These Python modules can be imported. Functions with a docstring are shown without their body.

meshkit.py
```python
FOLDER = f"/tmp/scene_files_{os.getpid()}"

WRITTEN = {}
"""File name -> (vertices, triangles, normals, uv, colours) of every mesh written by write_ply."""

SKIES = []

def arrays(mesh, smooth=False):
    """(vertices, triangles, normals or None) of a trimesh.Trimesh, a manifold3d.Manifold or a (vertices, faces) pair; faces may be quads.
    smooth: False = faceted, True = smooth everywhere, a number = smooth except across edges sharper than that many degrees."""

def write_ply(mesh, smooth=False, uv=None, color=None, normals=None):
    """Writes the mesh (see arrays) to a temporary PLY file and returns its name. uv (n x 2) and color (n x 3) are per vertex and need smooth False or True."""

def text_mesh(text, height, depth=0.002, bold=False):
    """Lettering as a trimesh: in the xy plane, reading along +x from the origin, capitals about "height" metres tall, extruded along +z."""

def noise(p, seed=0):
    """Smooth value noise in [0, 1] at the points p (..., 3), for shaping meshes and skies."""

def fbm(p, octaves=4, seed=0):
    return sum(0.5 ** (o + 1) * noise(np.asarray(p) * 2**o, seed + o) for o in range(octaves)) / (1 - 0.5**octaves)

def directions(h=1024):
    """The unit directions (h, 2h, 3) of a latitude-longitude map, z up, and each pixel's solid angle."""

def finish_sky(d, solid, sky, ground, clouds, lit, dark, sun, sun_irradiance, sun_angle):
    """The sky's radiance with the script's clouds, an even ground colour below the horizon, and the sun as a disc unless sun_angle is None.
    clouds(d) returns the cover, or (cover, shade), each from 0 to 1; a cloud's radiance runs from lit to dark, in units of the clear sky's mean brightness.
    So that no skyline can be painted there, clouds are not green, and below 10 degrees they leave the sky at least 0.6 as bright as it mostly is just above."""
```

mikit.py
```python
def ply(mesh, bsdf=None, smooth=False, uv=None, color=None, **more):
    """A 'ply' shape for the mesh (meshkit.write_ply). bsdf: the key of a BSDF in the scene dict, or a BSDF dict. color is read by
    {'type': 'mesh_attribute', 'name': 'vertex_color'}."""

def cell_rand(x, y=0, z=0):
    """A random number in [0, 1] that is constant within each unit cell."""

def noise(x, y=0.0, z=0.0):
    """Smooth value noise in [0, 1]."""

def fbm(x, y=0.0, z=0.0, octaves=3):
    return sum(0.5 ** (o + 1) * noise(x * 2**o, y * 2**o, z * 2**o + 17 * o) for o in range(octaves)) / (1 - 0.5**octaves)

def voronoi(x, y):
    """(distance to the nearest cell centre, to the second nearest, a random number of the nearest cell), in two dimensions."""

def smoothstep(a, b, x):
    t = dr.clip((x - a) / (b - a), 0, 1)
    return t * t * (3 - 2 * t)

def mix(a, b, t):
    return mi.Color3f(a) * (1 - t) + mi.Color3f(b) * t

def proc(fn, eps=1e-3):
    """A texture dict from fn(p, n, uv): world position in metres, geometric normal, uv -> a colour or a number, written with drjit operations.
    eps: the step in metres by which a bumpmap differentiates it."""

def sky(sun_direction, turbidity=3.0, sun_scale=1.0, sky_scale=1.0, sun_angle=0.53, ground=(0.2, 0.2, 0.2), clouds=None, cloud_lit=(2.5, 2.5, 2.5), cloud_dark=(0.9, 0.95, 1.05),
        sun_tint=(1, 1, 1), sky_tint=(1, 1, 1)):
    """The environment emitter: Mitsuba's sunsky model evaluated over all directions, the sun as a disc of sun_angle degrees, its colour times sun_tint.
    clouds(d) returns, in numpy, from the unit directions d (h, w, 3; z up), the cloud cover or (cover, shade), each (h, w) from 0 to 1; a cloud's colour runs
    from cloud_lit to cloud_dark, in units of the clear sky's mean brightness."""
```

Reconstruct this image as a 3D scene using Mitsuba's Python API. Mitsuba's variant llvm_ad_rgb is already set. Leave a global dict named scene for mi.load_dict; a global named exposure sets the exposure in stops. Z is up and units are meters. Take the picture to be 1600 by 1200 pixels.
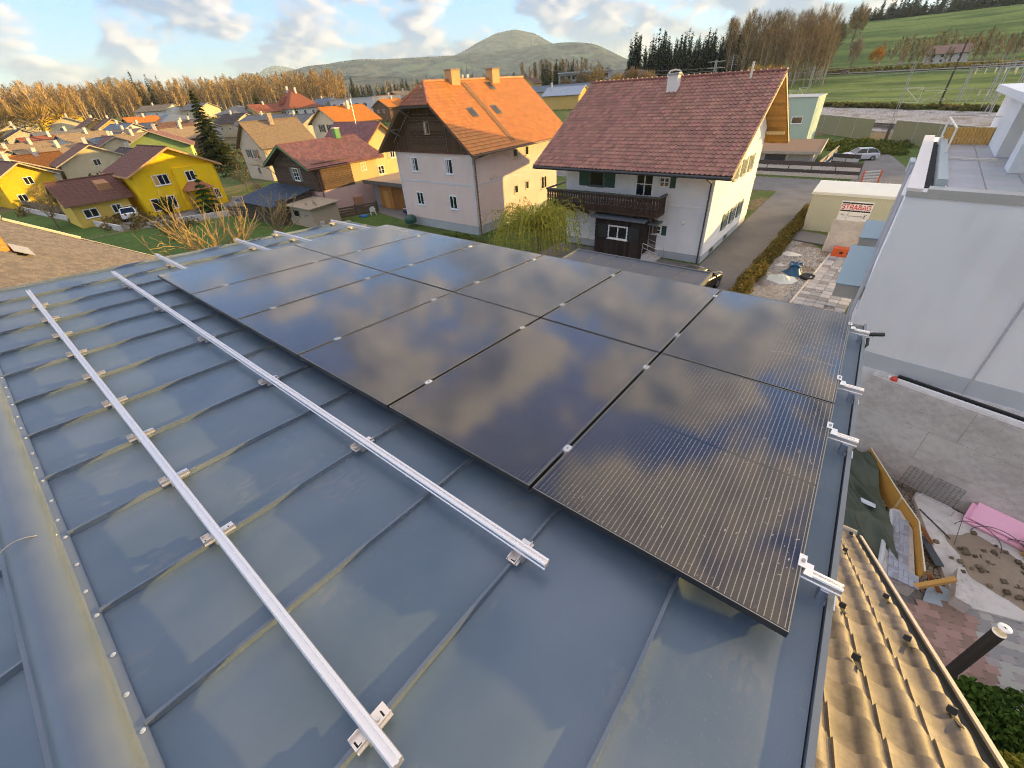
import math, random
import numpy as np, trimesh, drjit as dr, mitsuba as mi
import mikit, meshkit
from mikit import proc, noise, fbm, voronoi, cell_rand, smoothstep, mix

# ------------------------------------------------------------------ camera, sky, exposure
R_CW = np.array([[0.78757274, 0.61345738, -0.05830287], [0.30179443, -0.46647327, -0.83145824], [-0.53726093, 0.63723836, -0.55251965]])
CAM = np.array([0, 0, 11.2])
FOC, PPX, PPY = 650.449, 800.88, 568.976
m4 = np.eye(4)
m4[:3, 0], m4[:3, 1], m4[:3, 2], m4[:3, 3] = -R_CW[0], -R_CW[1], R_CW[2], CAM
exposure = 3.9
SUN_AZ, SUN_EL = 53.0, 5.8
SUN = np.array([math.cos(math.radians(SUN_AZ)) * math.cos(math.radians(SUN_EL)), math.sin(math.radians(SUN_AZ)) * math.cos(math.radians(SUN_EL)), math.sin(math.radians(SUN_EL))])


def clouds(d):
    # a broken deck of cumulus on a plane, its sunward flanks lit
    z = np.maximum(d[..., 2], 0.0)
    p = d[..., :2] / (z + 0.36)[..., None]
    h = SUN[:2] / np.hypot(SUN[0], SUN[1])
    q = np.stack([p[..., 0] * 4.6, p[..., 1] * 4.6, 0 * z + 3.0], -1)
    warp = np.stack([meshkit.fbm(q * 0.9 + 11, 3, 5), meshkit.fbm(q * 0.9 + 27, 3, 6), 0 * z], -1) - 0.5
    q = q + warp * 0.7

    def dens(s):
        return meshkit.fbm(s, 6, 2)

    n = dens(q)
    lit = dens(q + 0.22 * np.array([h[0], h[1], 0]))
    side = d[..., :2] @ h                      # the deck thins out away from the sun
    cover = np.clip((n - 0.385 - 0.05 * (0.5 - 0.5 * side)) / 0.10, 0, 1)
    cover = cover * cover * (3 - 2 * cover)
    horizon = np.clip(1 - z / 0.03, 0, 1)
    cover = cover * (1 - 0.5 * horizon)
    shade = np.clip(0.30 + 5.2 * (lit - n) + 1.4 * (n - 0.52) - 0.35 * horizon + 0.62 * (1 - np.clip(z / 0.6, 0, 1)), 0, 1)
    return cover, shade


scene = {"type": "scene",
         "air": {"type": "homogeneous", "albedo": {"type": "rgb", "value": [0.70, 0.88, 1.0]}, "sigma_t": 8.5e-5},
         "haze": {"type": "cube", "to_world": mi.ScalarTransform4f().translate([0, 0, 340]).scale([18000, 18000, 348]), "bsdf": {"type": "null"}, "interior": {"type": "ref", "id": "air"}},
         "sensor": {"type": "perspective", "fov_axis": "x", "fov": 2 * math.degrees(math.atan(800 / FOC)), "near_clip": 0.05, "far_clip": 40000.0,
                    "principal_point_offset_x": -(PPX - 800) / 1600, "principal_point_offset_y": -(PPY - 600) / 1200,
                    "to_world": mi.ScalarTransform4f(m4.tolist()), "medium": {"type": "ref", "id": "air"}},
         "sky": mikit.sky(SUN.tolist(), turbidity=3.0, sun_angle=0.6, clouds=clouds, cloud_lit=(2.85, 2.42, 2.1), cloud_dark=(0.40, 0.66, 1.16), sky_tint=(0.50, 0.88, 1.76), sun_tint=(0.71, 0.94, 1.40), sun_scale=2.0)}
labels = {"haze": {"kind": "stuff", "label": "thin evening haze lying over the whole valley"}}
rng = np.random.default_rng(7)

# ------------------------------------------------------------------ helpers


def label(key, text=None, cat=None, group=None, kind=None):
    d = labels.setdefault(key, {})
    for k, v in (("label", text), ("category", cat), ("group", group), ("kind", kind)):
        if v:
            d[k] = v


taken = set()


def numbered(name):
    key, n = name, 0
    while key in taken:
        n += 1
        key = f"{name}_{n:03d}"
    taken.add(key)
    return key


def thing(name, text, cat, group=None):
    key = numbered(name)
    label(key, text, cat, group)
    return key


class B:
    """Collects faces with a colour each; every face has its own vertices."""

    def __init__(s, col=(0.5, 0.5, 0.5), jit=0.0, seed=1):
        s.v, s.f, s.c, s.n, s.col, s.jit, s.r = [], [], [], 0, col, jit, np.random.default_rng(seed)

    def add(s, v, f, col=None):
        v = np.asarray(v, float).reshape(-1, 3)
        f = np.asarray(f, int)
        if f.shape[1] == 4:
            f = np.vstack([f[:, [0, 1, 2]], f[:, [0, 2, 3]]])
        c = np.array(col if col is not None else s.col, float)
        if s.jit:
            c = c * (1 + s.jit * s.r.uniform(-1, 1))
        s.v.append(v)
        s.f.append(f + s.n)
        s.c.append(np.tile(c, (len(v), 1)))
        s.n += len(v)
        return s

    def quad(s, a, b, c, d, col=None):
        return s.add([a, b, c, d], [[0, 1, 2, 3]], col)

    def poly(s, pts, col=None):
        return s.add(pts, [[0, i, i + 1] for i in range(1, len(pts) - 1)], col)

    def hexa(s, p, col=None):
        """p: 8 corners, bottom ring 0-3 counter-clockwise seen from above, top ring 4-7."""
        p = np.asarray(p, float)
        idx = [[3, 2, 1, 0], [4, 5, 6, 7], [0, 1, 5, 4], [1, 2, 6, 5], [2, 3, 7, 6], [3, 0, 4, 7]]
        v = np.concatenate([p[i] for i in idx])
        return s.add(v, np.arange(24).reshape(6, 4), col)

    def box(s, x0, y0, z0, x1, y1, z1, col=None):
        return s.hexa([(x0, y0, z0), (x1, y0, z0), (x1, y1, z0), (x0, y1, z0), (x0, y0, z1), (x1, y0, z1), (x1, y1, z1), (x0, y1, z1)], col)

    def obox(s, c, ax, ay, az, col=None):
        c, ax, ay, az = (np.asarray(q, float) for q in (c, ax, ay, az))
        return s.hexa([c - ax - ay - az, c + ax - ay - az, c + ax + ay - az, c - ax + ay - az, c - ax - ay + az, c + ax - ay + az, c + ax + ay + az, c - ax + ay + az], col)

    def beam(s, p, q, w, h, col=None, up=(0, 0, 1)):
        p, q = np.asarray(p, float), np.asarray(q, float)
        d = q - p
        L = np.linalg.norm(d)
        d = d / L
        side = np.cross(d, up)
        if np.linalg.norm(side) < 1e-6:
            side = np.array([1.0, 0, 0])
        side = side / np.linalg.norm(side)
        u = np.cross(side, d)
        return s.obox((p + q) / 2, d * L / 2, -side * w / 2, u * h / 2, col)

    def path(s, pts, rad, n=6, col=None, cap=True):
        pts = np.asarray(pts, float)
        rad = np.broadcast_to(np.asarray(rad, float), (len(pts),))
        t = np.gradient(pts, axis=0)
        t /= np.linalg.norm(t, axis=1, keepdims=True) + 1e-12
        a = np.cross(t[0], [0.31, 0.17, 0.93])
        if np.linalg.norm(a) < 1e-3:
            a = np.cross(t[0], [1, 0, 0])
        rings = []
        for i in range(len(pts)):
            a = a - t[i] * (a @ t[i])
            a /= np.linalg.norm(a) + 1e-12
            b = np.cross(t[i], a)
            ang = np.arange(n) / n * 2 * np.pi
            rings.append(pts[i] + rad[i] * (np.cos(ang)[:, None] * a + np.sin(ang)[:, None] * b))
        v = np.concatenate(rings)
        f = []
        for i in range(len(pts) - 1):
            for k in range(n):
                f.append([i * n + k, i * n + (k + 1) % n, (i + 1) * n + (k + 1) % n, (i + 1) * n + k])
        s.add(v, f, col)
        if cap and n > 3:
            s.poly(rings[0][::-1], col)
            s.poly(rings[-1], col)
        return s

    def lathe(s, prof, c=(0, 0, 0), n=16, col=None):
        prof = np.asarray(prof, float)
        ang = np.arange(n) / n * 2 * np.pi
        v = np.array([[c[0] + r * math.cos(a), c[1] + r * math.sin(a), c[2] + z] for r, z in prof for a in ang])
        f = [[i * n + k, i * n + (k + 1) % n, (i + 1) * n + (k + 1) % n, (i + 1) * n + k] for i in range(len(prof) - 1) for k in range(n)]
        return s.add(v, f, col)

    def grid(s, P, col=None):
        """P (a, b, 3): a sheet of quads sharing vertices."""
        a, b = P.shape[:2]
        i = np.arange(a * b).reshape(a, b)
        f = np.stack([i[:-1, :-1], i[1:, :-1], i[1:, 1:], i[:-1, 1:]], -1).reshape(-1, 4)
        return s.add(P.reshape(-1, 3), f, col)

    def mesh(s, m, col=None):
        return s.add(m.vertices, m.faces, col)

    def join(s, o, M=None):
        v, f, c = o.out()
        if M is not None:
            v = v @ M[:3, :3].T + M[:3, 3]
        s.v.append(v)
        s.f.append(f + s.n)
        s.c.append(c)
        s.n += len(v)
        return s

    def tx(s, M):
        s.v = [v @ M[:3, :3].T + M[:3, 3] for v in s.v]
        return s

    def out(s):
        return np.concatenate(s.v), np.concatenate(s.f), np.concatenate(s.c)


def TM(x=0, y=0, z=0, yaw=0, sc=1.0):
    c, s_ = math.cos(yaw), math.sin(yaw)
    return np.array([[c * sc, -s_ * sc, 0, x], [s_ * sc, c * sc, 0, y], [0, 0, sc, z], [0, 0, 0, 1.0]])


PLAIN = {"vc_matte": (0.9, 0.25, 0.0, {}), "vc_satin": (0.45, 0.5, 0.0, {}), "vc_gloss": (0.25, 0.5, 0.0, {"clearcoat": 1.0, "clearcoat_gloss": 0.95}), "vc_metal": (0.3, 0.5, 0.9, {})}


def shape(b, mat, smooth=False, uv=None):
    v, f, c = b.out() if isinstance(b, B) else b
    if mat in PLAIN and np.ptp(c, axis=0).max() < 1e-9:      # one colour: a plain material, shared by all pieces of that colour
        q = np.exp(np.round(np.log(c[0] + 0.004) / 0.07) * 0.07) - 0.004
        r_, s_, m_, more = PLAIN[mat]
        name = mat.replace("vc_", "plain_") + "_" + "_".join(f"{int(round(x * 1000))}" for x in q)
        if name not in scene:
            scene[name] = {"type": "twosided", "bsdf": {"type": "principled", "base_color": {"type": "rgb", "value": [float(max(x, 0.001)) for x in q]}, "roughness": r_, "specular": s_, "metallic": m_, **more}}
        return mikit.ply((v, f), name, smooth, uv=uv)
    return mikit.ply((v, f), mat, smooth, color=c if mat.startswith("vc_") else None, uv=uv)


def put(key, d, M=None):
    scene[key] = d if M is None else {**d, "to_world": mi.ScalarTransform4f(np.asarray(M).tolist())}


def part(parent, name, b, mat, smooth=False, text=None, kind=None, M=None):
    key = numbered(parent + "__" + name)
    put(key, b if isinstance(b, dict) else shape(b, mat, smooth), M)
    if text or kind:
        label(key, text, None, None, kind)
    return key


def single(name, b, mat, text, cat, group=None, smooth=False, M=None, kind=None):
    key = thing(name, text, cat, group)
    if kind:
        label(key, kind=kind)
    put(key, b if isinstance(b, dict) else shape(b, mat, smooth), M)
    return key


def struct(name, b, mat, smooth=False):
    key = numbered(name)
    put(key, shape(b, mat, smooth))
    label(key, kind="structure")
    return key


def ss(a, b, x):
    t = np.clip((x - a) / (b - a), 0, 1)
    return t * t * (3 - 2 * t)


def gz(x, y):
    """Height of the terrain."""
    D = np.hypot(x, y)
    a = np.degrees(np.arctan2(x, y))
    s0 = 120 + 80 * ss(-30, -10, a)
    return 10 * ss(s0, s0 + 280, D) + 45 * ss(400, 850, D) * ss(-24, -8, a)


# the dormer's roof plane: u along the ridge, v down the slope, n out of it
TH = 0.0706217
CP = np.array([6.63832758, -1.22309774, 1.60580481])
U, V, N = np.array([1.0, 0, 0]), np.array([0, math.cos(TH), -math.sin(TH)]), np.array([0, math.sin(TH), math.cos(TH)])
O = CAM - CP[0] * U - CP[1] * V - CP[2] * N
MP = np.eye(4)
MP[:3, 0], MP[:3, 1], MP[:3, 2], MP[:3, 3] = U, V, N, O
# ------------------------------------------------------------------ materials


def mat(name, d):
    scene[name] = d


def rgb(r, g=None, b=None):
    return {"type": "rgb", "value": [r, r if g is None else g, r if b is None else b]}


VC = {"type": "mesh_attribute", "name": "vertex_color"}


def princ(col, rough, spec=0.5, metal=0.0, **k):
    return {"type": "twosided", "bsdf": {"type": "principled", "base_color": col, "roughness": rough, "specular": spec, "metallic": metal, **k}}


mat("vc_matte", princ(VC, 0.9, 0.25))
mat("vc_satin", princ(VC, 0.45, 0.5))
mat("vc_gloss", princ(VC, 0.25, 0.5, clearcoat=1.0, clearcoat_gloss=0.95))
mat("vc_metal", princ(VC, 0.3, 0.5, 0.9))
mat("vc_leaf", {"type": "principledthin", "base_color": VC, "roughness": 0.7, "diff_trans": 0.7, "spec_trans": 0.0})
mat("vc_plaster", {"type": "twosided", "bsdf": {"type": "bumpmap", "nested": proc(lambda p, n, uv: 0.5 * fbm(p.x * 60, p.y * 60, p.z * 60, 2) + 2.0 * noise(p.x * 1.3, p.y * 1.3, p.z * 1.3), 0.004), "scale": 0.004,
                                                "bsdf": {"type": "blendbsdf", "weight": proc(lambda p, n, uv: 0.07 * smoothstep(0.45, 0.8, fbm(p.x * 2.6 + 3, p.y * 2.6, p.z * 0.45, 3)) + 0.06 * smoothstep(0.5, 0.8, fbm(p.x * 0.7, p.y * 0.7, p.z * 0.7 + 5, 3))),
                                                         "a_": {"type": "principled", "base_color": VC, "roughness": 0.92, "specular": 0.2}, "b_": {"type": "principled", "base_color": rgb(0.22, 0.20, 0.17), "roughness": 0.95, "specular": 0.2}}}})
mat("pane", princ(rgb(0.012, 0.015, 0.018), 0.04, 0.6))
mat("window_glass", {"type": "thindielectric", "int_ior": 1.5})
mat("aluminium", {"type": "twosided", "bsdf": {"type": "roughconductor", "material": "Al", "alpha": 0.22, "distribution": "ggx"}})
mat("frame_black", princ(rgb(0.022), 0.32, 0.6))
mat("frame_edge", princ(rgb(0.30, 0.29, 0.27), 0.35, 0.5, 0.6))


def roof_metal_color(p, n, uv):
    a = fbm(p.x * 2.2, p.y * 2.2, p.z, 3)
    st = smoothstep(0.62, 0.78, fbm(p.x * 5 + 9, p.y * 5, 3.0, 3)) * smoothstep(0.45, 0.7, noise(p.x * 55, p.y * 23, 1.0))
    c = mix((0.086, 0.130, 0.180), (0.116, 0.158, 0.206), smoothstep(0.3, 0.7, a))
    spk = smoothstep(0.86, 0.9, noise(p.x * 140, p.y * 140, 7.0)) * smoothstep(0.5, 0.75, noise(p.x * 3, p.y * 3, 2.0))
    return mix(mix(c, (0.19, 0.20, 0.205), st * 0.28), (0.30, 0.30, 0.29), spk * 0.12)


def roof_metal_rough(p, n, uv):
    return 0.36 + 0.12 * fbm(p.x * 4, p.y * 4, 5.0, 2)


def roof_metal_bump(p, n, uv):
    return 1.6 * fbm(p.x * 3.2, p.y * 2.0, 1.0, 2) + 0.10 * fbm(p.x * 38, p.y * 38, 2.0, 2)


mat("roof_metal", {"type": "twosided", "bsdf": {"type": "bumpmap", "nested": proc(roof_metal_bump, 0.01), "scale": 0.006,
                                                "bsdf": {"type": "principled", "base_color": proc(roof_metal_color), "roughness": proc(roof_metal_rough), "specular": 0.6, "metallic": 0.15}}})
mat("trim_metal", princ(proc(lambda p, n, uv: mix((0.112, 0.148, 0.196), (0.160, 0.190, 0.225), fbm(p.x * 6, p.y * 6, p.z * 6, 3))), 0.38, 0.6, 0.35))


def pv_color(p, n, uv):
    """uv in metres from the panel's corner: busbar wires along v, faint cell gaps, a film of dust."""
    x, y = uv.x, uv.y
    t = dr.abs(x / 0.0231 - dr.round(x / 0.0231)) * 0.0231
    wire = 1 - smoothstep(0.0009, 0.0015, t)
    cx = dr.abs(x / 0.1848 - dr.round(x / 0.1848)) * 0.1848
    cy = dr.abs(y / 0.0915 - dr.round(y / 0.0915)) * 0.0915
    gap = dr.maximum(1 - smoothstep(0.0010, 0.0018, cx), 1 - smoothstep(0.0008, 0.0014, cy))
    mid = 1 - smoothstep(0.006, 0.008, dr.abs(y - 0.86))
    c = mix((0.012, 0.0085, 0.0090), (0.019, 0.0125, 0.0105), fbm(p.x * 1.4, p.y * 1.4, 0.0, 2))
    c = mix(c, (0.0035, 0.0035, 0.0035), dr.maximum(gap, mid))
    c = mix(c, (0.32, 0.30, 0.27), wire * (1 - mid))
    dust = smoothstep(0.35, 0.8, fbm(p.x * 7, p.y * 7, 4.0, 4)) * 0.02
    spk = smoothstep(0.90, 0.93, noise(p.x * 120, p.y * 120, 3.0)) * smoothstep(0.55, 0.8, noise(p.x * 2.1, p.y * 2.1, 5.0)) * 0.10
    return mix(c, (0.36, 0.35, 0.33), dr.maximum(dust, spk))


mat("pv_glass", {"type": "twosided", "bsdf": {"type": "principled", "base_color": proc(pv_color), "roughness": 0.06, "specular": 0.9}})


def tan_color(p, n, uv):
    a = fbm(p.x * 9, p.y * 9, p.z * 9, 3)
    b = noise(p.x * 70, p.y * 70, p.z * 70)
    c = mix((0.120, 0.106, 0.099), (0.172, 0.150, 0.138), smoothstep(0.3, 0.7, a))
    return c * (0.88 + 0.24 * b)


for i_, g_ in enumerate((0.86, 1.0, 1.15)):
    mat("tan_tile" + ("_dark", "", "_pale")[i_], princ(proc(lambda p, n, uv, g=g_: tan_color(p, n, uv) * g), 0.6, 0.4))


def concrete_color(p, n, uv):
    a = fbm(p.x * 1.1, p.y * 1.1, p.z * 1.1, 4)
    b = fbm(p.x * 7 + 4, p.y * 7, p.z * 7, 3)
    pit = smoothstep(0.80, 0.86, noise(p.x * 26, p.y * 26, p.z * 26))
    c = mix((0.46, 0.435, 0.41), (0.62, 0.595, 0.565), smoothstep(0.3, 0.7, 0.6 * a + 0.4 * b))
    return c * (1 - 0.25 * pit)


mat("concrete", princ(proc(concrete_color), 0.88, 0.3))


def ground_color(p, n, uv):
    a = fbm(p.x * 0.035, p.y * 0.035, 1.0, 4)
    b = fbm(p.x * 0.5, p.y * 0.5, 2.0, 3)
    c = noise(p.x * 5.0, p.y * 5.0, 3.0)
    g = mix((0.055, 0.085, 0.022), (0.095, 0.125, 0.035), b)
    e = mix((0.13, 0.10, 0.055), (0.17, 0.135, 0.075), c)
    return mix(g, e, smoothstep(0.50, 0.62, 0.7 * a + 0.3 * b)) * (0.8 + 0.4 * c)


mat("ground_cover", princ(proc(ground_color), 0.95, 0.2))
mat("lawn", princ(proc(lambda p, n, uv: mix((0.045, 0.085, 0.018), (0.085, 0.130, 0.030), fbm(p.x * 1.2, p.y * 1.2, 2.0, 4)) * (0.7 + 0.6 * noise(p.x * 11, p.y * 11, 1.0))), 0.95, 0.2))
mat("meadow", princ(proc(lambda p, n, uv: mix((0.060, 0.095, 0.024), (0.135, 0.175, 0.042), smoothstep(0.3, 0.7, fbm(p.x * 0.025, p.y * 0.08, 2.0, 4))) * (0.75 + 0.5 * fbm(p.x * 0.35, p.y * 0.35, 1.0, 3))), 0.95, 0.2))
mat("asphalt", princ(proc(lambda p, n, uv: mix((0.12, 0.115, 0.11), (0.20, 0.19, 0.175), fbm(p.x * 0.7, p.y * 0.7, 2.0, 4)) * (0.85 + 0.3 * noise(p.x * 20, p.y * 20, 1.0))), 0.85, 0.35))


def gravel_color(p, n, uv):
    f1, f2, k = voronoi(p.x * 9, p.y * 9)
    c = mix((0.24, 0.22, 0.20), (0.56, 0.53, 0.50), k)
    soil = smoothstep(0.52, 0.66, fbm(p.x * 0.55, p.y * 0.55, 4.0, 3))
    return mix(c, (0.20, 0.155, 0.105), soil * 0.8) * smoothstep(0.0, 0.22, f2 - f1)


mat("gravel", princ(proc(gravel_color), 0.9, 0.25))


def hill_color(p, n, uv):
    a = fbm(p.x * 0.0035, p.y * 0.0035, p.z * 0.006, 4)
    b = fbm(p.x * 0.02, p.y * 0.02, p.z * 0.02, 3)
    wood = mix((0.018, 0.028, 0.034), (0.068, 0.066, 0.058), smoothstep(0.38, 0.62, b))
    field = mix((0.058, 0.090, 0.055), (0.090, 0.115, 0.07), b)
    return mix(wood, field, smoothstep(0.61, 0.65, a) * smoothstep(420, 180, p.z))


mat("hill_cover", princ(proc(hill_color), 1.0, 0.1))
mat("orange_board", princ(proc(lambda p, n, uv: mix((0.50, 0.25, 0.045), (0.64, 0.36, 0.08), fbm(p.x * 3, p.y * 3, p.z * 26, 3))), 0.55, 0.4))
mat("dark_wood", princ(proc(lambda p, n, uv: mix((0.055, 0.034, 0.022), (0.12, 0.075, 0.045), fbm(p.x * 5, p.y * 5, p.z * 5 + 9, 3)) * (0.75 + 0.5 * noise(p.x * 2, p.y * 2, p.z * 60))), 0.75, 0.3))
# ------------------------------------------------------------------ the setting: ground


def polar_ground():
    r = np.concatenate([np.linspace(0, 60, 7), np.geomspace(70, 1500, 60), np.geomspace(1700, 16000, 16)])
    az = np.radians(np.arange(0, 360, 2.0))
    P = np.zeros((len(r), len(az) + 1, 3))
    for j in range(len(az) + 1):
        a = az[j % len(az)]
        P[:, j, 0], P[:, j, 1] = r * np.sin(a), r * np.cos(a)
    P[..., 2] = gz(P[..., 0], P[..., 1])
    far = np.hypot(P[..., 0], P[..., 1])
    P[..., 2] = np.where(far > 1500, P[..., 2] * np.clip(1 - (far - 1500) / 3000, 0, 1) + 2 * np.clip((far - 1500) / 3000, 0, 1), P[..., 2])
    return B().grid(P[:, ::-1])


struct("ground", polar_ground(), "ground_cover", True)


def sheet(pts, z):
    """A flat sheet over a polygon (convex or not)."""
    from shapely.geometry import Polygon
    v, f = trimesh.creation.triangulate_polygon(Polygon(pts), engine="earcut")
    return B().add(np.c_[v, np.full(len(v), z)], f)


def draped(P0, P1, P2, P3, nu, nv, lift):
    """A sheet over the four-cornered area that follows the terrain."""
    P0, P1, P2, P3 = (np.asarray(p, float) for p in (P0, P1, P2, P3))
    s, t = np.meshgrid(np.linspace(0, 1, nu), np.linspace(0, 1, nv), indexing="ij")
    q = (P0 * ((1 - s) * (1 - t))[..., None] + P1 * (s * (1 - t))[..., None] + P2 * (s * t)[..., None] + P3 * ((1 - s) * t)[..., None])
    return B().grid(np.concatenate([q, (gz(q[..., 0], q[..., 1]) + lift)[..., None]], -1))


# ------------------------------------------------------------------ the house under the camera
house = thing("metal_roofed_house", "house with a dark standing seam metal roof between tan tiled slopes, under the panels", "house")
RIDGE = O + U * 5 + V * -1.75 + N * -0.12
RY, RZ, PITCH = RIDGE[1], RIDGE[2], math.radians(34.4)
XV, XF = 1.72, -20.7          # the gable ends of the main roof
EY = 6.9                      # eave
EZ = RZ - (EY - RY) * math.tan(PITCH)
PAN = -0.15
seams = [6.51 - 0.61 * k for k in range(14)]
edges = [7.03] + seams

# pans: each tray a little domed and uneven, as soft sheet metal lies


def pan(u0, u1, v0, v1, seed, flip=1):
    nu, nv = 13, max(8, int((v1 - v0) / 0.09))
    u, v = np.meshgrid(np.linspace(u0 + 0.004, u1 - 0.004, nu), np.linspace(v0, v1, nv), indexing="ij")
    t = (u - u0) / (u1 - u0)
    wave = meshkit.fbm(np.stack([u * 2.1, v * 1.7, 0 * u + seed], -1), 3, 4) - 0.5
    n = PAN + (0.010 * (1 - (2 * t - 1) ** 2) + 0.020 * wave) * np.minimum(1, 8 * t * (1 - t)) + 0.012 * np.clip(1 - t / 0.05, 0, 1) + 0.012 * np.clip(1 - (1 - t) / 0.05, 0, 1)
    if flip < 0:
        v, n = -3.5 - v, n
    return B().grid(O + u[..., None] * U + v[..., None] * V + n[..., None] * N)


def back(b):
    """Mirrors a piece of the front dormer roof to the slope behind the ridge."""
    v, f, c = b.out()
    q = v.copy()
    q[:, 1] = 2 * (O - 1.655 * V)[1] - v[:, 1]
    return B().add(q, f[:, ::-1])


for k in range(len(edges) - 1):
    part(house, "roof_pan", pan(edges[k + 1], edges[k], -1.6, 3.62, k), "roof_metal", True)
for k in range(6):
    part(house, "roof_pan", back(pan(edges[k + 1], edges[k], -1.6, 1.2, k + 40)), "roof_metal", True)


def seam_mesh(u, v0, v1, seed):
    """A double-lock seam: thin upstand with a folded head, wandering slightly."""
    b = B()
    vs = np.linspace(v0, v1, 44)
    w = (meshkit.fbm(np.stack([vs * 1.3, 0 * vs + seed * 3.1, 0 * vs], -1), 3, 9) - 0.5) * 0.022
    lean = (meshkit.fbm(np.stack([vs * 0.9, 0 * vs + seed * 5.7, 0 * vs + 4], -1), 2, 3) - 0.5) * 0.022
    prof = [(-0.007, PAN - 0.004), (-0.006, -0.130), (-0.011, -0.129), (-0.011, -0.118), (0.004, -0.1165), (0.005, PAN - 0.004)]
    P = np.array([[O + (u + w[i] + pu + lean[i] * (pn - PAN) / 0.03) * U + vs[i] * V + (pn + 0.004) * N for pu, pn in prof] for i in range(len(vs))])
    for k in range(len(prof) - 1):
        b.grid(P[:, k:k + 2])
    return b


for k, u in enumerate(seams):
    part(house, "seam", seam_mesh(u, -1.53, 3.62, k), "trim_metal")
for k, u in enumerate(seams[:6]):
    part(house, "seam", back(seam_mesh(u, -1.56, 1.2, k + 30)), "trim_metal")

# ridge cap: flat flange, then a rounded roll over the ridge
b = B()
prof = [(-1.525, -0.150), (-1.527, -0.124), (-1.555, -0.119), (-1.562, -0.112)] + [(-1.648 + 0.088 * math.cos(a), -0.112 + 0.062 * math.sin(a)) for a in np.linspace(0.12, 3.0, 14)] + [(-1.745, -0.125), (-1.760, -0.128), (-1.762, -0.16)]
us = np.linspace(-1.5, 7.06, 60)
wob = (meshkit.fbm(np.stack([us * 0.8, 0 * us, 0 * us], -1), 3, 2) - 0.5) * 0.006
P = np.array([[O + us[i] * U + pv * V + (pn + wob[i] * (pn > -0.14)) * N for pv, pn in prof] for i in range(len(us))])
cap = part(house, "ridge_cap", B().grid(P), "trim_metal", 30)
screw = shape(B((0.75, 0.74, 0.72)).lathe([(0.009, 0), (0.009, 0.002), (0.005, 0.003), (0.0045, 0.006), (0, 0.0065)], n=10), "vc_metal")
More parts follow.
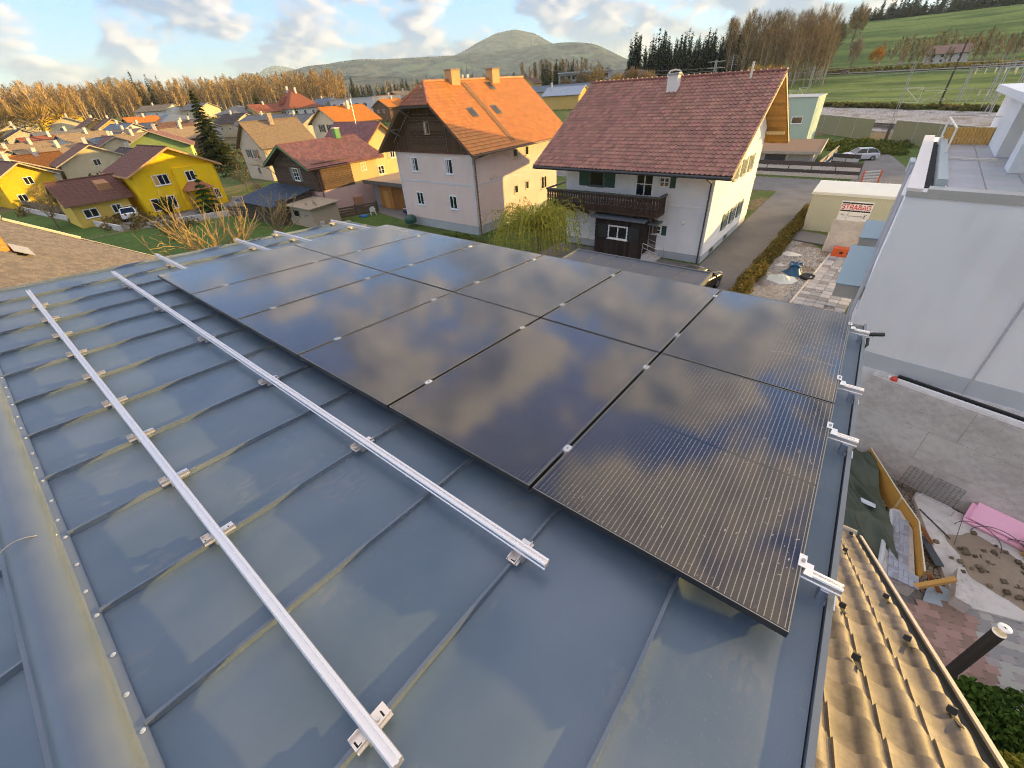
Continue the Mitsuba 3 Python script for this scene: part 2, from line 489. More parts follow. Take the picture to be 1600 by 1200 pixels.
for k, u in enumerate(seams):
    for du, v in ((0.01, -1.541), (-0.16, -1.545), (-0.36, -1.539)):
        M = MP @ TM(u + du, v, -0.1215)
        part(cap, "screw", screw, "vc_metal", M=M)
wire = B((0.45, 0.42, 0.36))
wire.path([O + (4.05 + 0.0 * t) * U + (-1.56 - 0.22 * t) * V + (-0.105 + 0.075 * math.sin(2.9 * t)) * N + 0.03 * t * t * U for t in np.linspace(0, 1, 12)], 0.003, 5)
part(cap, "wire_end", wire, "vc_metal", True)

# verge trims of the dormer and its cheeks
for u0, s in ((7.03, 1), (-1.42, -1)):
    b = B()
    for vv in (0,):
        b.obox(O + (u0 + s * 0.012) * U + 1.03 * V - 0.155 * N, 0.011 * U, 2.63 * V, 0.042 * N)
        b.obox(O + (u0 + s * 0.026) * U + 1.03 * V - 0.24 * N, 0.003 * U, 2.63 * V, 0.09 * N)
    part(house, "verge_trim", b, "trim_metal")
    e = O + (u0 - s * 0.06) * U
    y1 = (O + 3.5 * V)[1]
    zt0, zt1 = (O + -1.6 * V - 0.19 * N)[2], (O + 3.5 * V - 0.19 * N)[2]
    x = e[0]
    cheek = B((0.13, 0.135, 0.14)).hexa([(x - 0.05, RY, RZ - 0.6), (x + 0.05, RY, RZ - 0.6), (x + 0.05, y1, EZ + 1.2), (x - 0.05, y1, EZ + 1.2), (x - 0.05, RY, zt0), (x + 0.05, RY, zt0), (x + 0.05, y1, zt1), (x - 0.05, y1, zt1)])
    part(house, "dormer_cheek", cheek, "vc_satin")
e0, e1 = O + -1.42 * U + 3.63 * V - 0.2 * N, O + 7.03 * U + 3.63 * V - 0.2 * N
gut = B((0.12, 0.125, 0.125))
gut.path([e0, e1], 0.07, 10)
part(house, "gutter", gut, "vc_satin", True)
b = B((0.62, 0.60, 0.56))
b.box(XF + 0.5, -9, 0, XV - 0.35, EY - 0.8, 3.9)
b.box(e0[0] + 0.1, RY, 4.6, e1[0] - 0.1, e0[1] - 0.35, e0[2] - 0.25)
for x0, x1 in ((XF + 0.5, XF + 0.8), (XV - 0.65, XV - 0.35)):
    b.poly([(x0, EY - 0.8, 3.9), (x0, RY, RZ - 0.5), (x0, 2 * RY - EY + 0.8, 3.9)])
    b.poly([(x1, 2 * RY - EY + 0.8, 3.9), (x1, RY, RZ - 0.5), (x1, EY - 0.8, 3.9)])
part(house, "wall", b, "vc_plaster")

# the tiled slopes on both sides of the dormer: interlocking tiles with one broad roll
SL = np.array([0, math.cos(PITCH), -math.sin(PITCH)])
SN = np.array([0, math.sin(PITCH), math.cos(PITCH)])
SO = np.array([0, RY, RZ])
TW, TL = 0.300, 0.345


def tile_mesh():
    x = np.array([0, 0.012, 0.02, 0.032, 0.04, 0.052, 0.10, 0.150, 0.172, 0.195, 0.222, 0.250, 0.275, 0.293, 0.305]) * TW / 0.300
    h = np.array([0.012, 0.014, -0.004, -0.004, 0.014, 0.006, 0.000, 0.002, 0.012, 0.030, 0.042, 0.043, 0.036, 0.022, 0.009])
    s = np.array([-0.055, 0.10, 0.22, 0.330, 0.345])
    lift = np.array([-0.014, 0.004, 0.016, 0.030, 0.027])
    edge = 0.024 * (h / 0.043)
    P = np.array([[[x[i], s[j] + (edge[i] if j > 2 else 0), h[i] + lift[j]] for i in range(len(x))] for j in range(len(s))])
    b = B()
    b.grid(P.transpose(1, 0, 2)[:, :, [0, 1, 2]])
    low = P[-1] - [0, 0.006, 0.024]
    b.grid(np.stack([P[-1], low], 1))
    return b


tile = tile_mesh()
tile_plys = [shape(tile, m_, 28) for m_ in ("tan_tile_dark", "tan_tile", "tan_tile_pale")]
MS = np.eye(4)
MS[:3, 0], MS[:3, 1], MS[:3, 2], MS[:3, 3] = (1, 0, 0), SL, SN, SO
rows = int((EY - RY) / math.cos(PITCH) / TL)
deck = B((0.20, 0.15, 0.11))
for x0, x1, low in ((XF + 0.02, -8.12, 0), (-8.119, 0.33, 0.45), (0.331, XV - 0.02, 0)):
    SO = np.array([0, RY, RZ - low])
    deck.obox(SO + SL * (rows * TL / 2) - 0.06 * SN + np.array([(x0 + x1) / 2, 0, 0]), ((x1 - x0) / 2, 0, 0), SL * (rows * TL / 2), SN * 0.03)
    rb = SO * [1, 1, 1]
    bs = np.array([0, -math.cos(PITCH), -math.sin(PITCH)])
    deck.obox(rb + bs * 4.4 - 0.02 * np.array([0, -math.sin(PITCH), math.cos(PITCH)]) + np.array([(x0 + x1) / 2, 0, 0]), ((x1 - x0) / 2, 0, 0), bs * 4.4, np.array([0, -math.sin(PITCH), math.cos(PITCH)]) * 0.03)
SO = np.array([0, RY, RZ])
roof = part(house, "tiled_roof", deck, "vc_matte")
tr = np.random.default_rng(3)
for c in range(5):
    for r_ in range(0, rows):
        x = XV - 0.05 - TW * (c + 1)
        M = MS @ TM(x + tr.normal(0, 0.0015), r_ * TL + tr.normal(0, 0.002), tr.normal(0, 0.001), tr.normal(0, 0.004))
        part(roof, "tile", tile_plys[tr.integers(3)], "tan_tile", M=M)
rest = B()
for c in range(int((-8.05 - XF - 0.1) / TW)):
    for r_ in range(0, rows):
        rest.join(tile, MS @ TM(XF + 0.06 + TW * c, r_ * TL + tr.normal(0, 0.003), tr.normal(0, 0.0015)))
MB_ = np.eye(4)
MB_[:3, 0], MB_[:3, 1], MB_[:3, 2], MB_[:3, 3] = (-1, 0, 0), SL * [1, -1, 1], SN * [1, -1, 1], SO
for c in range(5):
    for r_ in range(0, rows):
        rest.join(tile, MB_ @ TM(-(XV - 0.05 - TW * c), r_ * TL, 0))
v, f, c_ = rest.out()
part(roof, "far_tiles", shape((v, f, c_), "tan_tile"), "tan_tile", kind="stuff")

# verge boards with a pale upper edge, snow hooks, eave gutter
for x, s in ((XV, 1), (XF, -1)):
    b = B((0.055, 0.06, 0.06))
    b.obox(SO + SL * (rows * TL / 2) - 0.05 * SN + np.array([x + s * 0.03, 0, 0]), (0.016, 0, 0), SL * (rows * TL / 2 + 0.02), SN * 0.10)
    b.obox(SO + SL * (rows * TL / 2) + 0.004 * SN + np.array([x - s * 0.006, 0, 0]), (0.022, 0, 0), SL * (rows * TL / 2 + 0.02), SN * 0.006)
    vb = part(house, "verge_board", b, "vc_satin")
    part(vb, "edge_strip", B((0.42, 0.41, 0.36)).obox(SO + SL * (rows * TL / 2) + 0.062 * SN + np.array([x + s * 0.03, 0, 0]), (0.018, 0, 0), SL * (rows * TL / 2 + 0.025), SN * 0.011), "vc_satin")
hk = B((0.028, 0.03, 0.033))
hk.obox((0, -0.05, 0.050), (0.014, 0, 0), (0, 0.10, -0.012), (0, 0, 0.002))
hk.hexa([(-0.026, 0.03, 0.04), (0.026, 0.03, 0.04), (0.024, 0.06, 0.045), (-0.024, 0.06, 0.045), (-0.026, 0.034, 0.088), (0.026, 0.034, 0.088), (0.024, 0.046, 0.092), (-0.024, 0.046, 0.092)])
hk_ply = shape(hk, "vc_satin")
for x, y in ((1.07, 3.4), (1.58, 4.3), (1.56, 3.38), (1.35, 5.2), (1.58, 6.35), (1.08, 6.3), (1.05, 2.35), (1.6, 2.35)):
    t = (y - RY) / math.cos(PITCH)
    t = (round(t / TL) + 0.25) * TL
    part(roof, "snow_hook", hk_ply, "vc_satin", M=MS @ TM(x, t, 0.02))
gut2 = B((0.30, 0.28, 0.25))
gut2.path([(XF, EY + 0.06, EZ - 0.02), (XV, EY + 0.06, EZ - 0.02)], 0.075, 10)
part(house, "eave_gutter", gut2, "vc_satin", True)
pole = B((0.62, 0.56, 0.42))
pole.beam(SO + SL * 1.45 + SN * 0.10 + np.array([-20.42, 0, 0]), SO + SL * 3.15 + SN * 0.10 + np.array([-20.42, 0, 0]), 0.10, 0.07)
pole.lathe([(0.0, -0.09), (0.06, -0.06), (0.085, 0), (0.06, 0.06), (0, 0.09)], SO + SL * 1.35 + SN * 0.14 + np.array([-20.42, 0, 0]), 10, (0.30, 0.31, 0.33))
single("roof_bar", pole, "vc_satin", "pale bar with a round grey head along the far edge of the tan tiles", "roof bar")

# brick chimney, its bricks proud of the mortar
cx0, cx1, cy0, cy1, cz1 = -14.1, -13.25, -0.75, 0.20, 10.55
core = B((0.62, 0.56, 0.42)).box(cx0 + 0.012, cy0 + 0.012, 8.4, cx1 - 0.012, cy1 - 0.012, cz1)
core.box(cx0 - 0.06, cy0 - 0.06, cz1, cx1 + 0.06, cy1 + 0.06, cz1 + 0.09, (0.4, 0.39, 0.37))
ch = part(house, "chimney", core, "vc_matte")
part(ch, "flashing", B((0.30, 0.30, 0.30)).obox(SO + SL * 1.15 + SN * 0.115 + np.array([-13.65, 0, 0]), (0.50, 0, 0), SL * 0.15, SN * 0.008), "vc_satin")
bk = np.random.default_rng(5)
bricks = [shape(B((0.56 * g, 0.27 * g, 0.065 * g)).box(-0.122, -0.02, -0.034, 0.122, 0.02, 0.034), "vc_matte") for g in (0.85, 1.0, 1.12)]
for r_ in range(20):
    z = 8.75 + r_ * 0.084
    if z > cz1 - 0.03:
        break
    for fx, n_, L in ((1, 4, cy1 - cy0), (0, 3, cx1 - cx0)):
        step = L / n_
        for i in range(n_):
            t = (i + 0.5) * step
            if fx:
                M = TM(cx1 - 0.010, cy0 + t, z, math.pi / 2) @ np.diag([step / 0.26 * 0.96, 1, 1, 1])
            else:
                M = TM(cx0 + t, cy1 - 0.010, z, 0) @ np.diag([step / 0.26 * 0.96, 1, 1, 1])
            part(ch, "brick", bricks[bk.integers(3)], "vc_matte", M=M)

# ------------------------------------------------------------------ mounting rails and their clamps
rail_prof = [(-0.0195, -0.040), (0.0195, -0.040), (0.0195, -0.034), (0.015, -0.030), (0.015, -0.022), (0.0195, -0.018), (0.0195, -0.006), (0.016, -0.002), (0.0165, 0.0), (0.006, 0.0), (0.006, -0.010), (-0.006, -0.010), (-0.006, 0.0), (-0.0165, 0.0), (-0.016, -0.002), (-0.0195, -0.006), (-0.0195, -0.018), (-0.015, -0.022), (-0.015, -0.030), (-0.0195, -0.034)]
from shapely.geometry import Polygon as _Poly


def rail_mesh(L):
    m = trimesh.creation.extrude_polygon(_Poly([(a, c) for a, c in rail_prof]), L, engine="earcut")
    v = m.vertices
    return B().add(np.c_[v[:, 2], v[:, 0], v[:, 1]], m.faces)


RT = -0.036
ORD = ("first", "second", "third", "fourth", "fifth", "sixth", "seventh", "eighth", "ninth", "tenth", "eleventh", "twelfth", "thirteenth", "fourteenth")
RAILNAME = {0.36: "frontmost", 1.475: "second", 2.14: "third", 3.26: "rearmost"}
rails = [(-1.08, -0.76, 6.06, "long bare aluminium rail lying nearest the ridge cap"), (-0.27, -0.84, 6.05, "long bare aluminium rail running just in front of the solar panels"),
         (0.36, -1.40, 7.06, "aluminium rail under the front row of panels, sticking out lowest at the near verge"), (1.475, -1.40, 7.06, "aluminium rail under the back edge of the front panel row"),
         (2.14, -1.42, 7.06, "aluminium rail under the front edge of the back panel row"), (3.26, -1.44, 7.06, "aluminium rail under the back edge of the back panel row")]
for v, u0, u1, text in rails:
    single("mounting_rail", shape(rail_mesh(u1 - u0), "aluminium"), "aluminium", text, "mounting rail", "rails across the metal roof", M=MP @ TM(u0, v, RT))
    nth = 0
    for k, u in enumerate(seams):
        if not (u0 - 0.02 < u < u1 + 0.02) or (v < 0 and k % 2 == 0 and v > -0.5) or (v < -0.5 and k in (0, 2)):
            continue
        if v > 0 and 0.1 < u < 6.3:
            continue
        nth += 1
        where = {-1.08: f"under the rail nearest the ridge, {ORD[nth - 1]} from the camera", -0.27: f"under the bare rail before the panels, {ORD[nth - 1]} from its near end"}.get(v)
        if where is None:
            where = f"under the {RAILNAME[v]} panel rail on the " + ("near verge seam" if u > 3 else "far edge" if k == len(seams) - 1 else f"{ORD[len(seams) - 2 - k]} seam inside the far edge")
        cl = thing("seam_clamp", "small metal clamp " + where, "clamp", {-1.08: "clamps under the rail nearest the ridge", -0.27: "clamps under the second bare rail"}.get(v, "clamps under the panel rails"))
        Mc = MP @ TM(u, v, 0)
        body = B((0.80, 0.76, 0.70))
        body.box(-0.030, -0.022, -0.135, -0.007, 0.022, -0.108).box(0.007, -0.022, -0.135, 0.030, 0.022, -0.108)
        body.box(-0.030, -0.060, -0.107, 0.030, 0.075, -0.102)
        body.box(0.020, -0.060, -0.102, 0.024, 0.075, -0.082).box(-0.024, -0.060, -0.102, -0.020, -0.024, -0.082)
        part(cl, "plate", body.tx(Mc), "vc_metal")
        part(cl, "slot", B((0.02, 0.02, 0.02)).box(-0.010, -0.052, -0.1018, 0.012, -0.046, -0.1010).box(0.008, -0.052, -0.1018, 0.012, -0.034, -0.1012).box(-0.012, 0.050, -0.1018, 0.010, 0.056, -0.1010).tx(Mc), "vc_matte")
        part(cl, "bolt", B((0.7, 0.68, 0.65)).lathe([(0.008, -0.102), (0.008, -0.092), (0, -0.092)], (0.0, 0.034, 0), 6).tx(Mc), "vc_metal")
    if v > 0:
        M = MP @ TM(7.045, v, 0)
        foot = B((0.55, 0.60, 0.68)).box(-0.05, -0.028, -0.15, -0.02, 0.028, -0.078).box(-0.035, -0.036, -0.150, 0.02, 0.036, -0.143)
        single("rail_foot", foot.tx(M), "vc_metal", f"metal foot at the verge under the {['front', 'second', 'third', 'rearmost'][[0.36, 1.475, 2.14, 3.26].index(v)]} panel rail end", "bracket", "feet at the verge ends of the panel rails")
cab = B((0.02, 0.02, 0.022))
cab.path([O + (7.05 + 0.11 * t) * U + (3.26 + 0.05 * t) * V + (-0.062 + 0.01 * t) * N for t in (0, 0.5, 1.0)], 0.018, 8)
cab.path([O + 7.06 * U + 3.22 * V - 0.08 * N, O + 7.07 * U + 3.18 * V - 0.12 * N, O + 7.05 * U + 3.15 * V - 0.16 * N], 0.012, 6)
single("cable_end", cab, "vc_satin", "black cable end on the tip of the rearmost panel rail", "cable", smooth=True)

# ------------------------------------------------------------------ solar panels
PW_, PL_, FT, LIP = 1.134, 1.744, 0.034, 0.011
fr = B()
for x0, y0, x1, y1 in ((0, 0, PW_, LIP), (0, PL_ - LIP, PW_, PL_), (0, LIP, LIP, PL_ - LIP), (PW_ - LIP, LIP, PW_, PL_ - LIP)):
    fr.box(x0, y0, -FT, x1, y1, 0)
fr_ply = shape(fr, "frame_black")
ed = B()
for x0, y0, x1, y1 in ((0.001, 0.001, PW_ - 0.001, 0.0045), (0.001, PL_ - 0.0045, PW_ - 0.001, PL_ - 0.001), (0.001, 0.0045, 0.0045, PL_ - 0.0045), (PW_ - 0.0045, 0.0045, PW_ - 0.001, PL_ - 0.0045)):
    ed.box(x0, y0, 0, x1, y1, 0.0006)
ed_ply = shape(ed, "frame_edge")
q = np.array([[LIP, LIP, -0.0012], [PW_ - LIP, LIP, -0.0012], [PW_ - LIP, PL_ - LIP, -0.0012], [LIP, PL_ - LIP, -0.0012]])
glass_ply = mikit.ply((q, np.array([[0, 1, 2], [0, 2, 3]])), "pv_glass", False, uv=q[:, :2] - LIP)
rowname = ("front", "back")
colname = ("leftmost", "second from left", "third from left", "fourth from left", "fifth from left", "rightmost")
pr = np.random.default_rng(11)
for r_ in range(2):
    for c in range(6):
        extra = {(0, 5): "speckled with pale dust near its right edge", (1, 5): "crossed by two chalky streaks"}.get((r_, c), "with thin bright wires")
        p = thing("solar_panel", f"black solar panel {extra}, {colname[c]} in the {rowname[r_]} row", "solar panel", "solar panels on the metal roof")
        tilt = np.eye(4)
        tilt[2, 0], tilt[2, 1] = pr.normal(0, 0.0012), pr.normal(0, 0.0010)
        M = MP @ TM(c * 1.154 + 0.004, r_ * 1.761 + 0.004, 0) @ tilt
        part(p, "frame", fr_ply, "frame_black", M=M)
        part(p, "frame_edge", ed_ply, "frame_edge", M=M)
        part(p, "cell_face", glass_ply, "pv_glass", M=M)
        if (r_, c) in ((0, 5), (1, 5)):
            d = B((0.38, 0.34, 0.29), 0.4, 4)
            g = np.random.default_rng(8 + r_)
            if r_:
                spots = [(t, 0.55 + 0.02 * math.sin(9 * t) + g.normal(0, 0.006), g.uniform(0.008, 0.03), 0.0022) for t in np.linspace(0.05, 1.08, 60)] + [(t, 0.80 + 0.015 * math.sin(5 * t) + g.normal(0, 0.007), g.uniform(0.006, 0.022), 0.0016) for t in np.linspace(0.03, 1.08, 46)]
                spots += [(0.45 + g.normal(0, 0.06), 0.60 + g.normal(0, 0.03), g.uniform(0.004, 0.02), 0.002) for _ in range(40)]
            else:
                spots = [(1.134 - abs(g.normal(0.02, 0.16)), g.uniform(0.2, 1.6), g.uniform(0.003, 0.018), 0.0017) for _ in range(70)] + [(g.uniform(0.1, 1.0), abs(g.normal(0.02, 0.09)) + 0.012, g.uniform(0.003, 0.012), 0.0015) for _ in range(25)]
            for x, y, L, w in spots:
                if not (0.02 < x < 1.11 and 0.015 < y < 1.72):
                    continue
                a = g.uniform(-0.5, 0.5) if r_ else g.uniform(0, 3.1)
                ca, sa = math.cos(a), math.sin(a)
                w *= g.uniform(0.6, 1.5)
                d.add([[x - L * ca, y - L * sa, 0], [x + w * sa, y - w * ca, 0], [x + L * ca, y + L * sa, 0], [x - w * sa, y + w * ca, 0]], [[0, 1, 2, 3]])
            part(p, "dust_flecks", d.tx(M), "vc_matte", kind="stuff")
# clamps that hold the panels
cm = B((0.86, 0.84, 0.80))
cm.box(-0.018, -0.024, 0.0012, 0.018, 0.024, 0.0052).box(-0.008, -0.030, -0.03, 0.008, 0.030, 0.001)
cm.lathe([(0.0075, 0.0052), (0.0075, 0.010), (0.004, 0.011), (0.004, 0.007), (0, 0.007)], n=8, col=(0.35, 0.34, 0.33))
cm_ply = shape(cm, "vc_metal")
for r_, vs in ((0, (0.36, 1.475)), (1, (2.14, 3.26))):
    for v in vs:
        for c in range(1, 6):
            single("panel_clamp", cm_ply, "vc_metal", f"silver clamp between {ORD[c - 1]} and {ORD[c]} panel from left, {'front' if v in (0.36, 2.14) else 'rear'} end of {rowname[r_]} row", "clamp", f"middle clamps of the {rowname[r_]} panel row", M=MP @ TM(c * 1.154 - 0.006, v, 0))
ec = B((0.90, 0.88, 0.84))
ec.box(-0.016, -0.034, 0.0012, 0.012, 0.034, 0.005).box(0.006, -0.034, -0.034, 0.012, 0.034, 0.0011).box(0.012, -0.034, -0.034, 0.045, 0.034, -0.029)
ec.lathe([(0.008, 0.005), (0.008, 0.012), (0, 0.012)], n=8, col=(0.4, 0.38, 0.36))
ec_ply = shape(ec, "vc_metal")
for v, nm in ((0.36, "nearest"), (1.475, "second nearest"), (2.14, "third nearest"), (3.26, "rearmost")):
    single("end_clamp", ec_ply, "vc_metal", f"silver end clamp on the right edge of the panels, {nm} along the verge", "clamp", "end clamps at the verge", M=MP @ TM(6.908, v, 0))
# ------------------------------------------------------------------ houses


class House:
    """Local frame: front wall on local y = 0 facing -y, x to the right, z from the ground of the house."""

    def __init__(s, name, text, cat, x, y, yaw, w, d, z0=0.0, group=None):
        s.k = thing(name, text, cat, group)
        s.M = TM(x, y, z0, yaw)
        s.w, s.d = w, d

    def part(s, name, b, mat, smooth=False, parent=None, text=None, kind=None):
        return part(parent or s.k, name, b.tx(s.M), mat, smooth, text, kind)

    def face(s, f):
        w, d = s.w, s.d
        return {"f": ((0, 0, 0), (1, 0, 0), (0, -1, 0)), "r": ((w, 0, 0), (0, 1, 0), (1, 0, 0)), "b": ((w, d, 0), (-1, 0, 0), (0, 1, 0)), "l": ((0, d, 0), (0, -1, 0), (-1, 0, 0))}[f]

    def fbox(s, b, f, u0, u1, z0, z1, o0, o1, col=None, off=0.0):
        o, t, n = (np.array(q, float) for q in s.face(f))
        o = o + n * off
        return b.obox(o + t * (u0 + u1) / 2 + n * (o0 + o1) / 2 + np.array([0, 0, (z0 + z1) / 2]), t * (u1 - u0) / 2, n * (o1 - o0) / 2, (0, 0, (z1 - z0) / 2), col)

    def window(s, f, u, z, w, h, col=(0.78, 0.77, 0.74), bars=1, shut=None, sill=True, off=0.0, hb=0, shut_side="lr", text=None, light=None):
        """u, z: centre of the window on its wall."""
        t = min(0.09, w * 0.12)
        fr = B(col)
        u0, u1, z0, z1 = u - w / 2, u + w / 2, z - h / 2, z + h / 2
        s.fbox(fr, f, u0, u1, z1 - t, z1, 0.004, 0.05, off=off)
        s.fbox(fr, f, u0, u1, z0, z0 + t, 0.004, 0.05, off=off)
        s.fbox(fr, f, u0, u0 + t, z0 + t, z1 - t, 0.004, 0.05, off=off)
        s.fbox(fr, f, u1 - t, u1, z0 + t, z1 - t, 0.004, 0.05, off=off)
        for i in range(bars):
            m = u0 + (i + 1) * w / (bars + 1)
            s.fbox(fr, f, m - t * 0.45, m + t * 0.45, z0 + t, z1 - t, 0.004, 0.045, off=off)
        for i in range(hb):
            m = z0 + (i + 1) * h / (hb + 1)
            s.fbox(fr, f, u0 + t, u1 - t, m - t * 0.3, m + t * 0.3, 0.004, 0.040, off=off)
        if sill:
            s.fbox(fr, f, u0 - 0.06, u1 + 0.06, z0 - 0.05, z0 - 0.002, 0.004, 0.10, off=off)
        k = s.part("window", fr, "vc_satin", text=text)
        p = B((0.02, 0.02, 0.02))
        s.fbox(p, f, u0 + t * 0.5, u1 - t * 0.5, z0 + t * 0.5, z1 - t * 0.5, 0.002, 0.022, off=off)
        s.part("pane", p, "pane", parent=k)
        if light is not None:
            c = B(light)
            s.fbox(c, f, u0 + t, u0 + w * 0.34, z0 + t, z1 - t, 0.023, 0.026, off=off)
            s.part("curtain", c, "vc_matte", parent=k)
        if shut is not None:
            sw = w * 0.52 if bars else w * 0.7
            for side in shut_side:
                a = u0 - sw - 0.03 if side == "l" else u1 + 0.03
                sh = B(shut)
                s.fbox(sh, f, a, a + sw, z0 - 0.02, z1 + 0.02, 0.006, 0.028, off=off)
                for i in range(7):
                    zz = z0 + (i + 0.5) * h / 7
                    s.fbox(sh, f, a + 0.05, a + sw - 0.05, zz - h / 22, zz + h / 30, 0.028, 0.042, off=off)
                s.part("shutter", sh, "vc_satin")
        return k

    def gable_walls(s, ze, zr, of, os, col, axis="y", plinth=None, ph=0.6, zw=None):
        """Walls of a house whose ridge runs along local y ('y') or local x ('x'); the roof's underside is followed."""
        w, d = s.w, s.d
        b = B(col)
        span = w if axis == "y" else d
        ov = os if axis == "y" else of
        sl = (zr - ze) / (span / 2 + ov)
        zt = ze + sl * ov - 0.12        # wall top under the slope
        za = zr - 0.12
        b0 = ph if plinth is not None else 0
        if axis == "y":
            for yy, flip in ((0, 0), (d, 1)):
                pts = [(0, yy, b0), (w, yy, b0), (w, yy, zt), (w / 2, yy, za), (0, yy, zt)]
                b.poly(pts[::-1] if flip else pts)
            b.quad((w, 0, b0), (w, d, b0), (w, d, zt), (w, 0, zt)).quad((0, d, b0), (0, 0, b0), (0, 0, zt), (0, d, zt))
        else:
            for xx, flip in ((0, 1), (w, 0)):
                pts = [(xx, 0, b0), (xx, d, b0), (xx, d, zt), (xx, d / 2, za), (xx, 0, zt)]
                b.poly(pts[::-1] if flip else pts)
            b.quad((0, 0, b0), (w, 0, b0), (w, 0, zt), (0, 0, zt)).quad((w, d, b0), (0, d, b0), (0, d, zt), (w, d, zt))
        k = s.part("wall", b, "vc_plaster")
        if plinth is not None:
            s.part("plinth", B(plinth).box(0.03, 0.03, -0.6, w - 0.03, d - 0.03, ph + 0.001), "vc_plaster")
        s.zt, s.sl = zt, sl
        return k

    def gable_roof(s, ze, zr, of, os, col, axis="y", thick=0.16, barge=(0.5, 0.46, 0.38), fascia=(0.10, 0.10, 0.10), soffit=(0.30, 0.19, 0.09), mat="vc_matte", ribs=0, name="roof"):
        w, d = s.w, s.d
        b = B(col)
        if axis == "y":
            A = [(-os, -of, ze), (w / 2, -of, zr), (w + os, -of, ze)]
            Q = [(-os, d + of, ze), (w / 2, d + of, zr), (w + os, d + of, ze)]
        else:
            A = [(w + os, -of, ze), (w + os, d / 2, zr), (w + os, d + of, ze)]
            Q = [(-os, -of, ze), (-os, d / 2, zr), (-os, d + of, ze)]
        A, Q = np.array(A, float), np.array(Q, float)
        dn = np.array([0, 0, thick])
        b.quad(A[1], A[0], Q[0], Q[1]).quad(A[2], A[1], Q[1], Q[2])
        b.quad(A[0] - dn, A[1] - dn, Q[1] - dn, Q[0] - dn, soffit).quad(A[1] - dn, A[2] - dn, Q[2] - dn, Q[1] - dn, soffit)
        for X in (A, Q):
            for i in (0, 1):
                b.quad(X[i], X[i + 1], X[i + 1] - dn, X[i] - dn, barge)
        for i in (0, 2):
            b.quad(A[i], Q[i], Q[i] - dn, A[i] - dn, fascia)
        if ribs:
            for i0 in (0, 2):
                L = np.linalg.norm(A[1] - A[i0])
                n_ = int(L / ribs)
                for j in range(1, n_):
                    p0, p1 = A[i0] + (A[1] - A[i0]) * j / n_, Q[i0] + (Q[1] - Q[i0]) * j / n_
                    g = (A[1] - A[i0]) / L
                    up = np.array([0, 0, 0.035])
                    c2 = tuple(np.array(col) * 0.92)
                    b.quad(p0 + up * 1.0, p0 - g * 0.10 + up * 0.1, p1 - g * 0.10 + up * 0.1, p1 + up, c2) if i0 == 2 else b.quad(p0 - g * 0.10 + up * 0.1, p0 + up, p1 + up, p1 - g * 0.10 + up * 0.1, c2)
                    b.quad(p0 + up, p0 + g * 0.005, p1 + g * 0.005, p1 + up, c2)
        k = s.part(name, b, mat)
        s.A, s.Q, s.roof = A, Q, k
        rc = B(tuple(np.array(col) * 0.9))
        rc.path([A[1] + [0, 0, 0.02], Q[1] + [0, 0, 0.02]], 0.11, 6)
        s.part("ridge", rc, mat, parent=k)
        return k

    def chimney(s, x, y, zb, zt, a=0.55, c=0.55, col=(0.62, 0.58, 0.52), cap=(0.35, 0.34, 0.33)):
        b = B(col).box(x - a / 2, y - c / 2, zb, x + a / 2, y + c / 2, zt)
        b.box(x - a / 2 - 0.06, y - c / 2 - 0.06, zt, x + a / 2 + 0.06, y + c / 2 + 0.06, zt + 0.10, cap)
        return s.part("chimney", b, "vc_matte", parent=s.roof)


def tiled(A0, A1, B0, B1, col, jit, tw, tl, kind="wave", keep=None, lift=0.05, seed=1):
    """Tiles over the slope from the eave A0-A1 to the ridge B0-B1 as one mesh; each tile its own tone. keep(p): filter by the tile's centre."""
    A0, A1, B0, B1 = (np.asarray(q, float) for q in (A0, A1, B0, B1))
    W, L = np.linalg.norm(A1 - A0), np.linalg.norm(B0 - A0)
    ex, ey = (A1 - A0) / W, (B0 - A0) / L
    en = np.cross(ex, ey)
    nx, ny = int(round(W / tw)), int(round(L / tl))
    tw, tl = W / nx, L / ny
    if kind == "wave":
        xs = np.array([0, 0.10, 0.50, 0.62, 0.76, 0.90, 1.0]) * tw
        hs = np.array([0.012, 0.002, 0.0, 0.018, 0.058, 0.056, 0.016])
    elif kind == "flat":
        xs = np.array([0.03, 0.10, 0.80, 0.88, 0.97]) * tw
        hs = np.array([0.0, 0.010, 0.010, 0.034, 0.030])
    r = np.random.default_rng(seed)
    V, F, Cc = [], [], []
    n = 0
    k = len(xs)
    for j in range(ny):
        for i in range(nx):
            c = A0 + ex * (i + 0.5) * tw + ey * (j + 0.5) * tl
            if keep is not None and not keep(c):
                continue
            base = A0 + ex * i * tw + ey * j * tl + en * lift
            lo = base + ex * xs[:, None] + en * (hs + 0.042)[:, None] + ey * (-0.03)
            hi = base + ex * xs[:, None] + en * hs[:, None] + ey * tl
            dn = lo - en * 0.04
            V.append(np.concatenate([dn, lo, hi]))
            f = []
            for q in range(k - 1):
                f += [[q, q + 1, k + q + 1], [q, k + q + 1, k + q], [k + q, k + q + 1, 2 * k + q + 1], [k + q, 2 * k + q + 1, 2 * k + q]]
            F.append(np.array(f) + n)
            n += 3 * k
            Cc.append(np.tile(np.array(col) * (1 + jit * r.uniform(-1, 1)) * np.array([1, 1 + 0.1 * r.uniform(-1, 1), 1]), (3 * k, 1)))
    return np.concatenate(V), np.concatenate(F), np.concatenate(Cc)


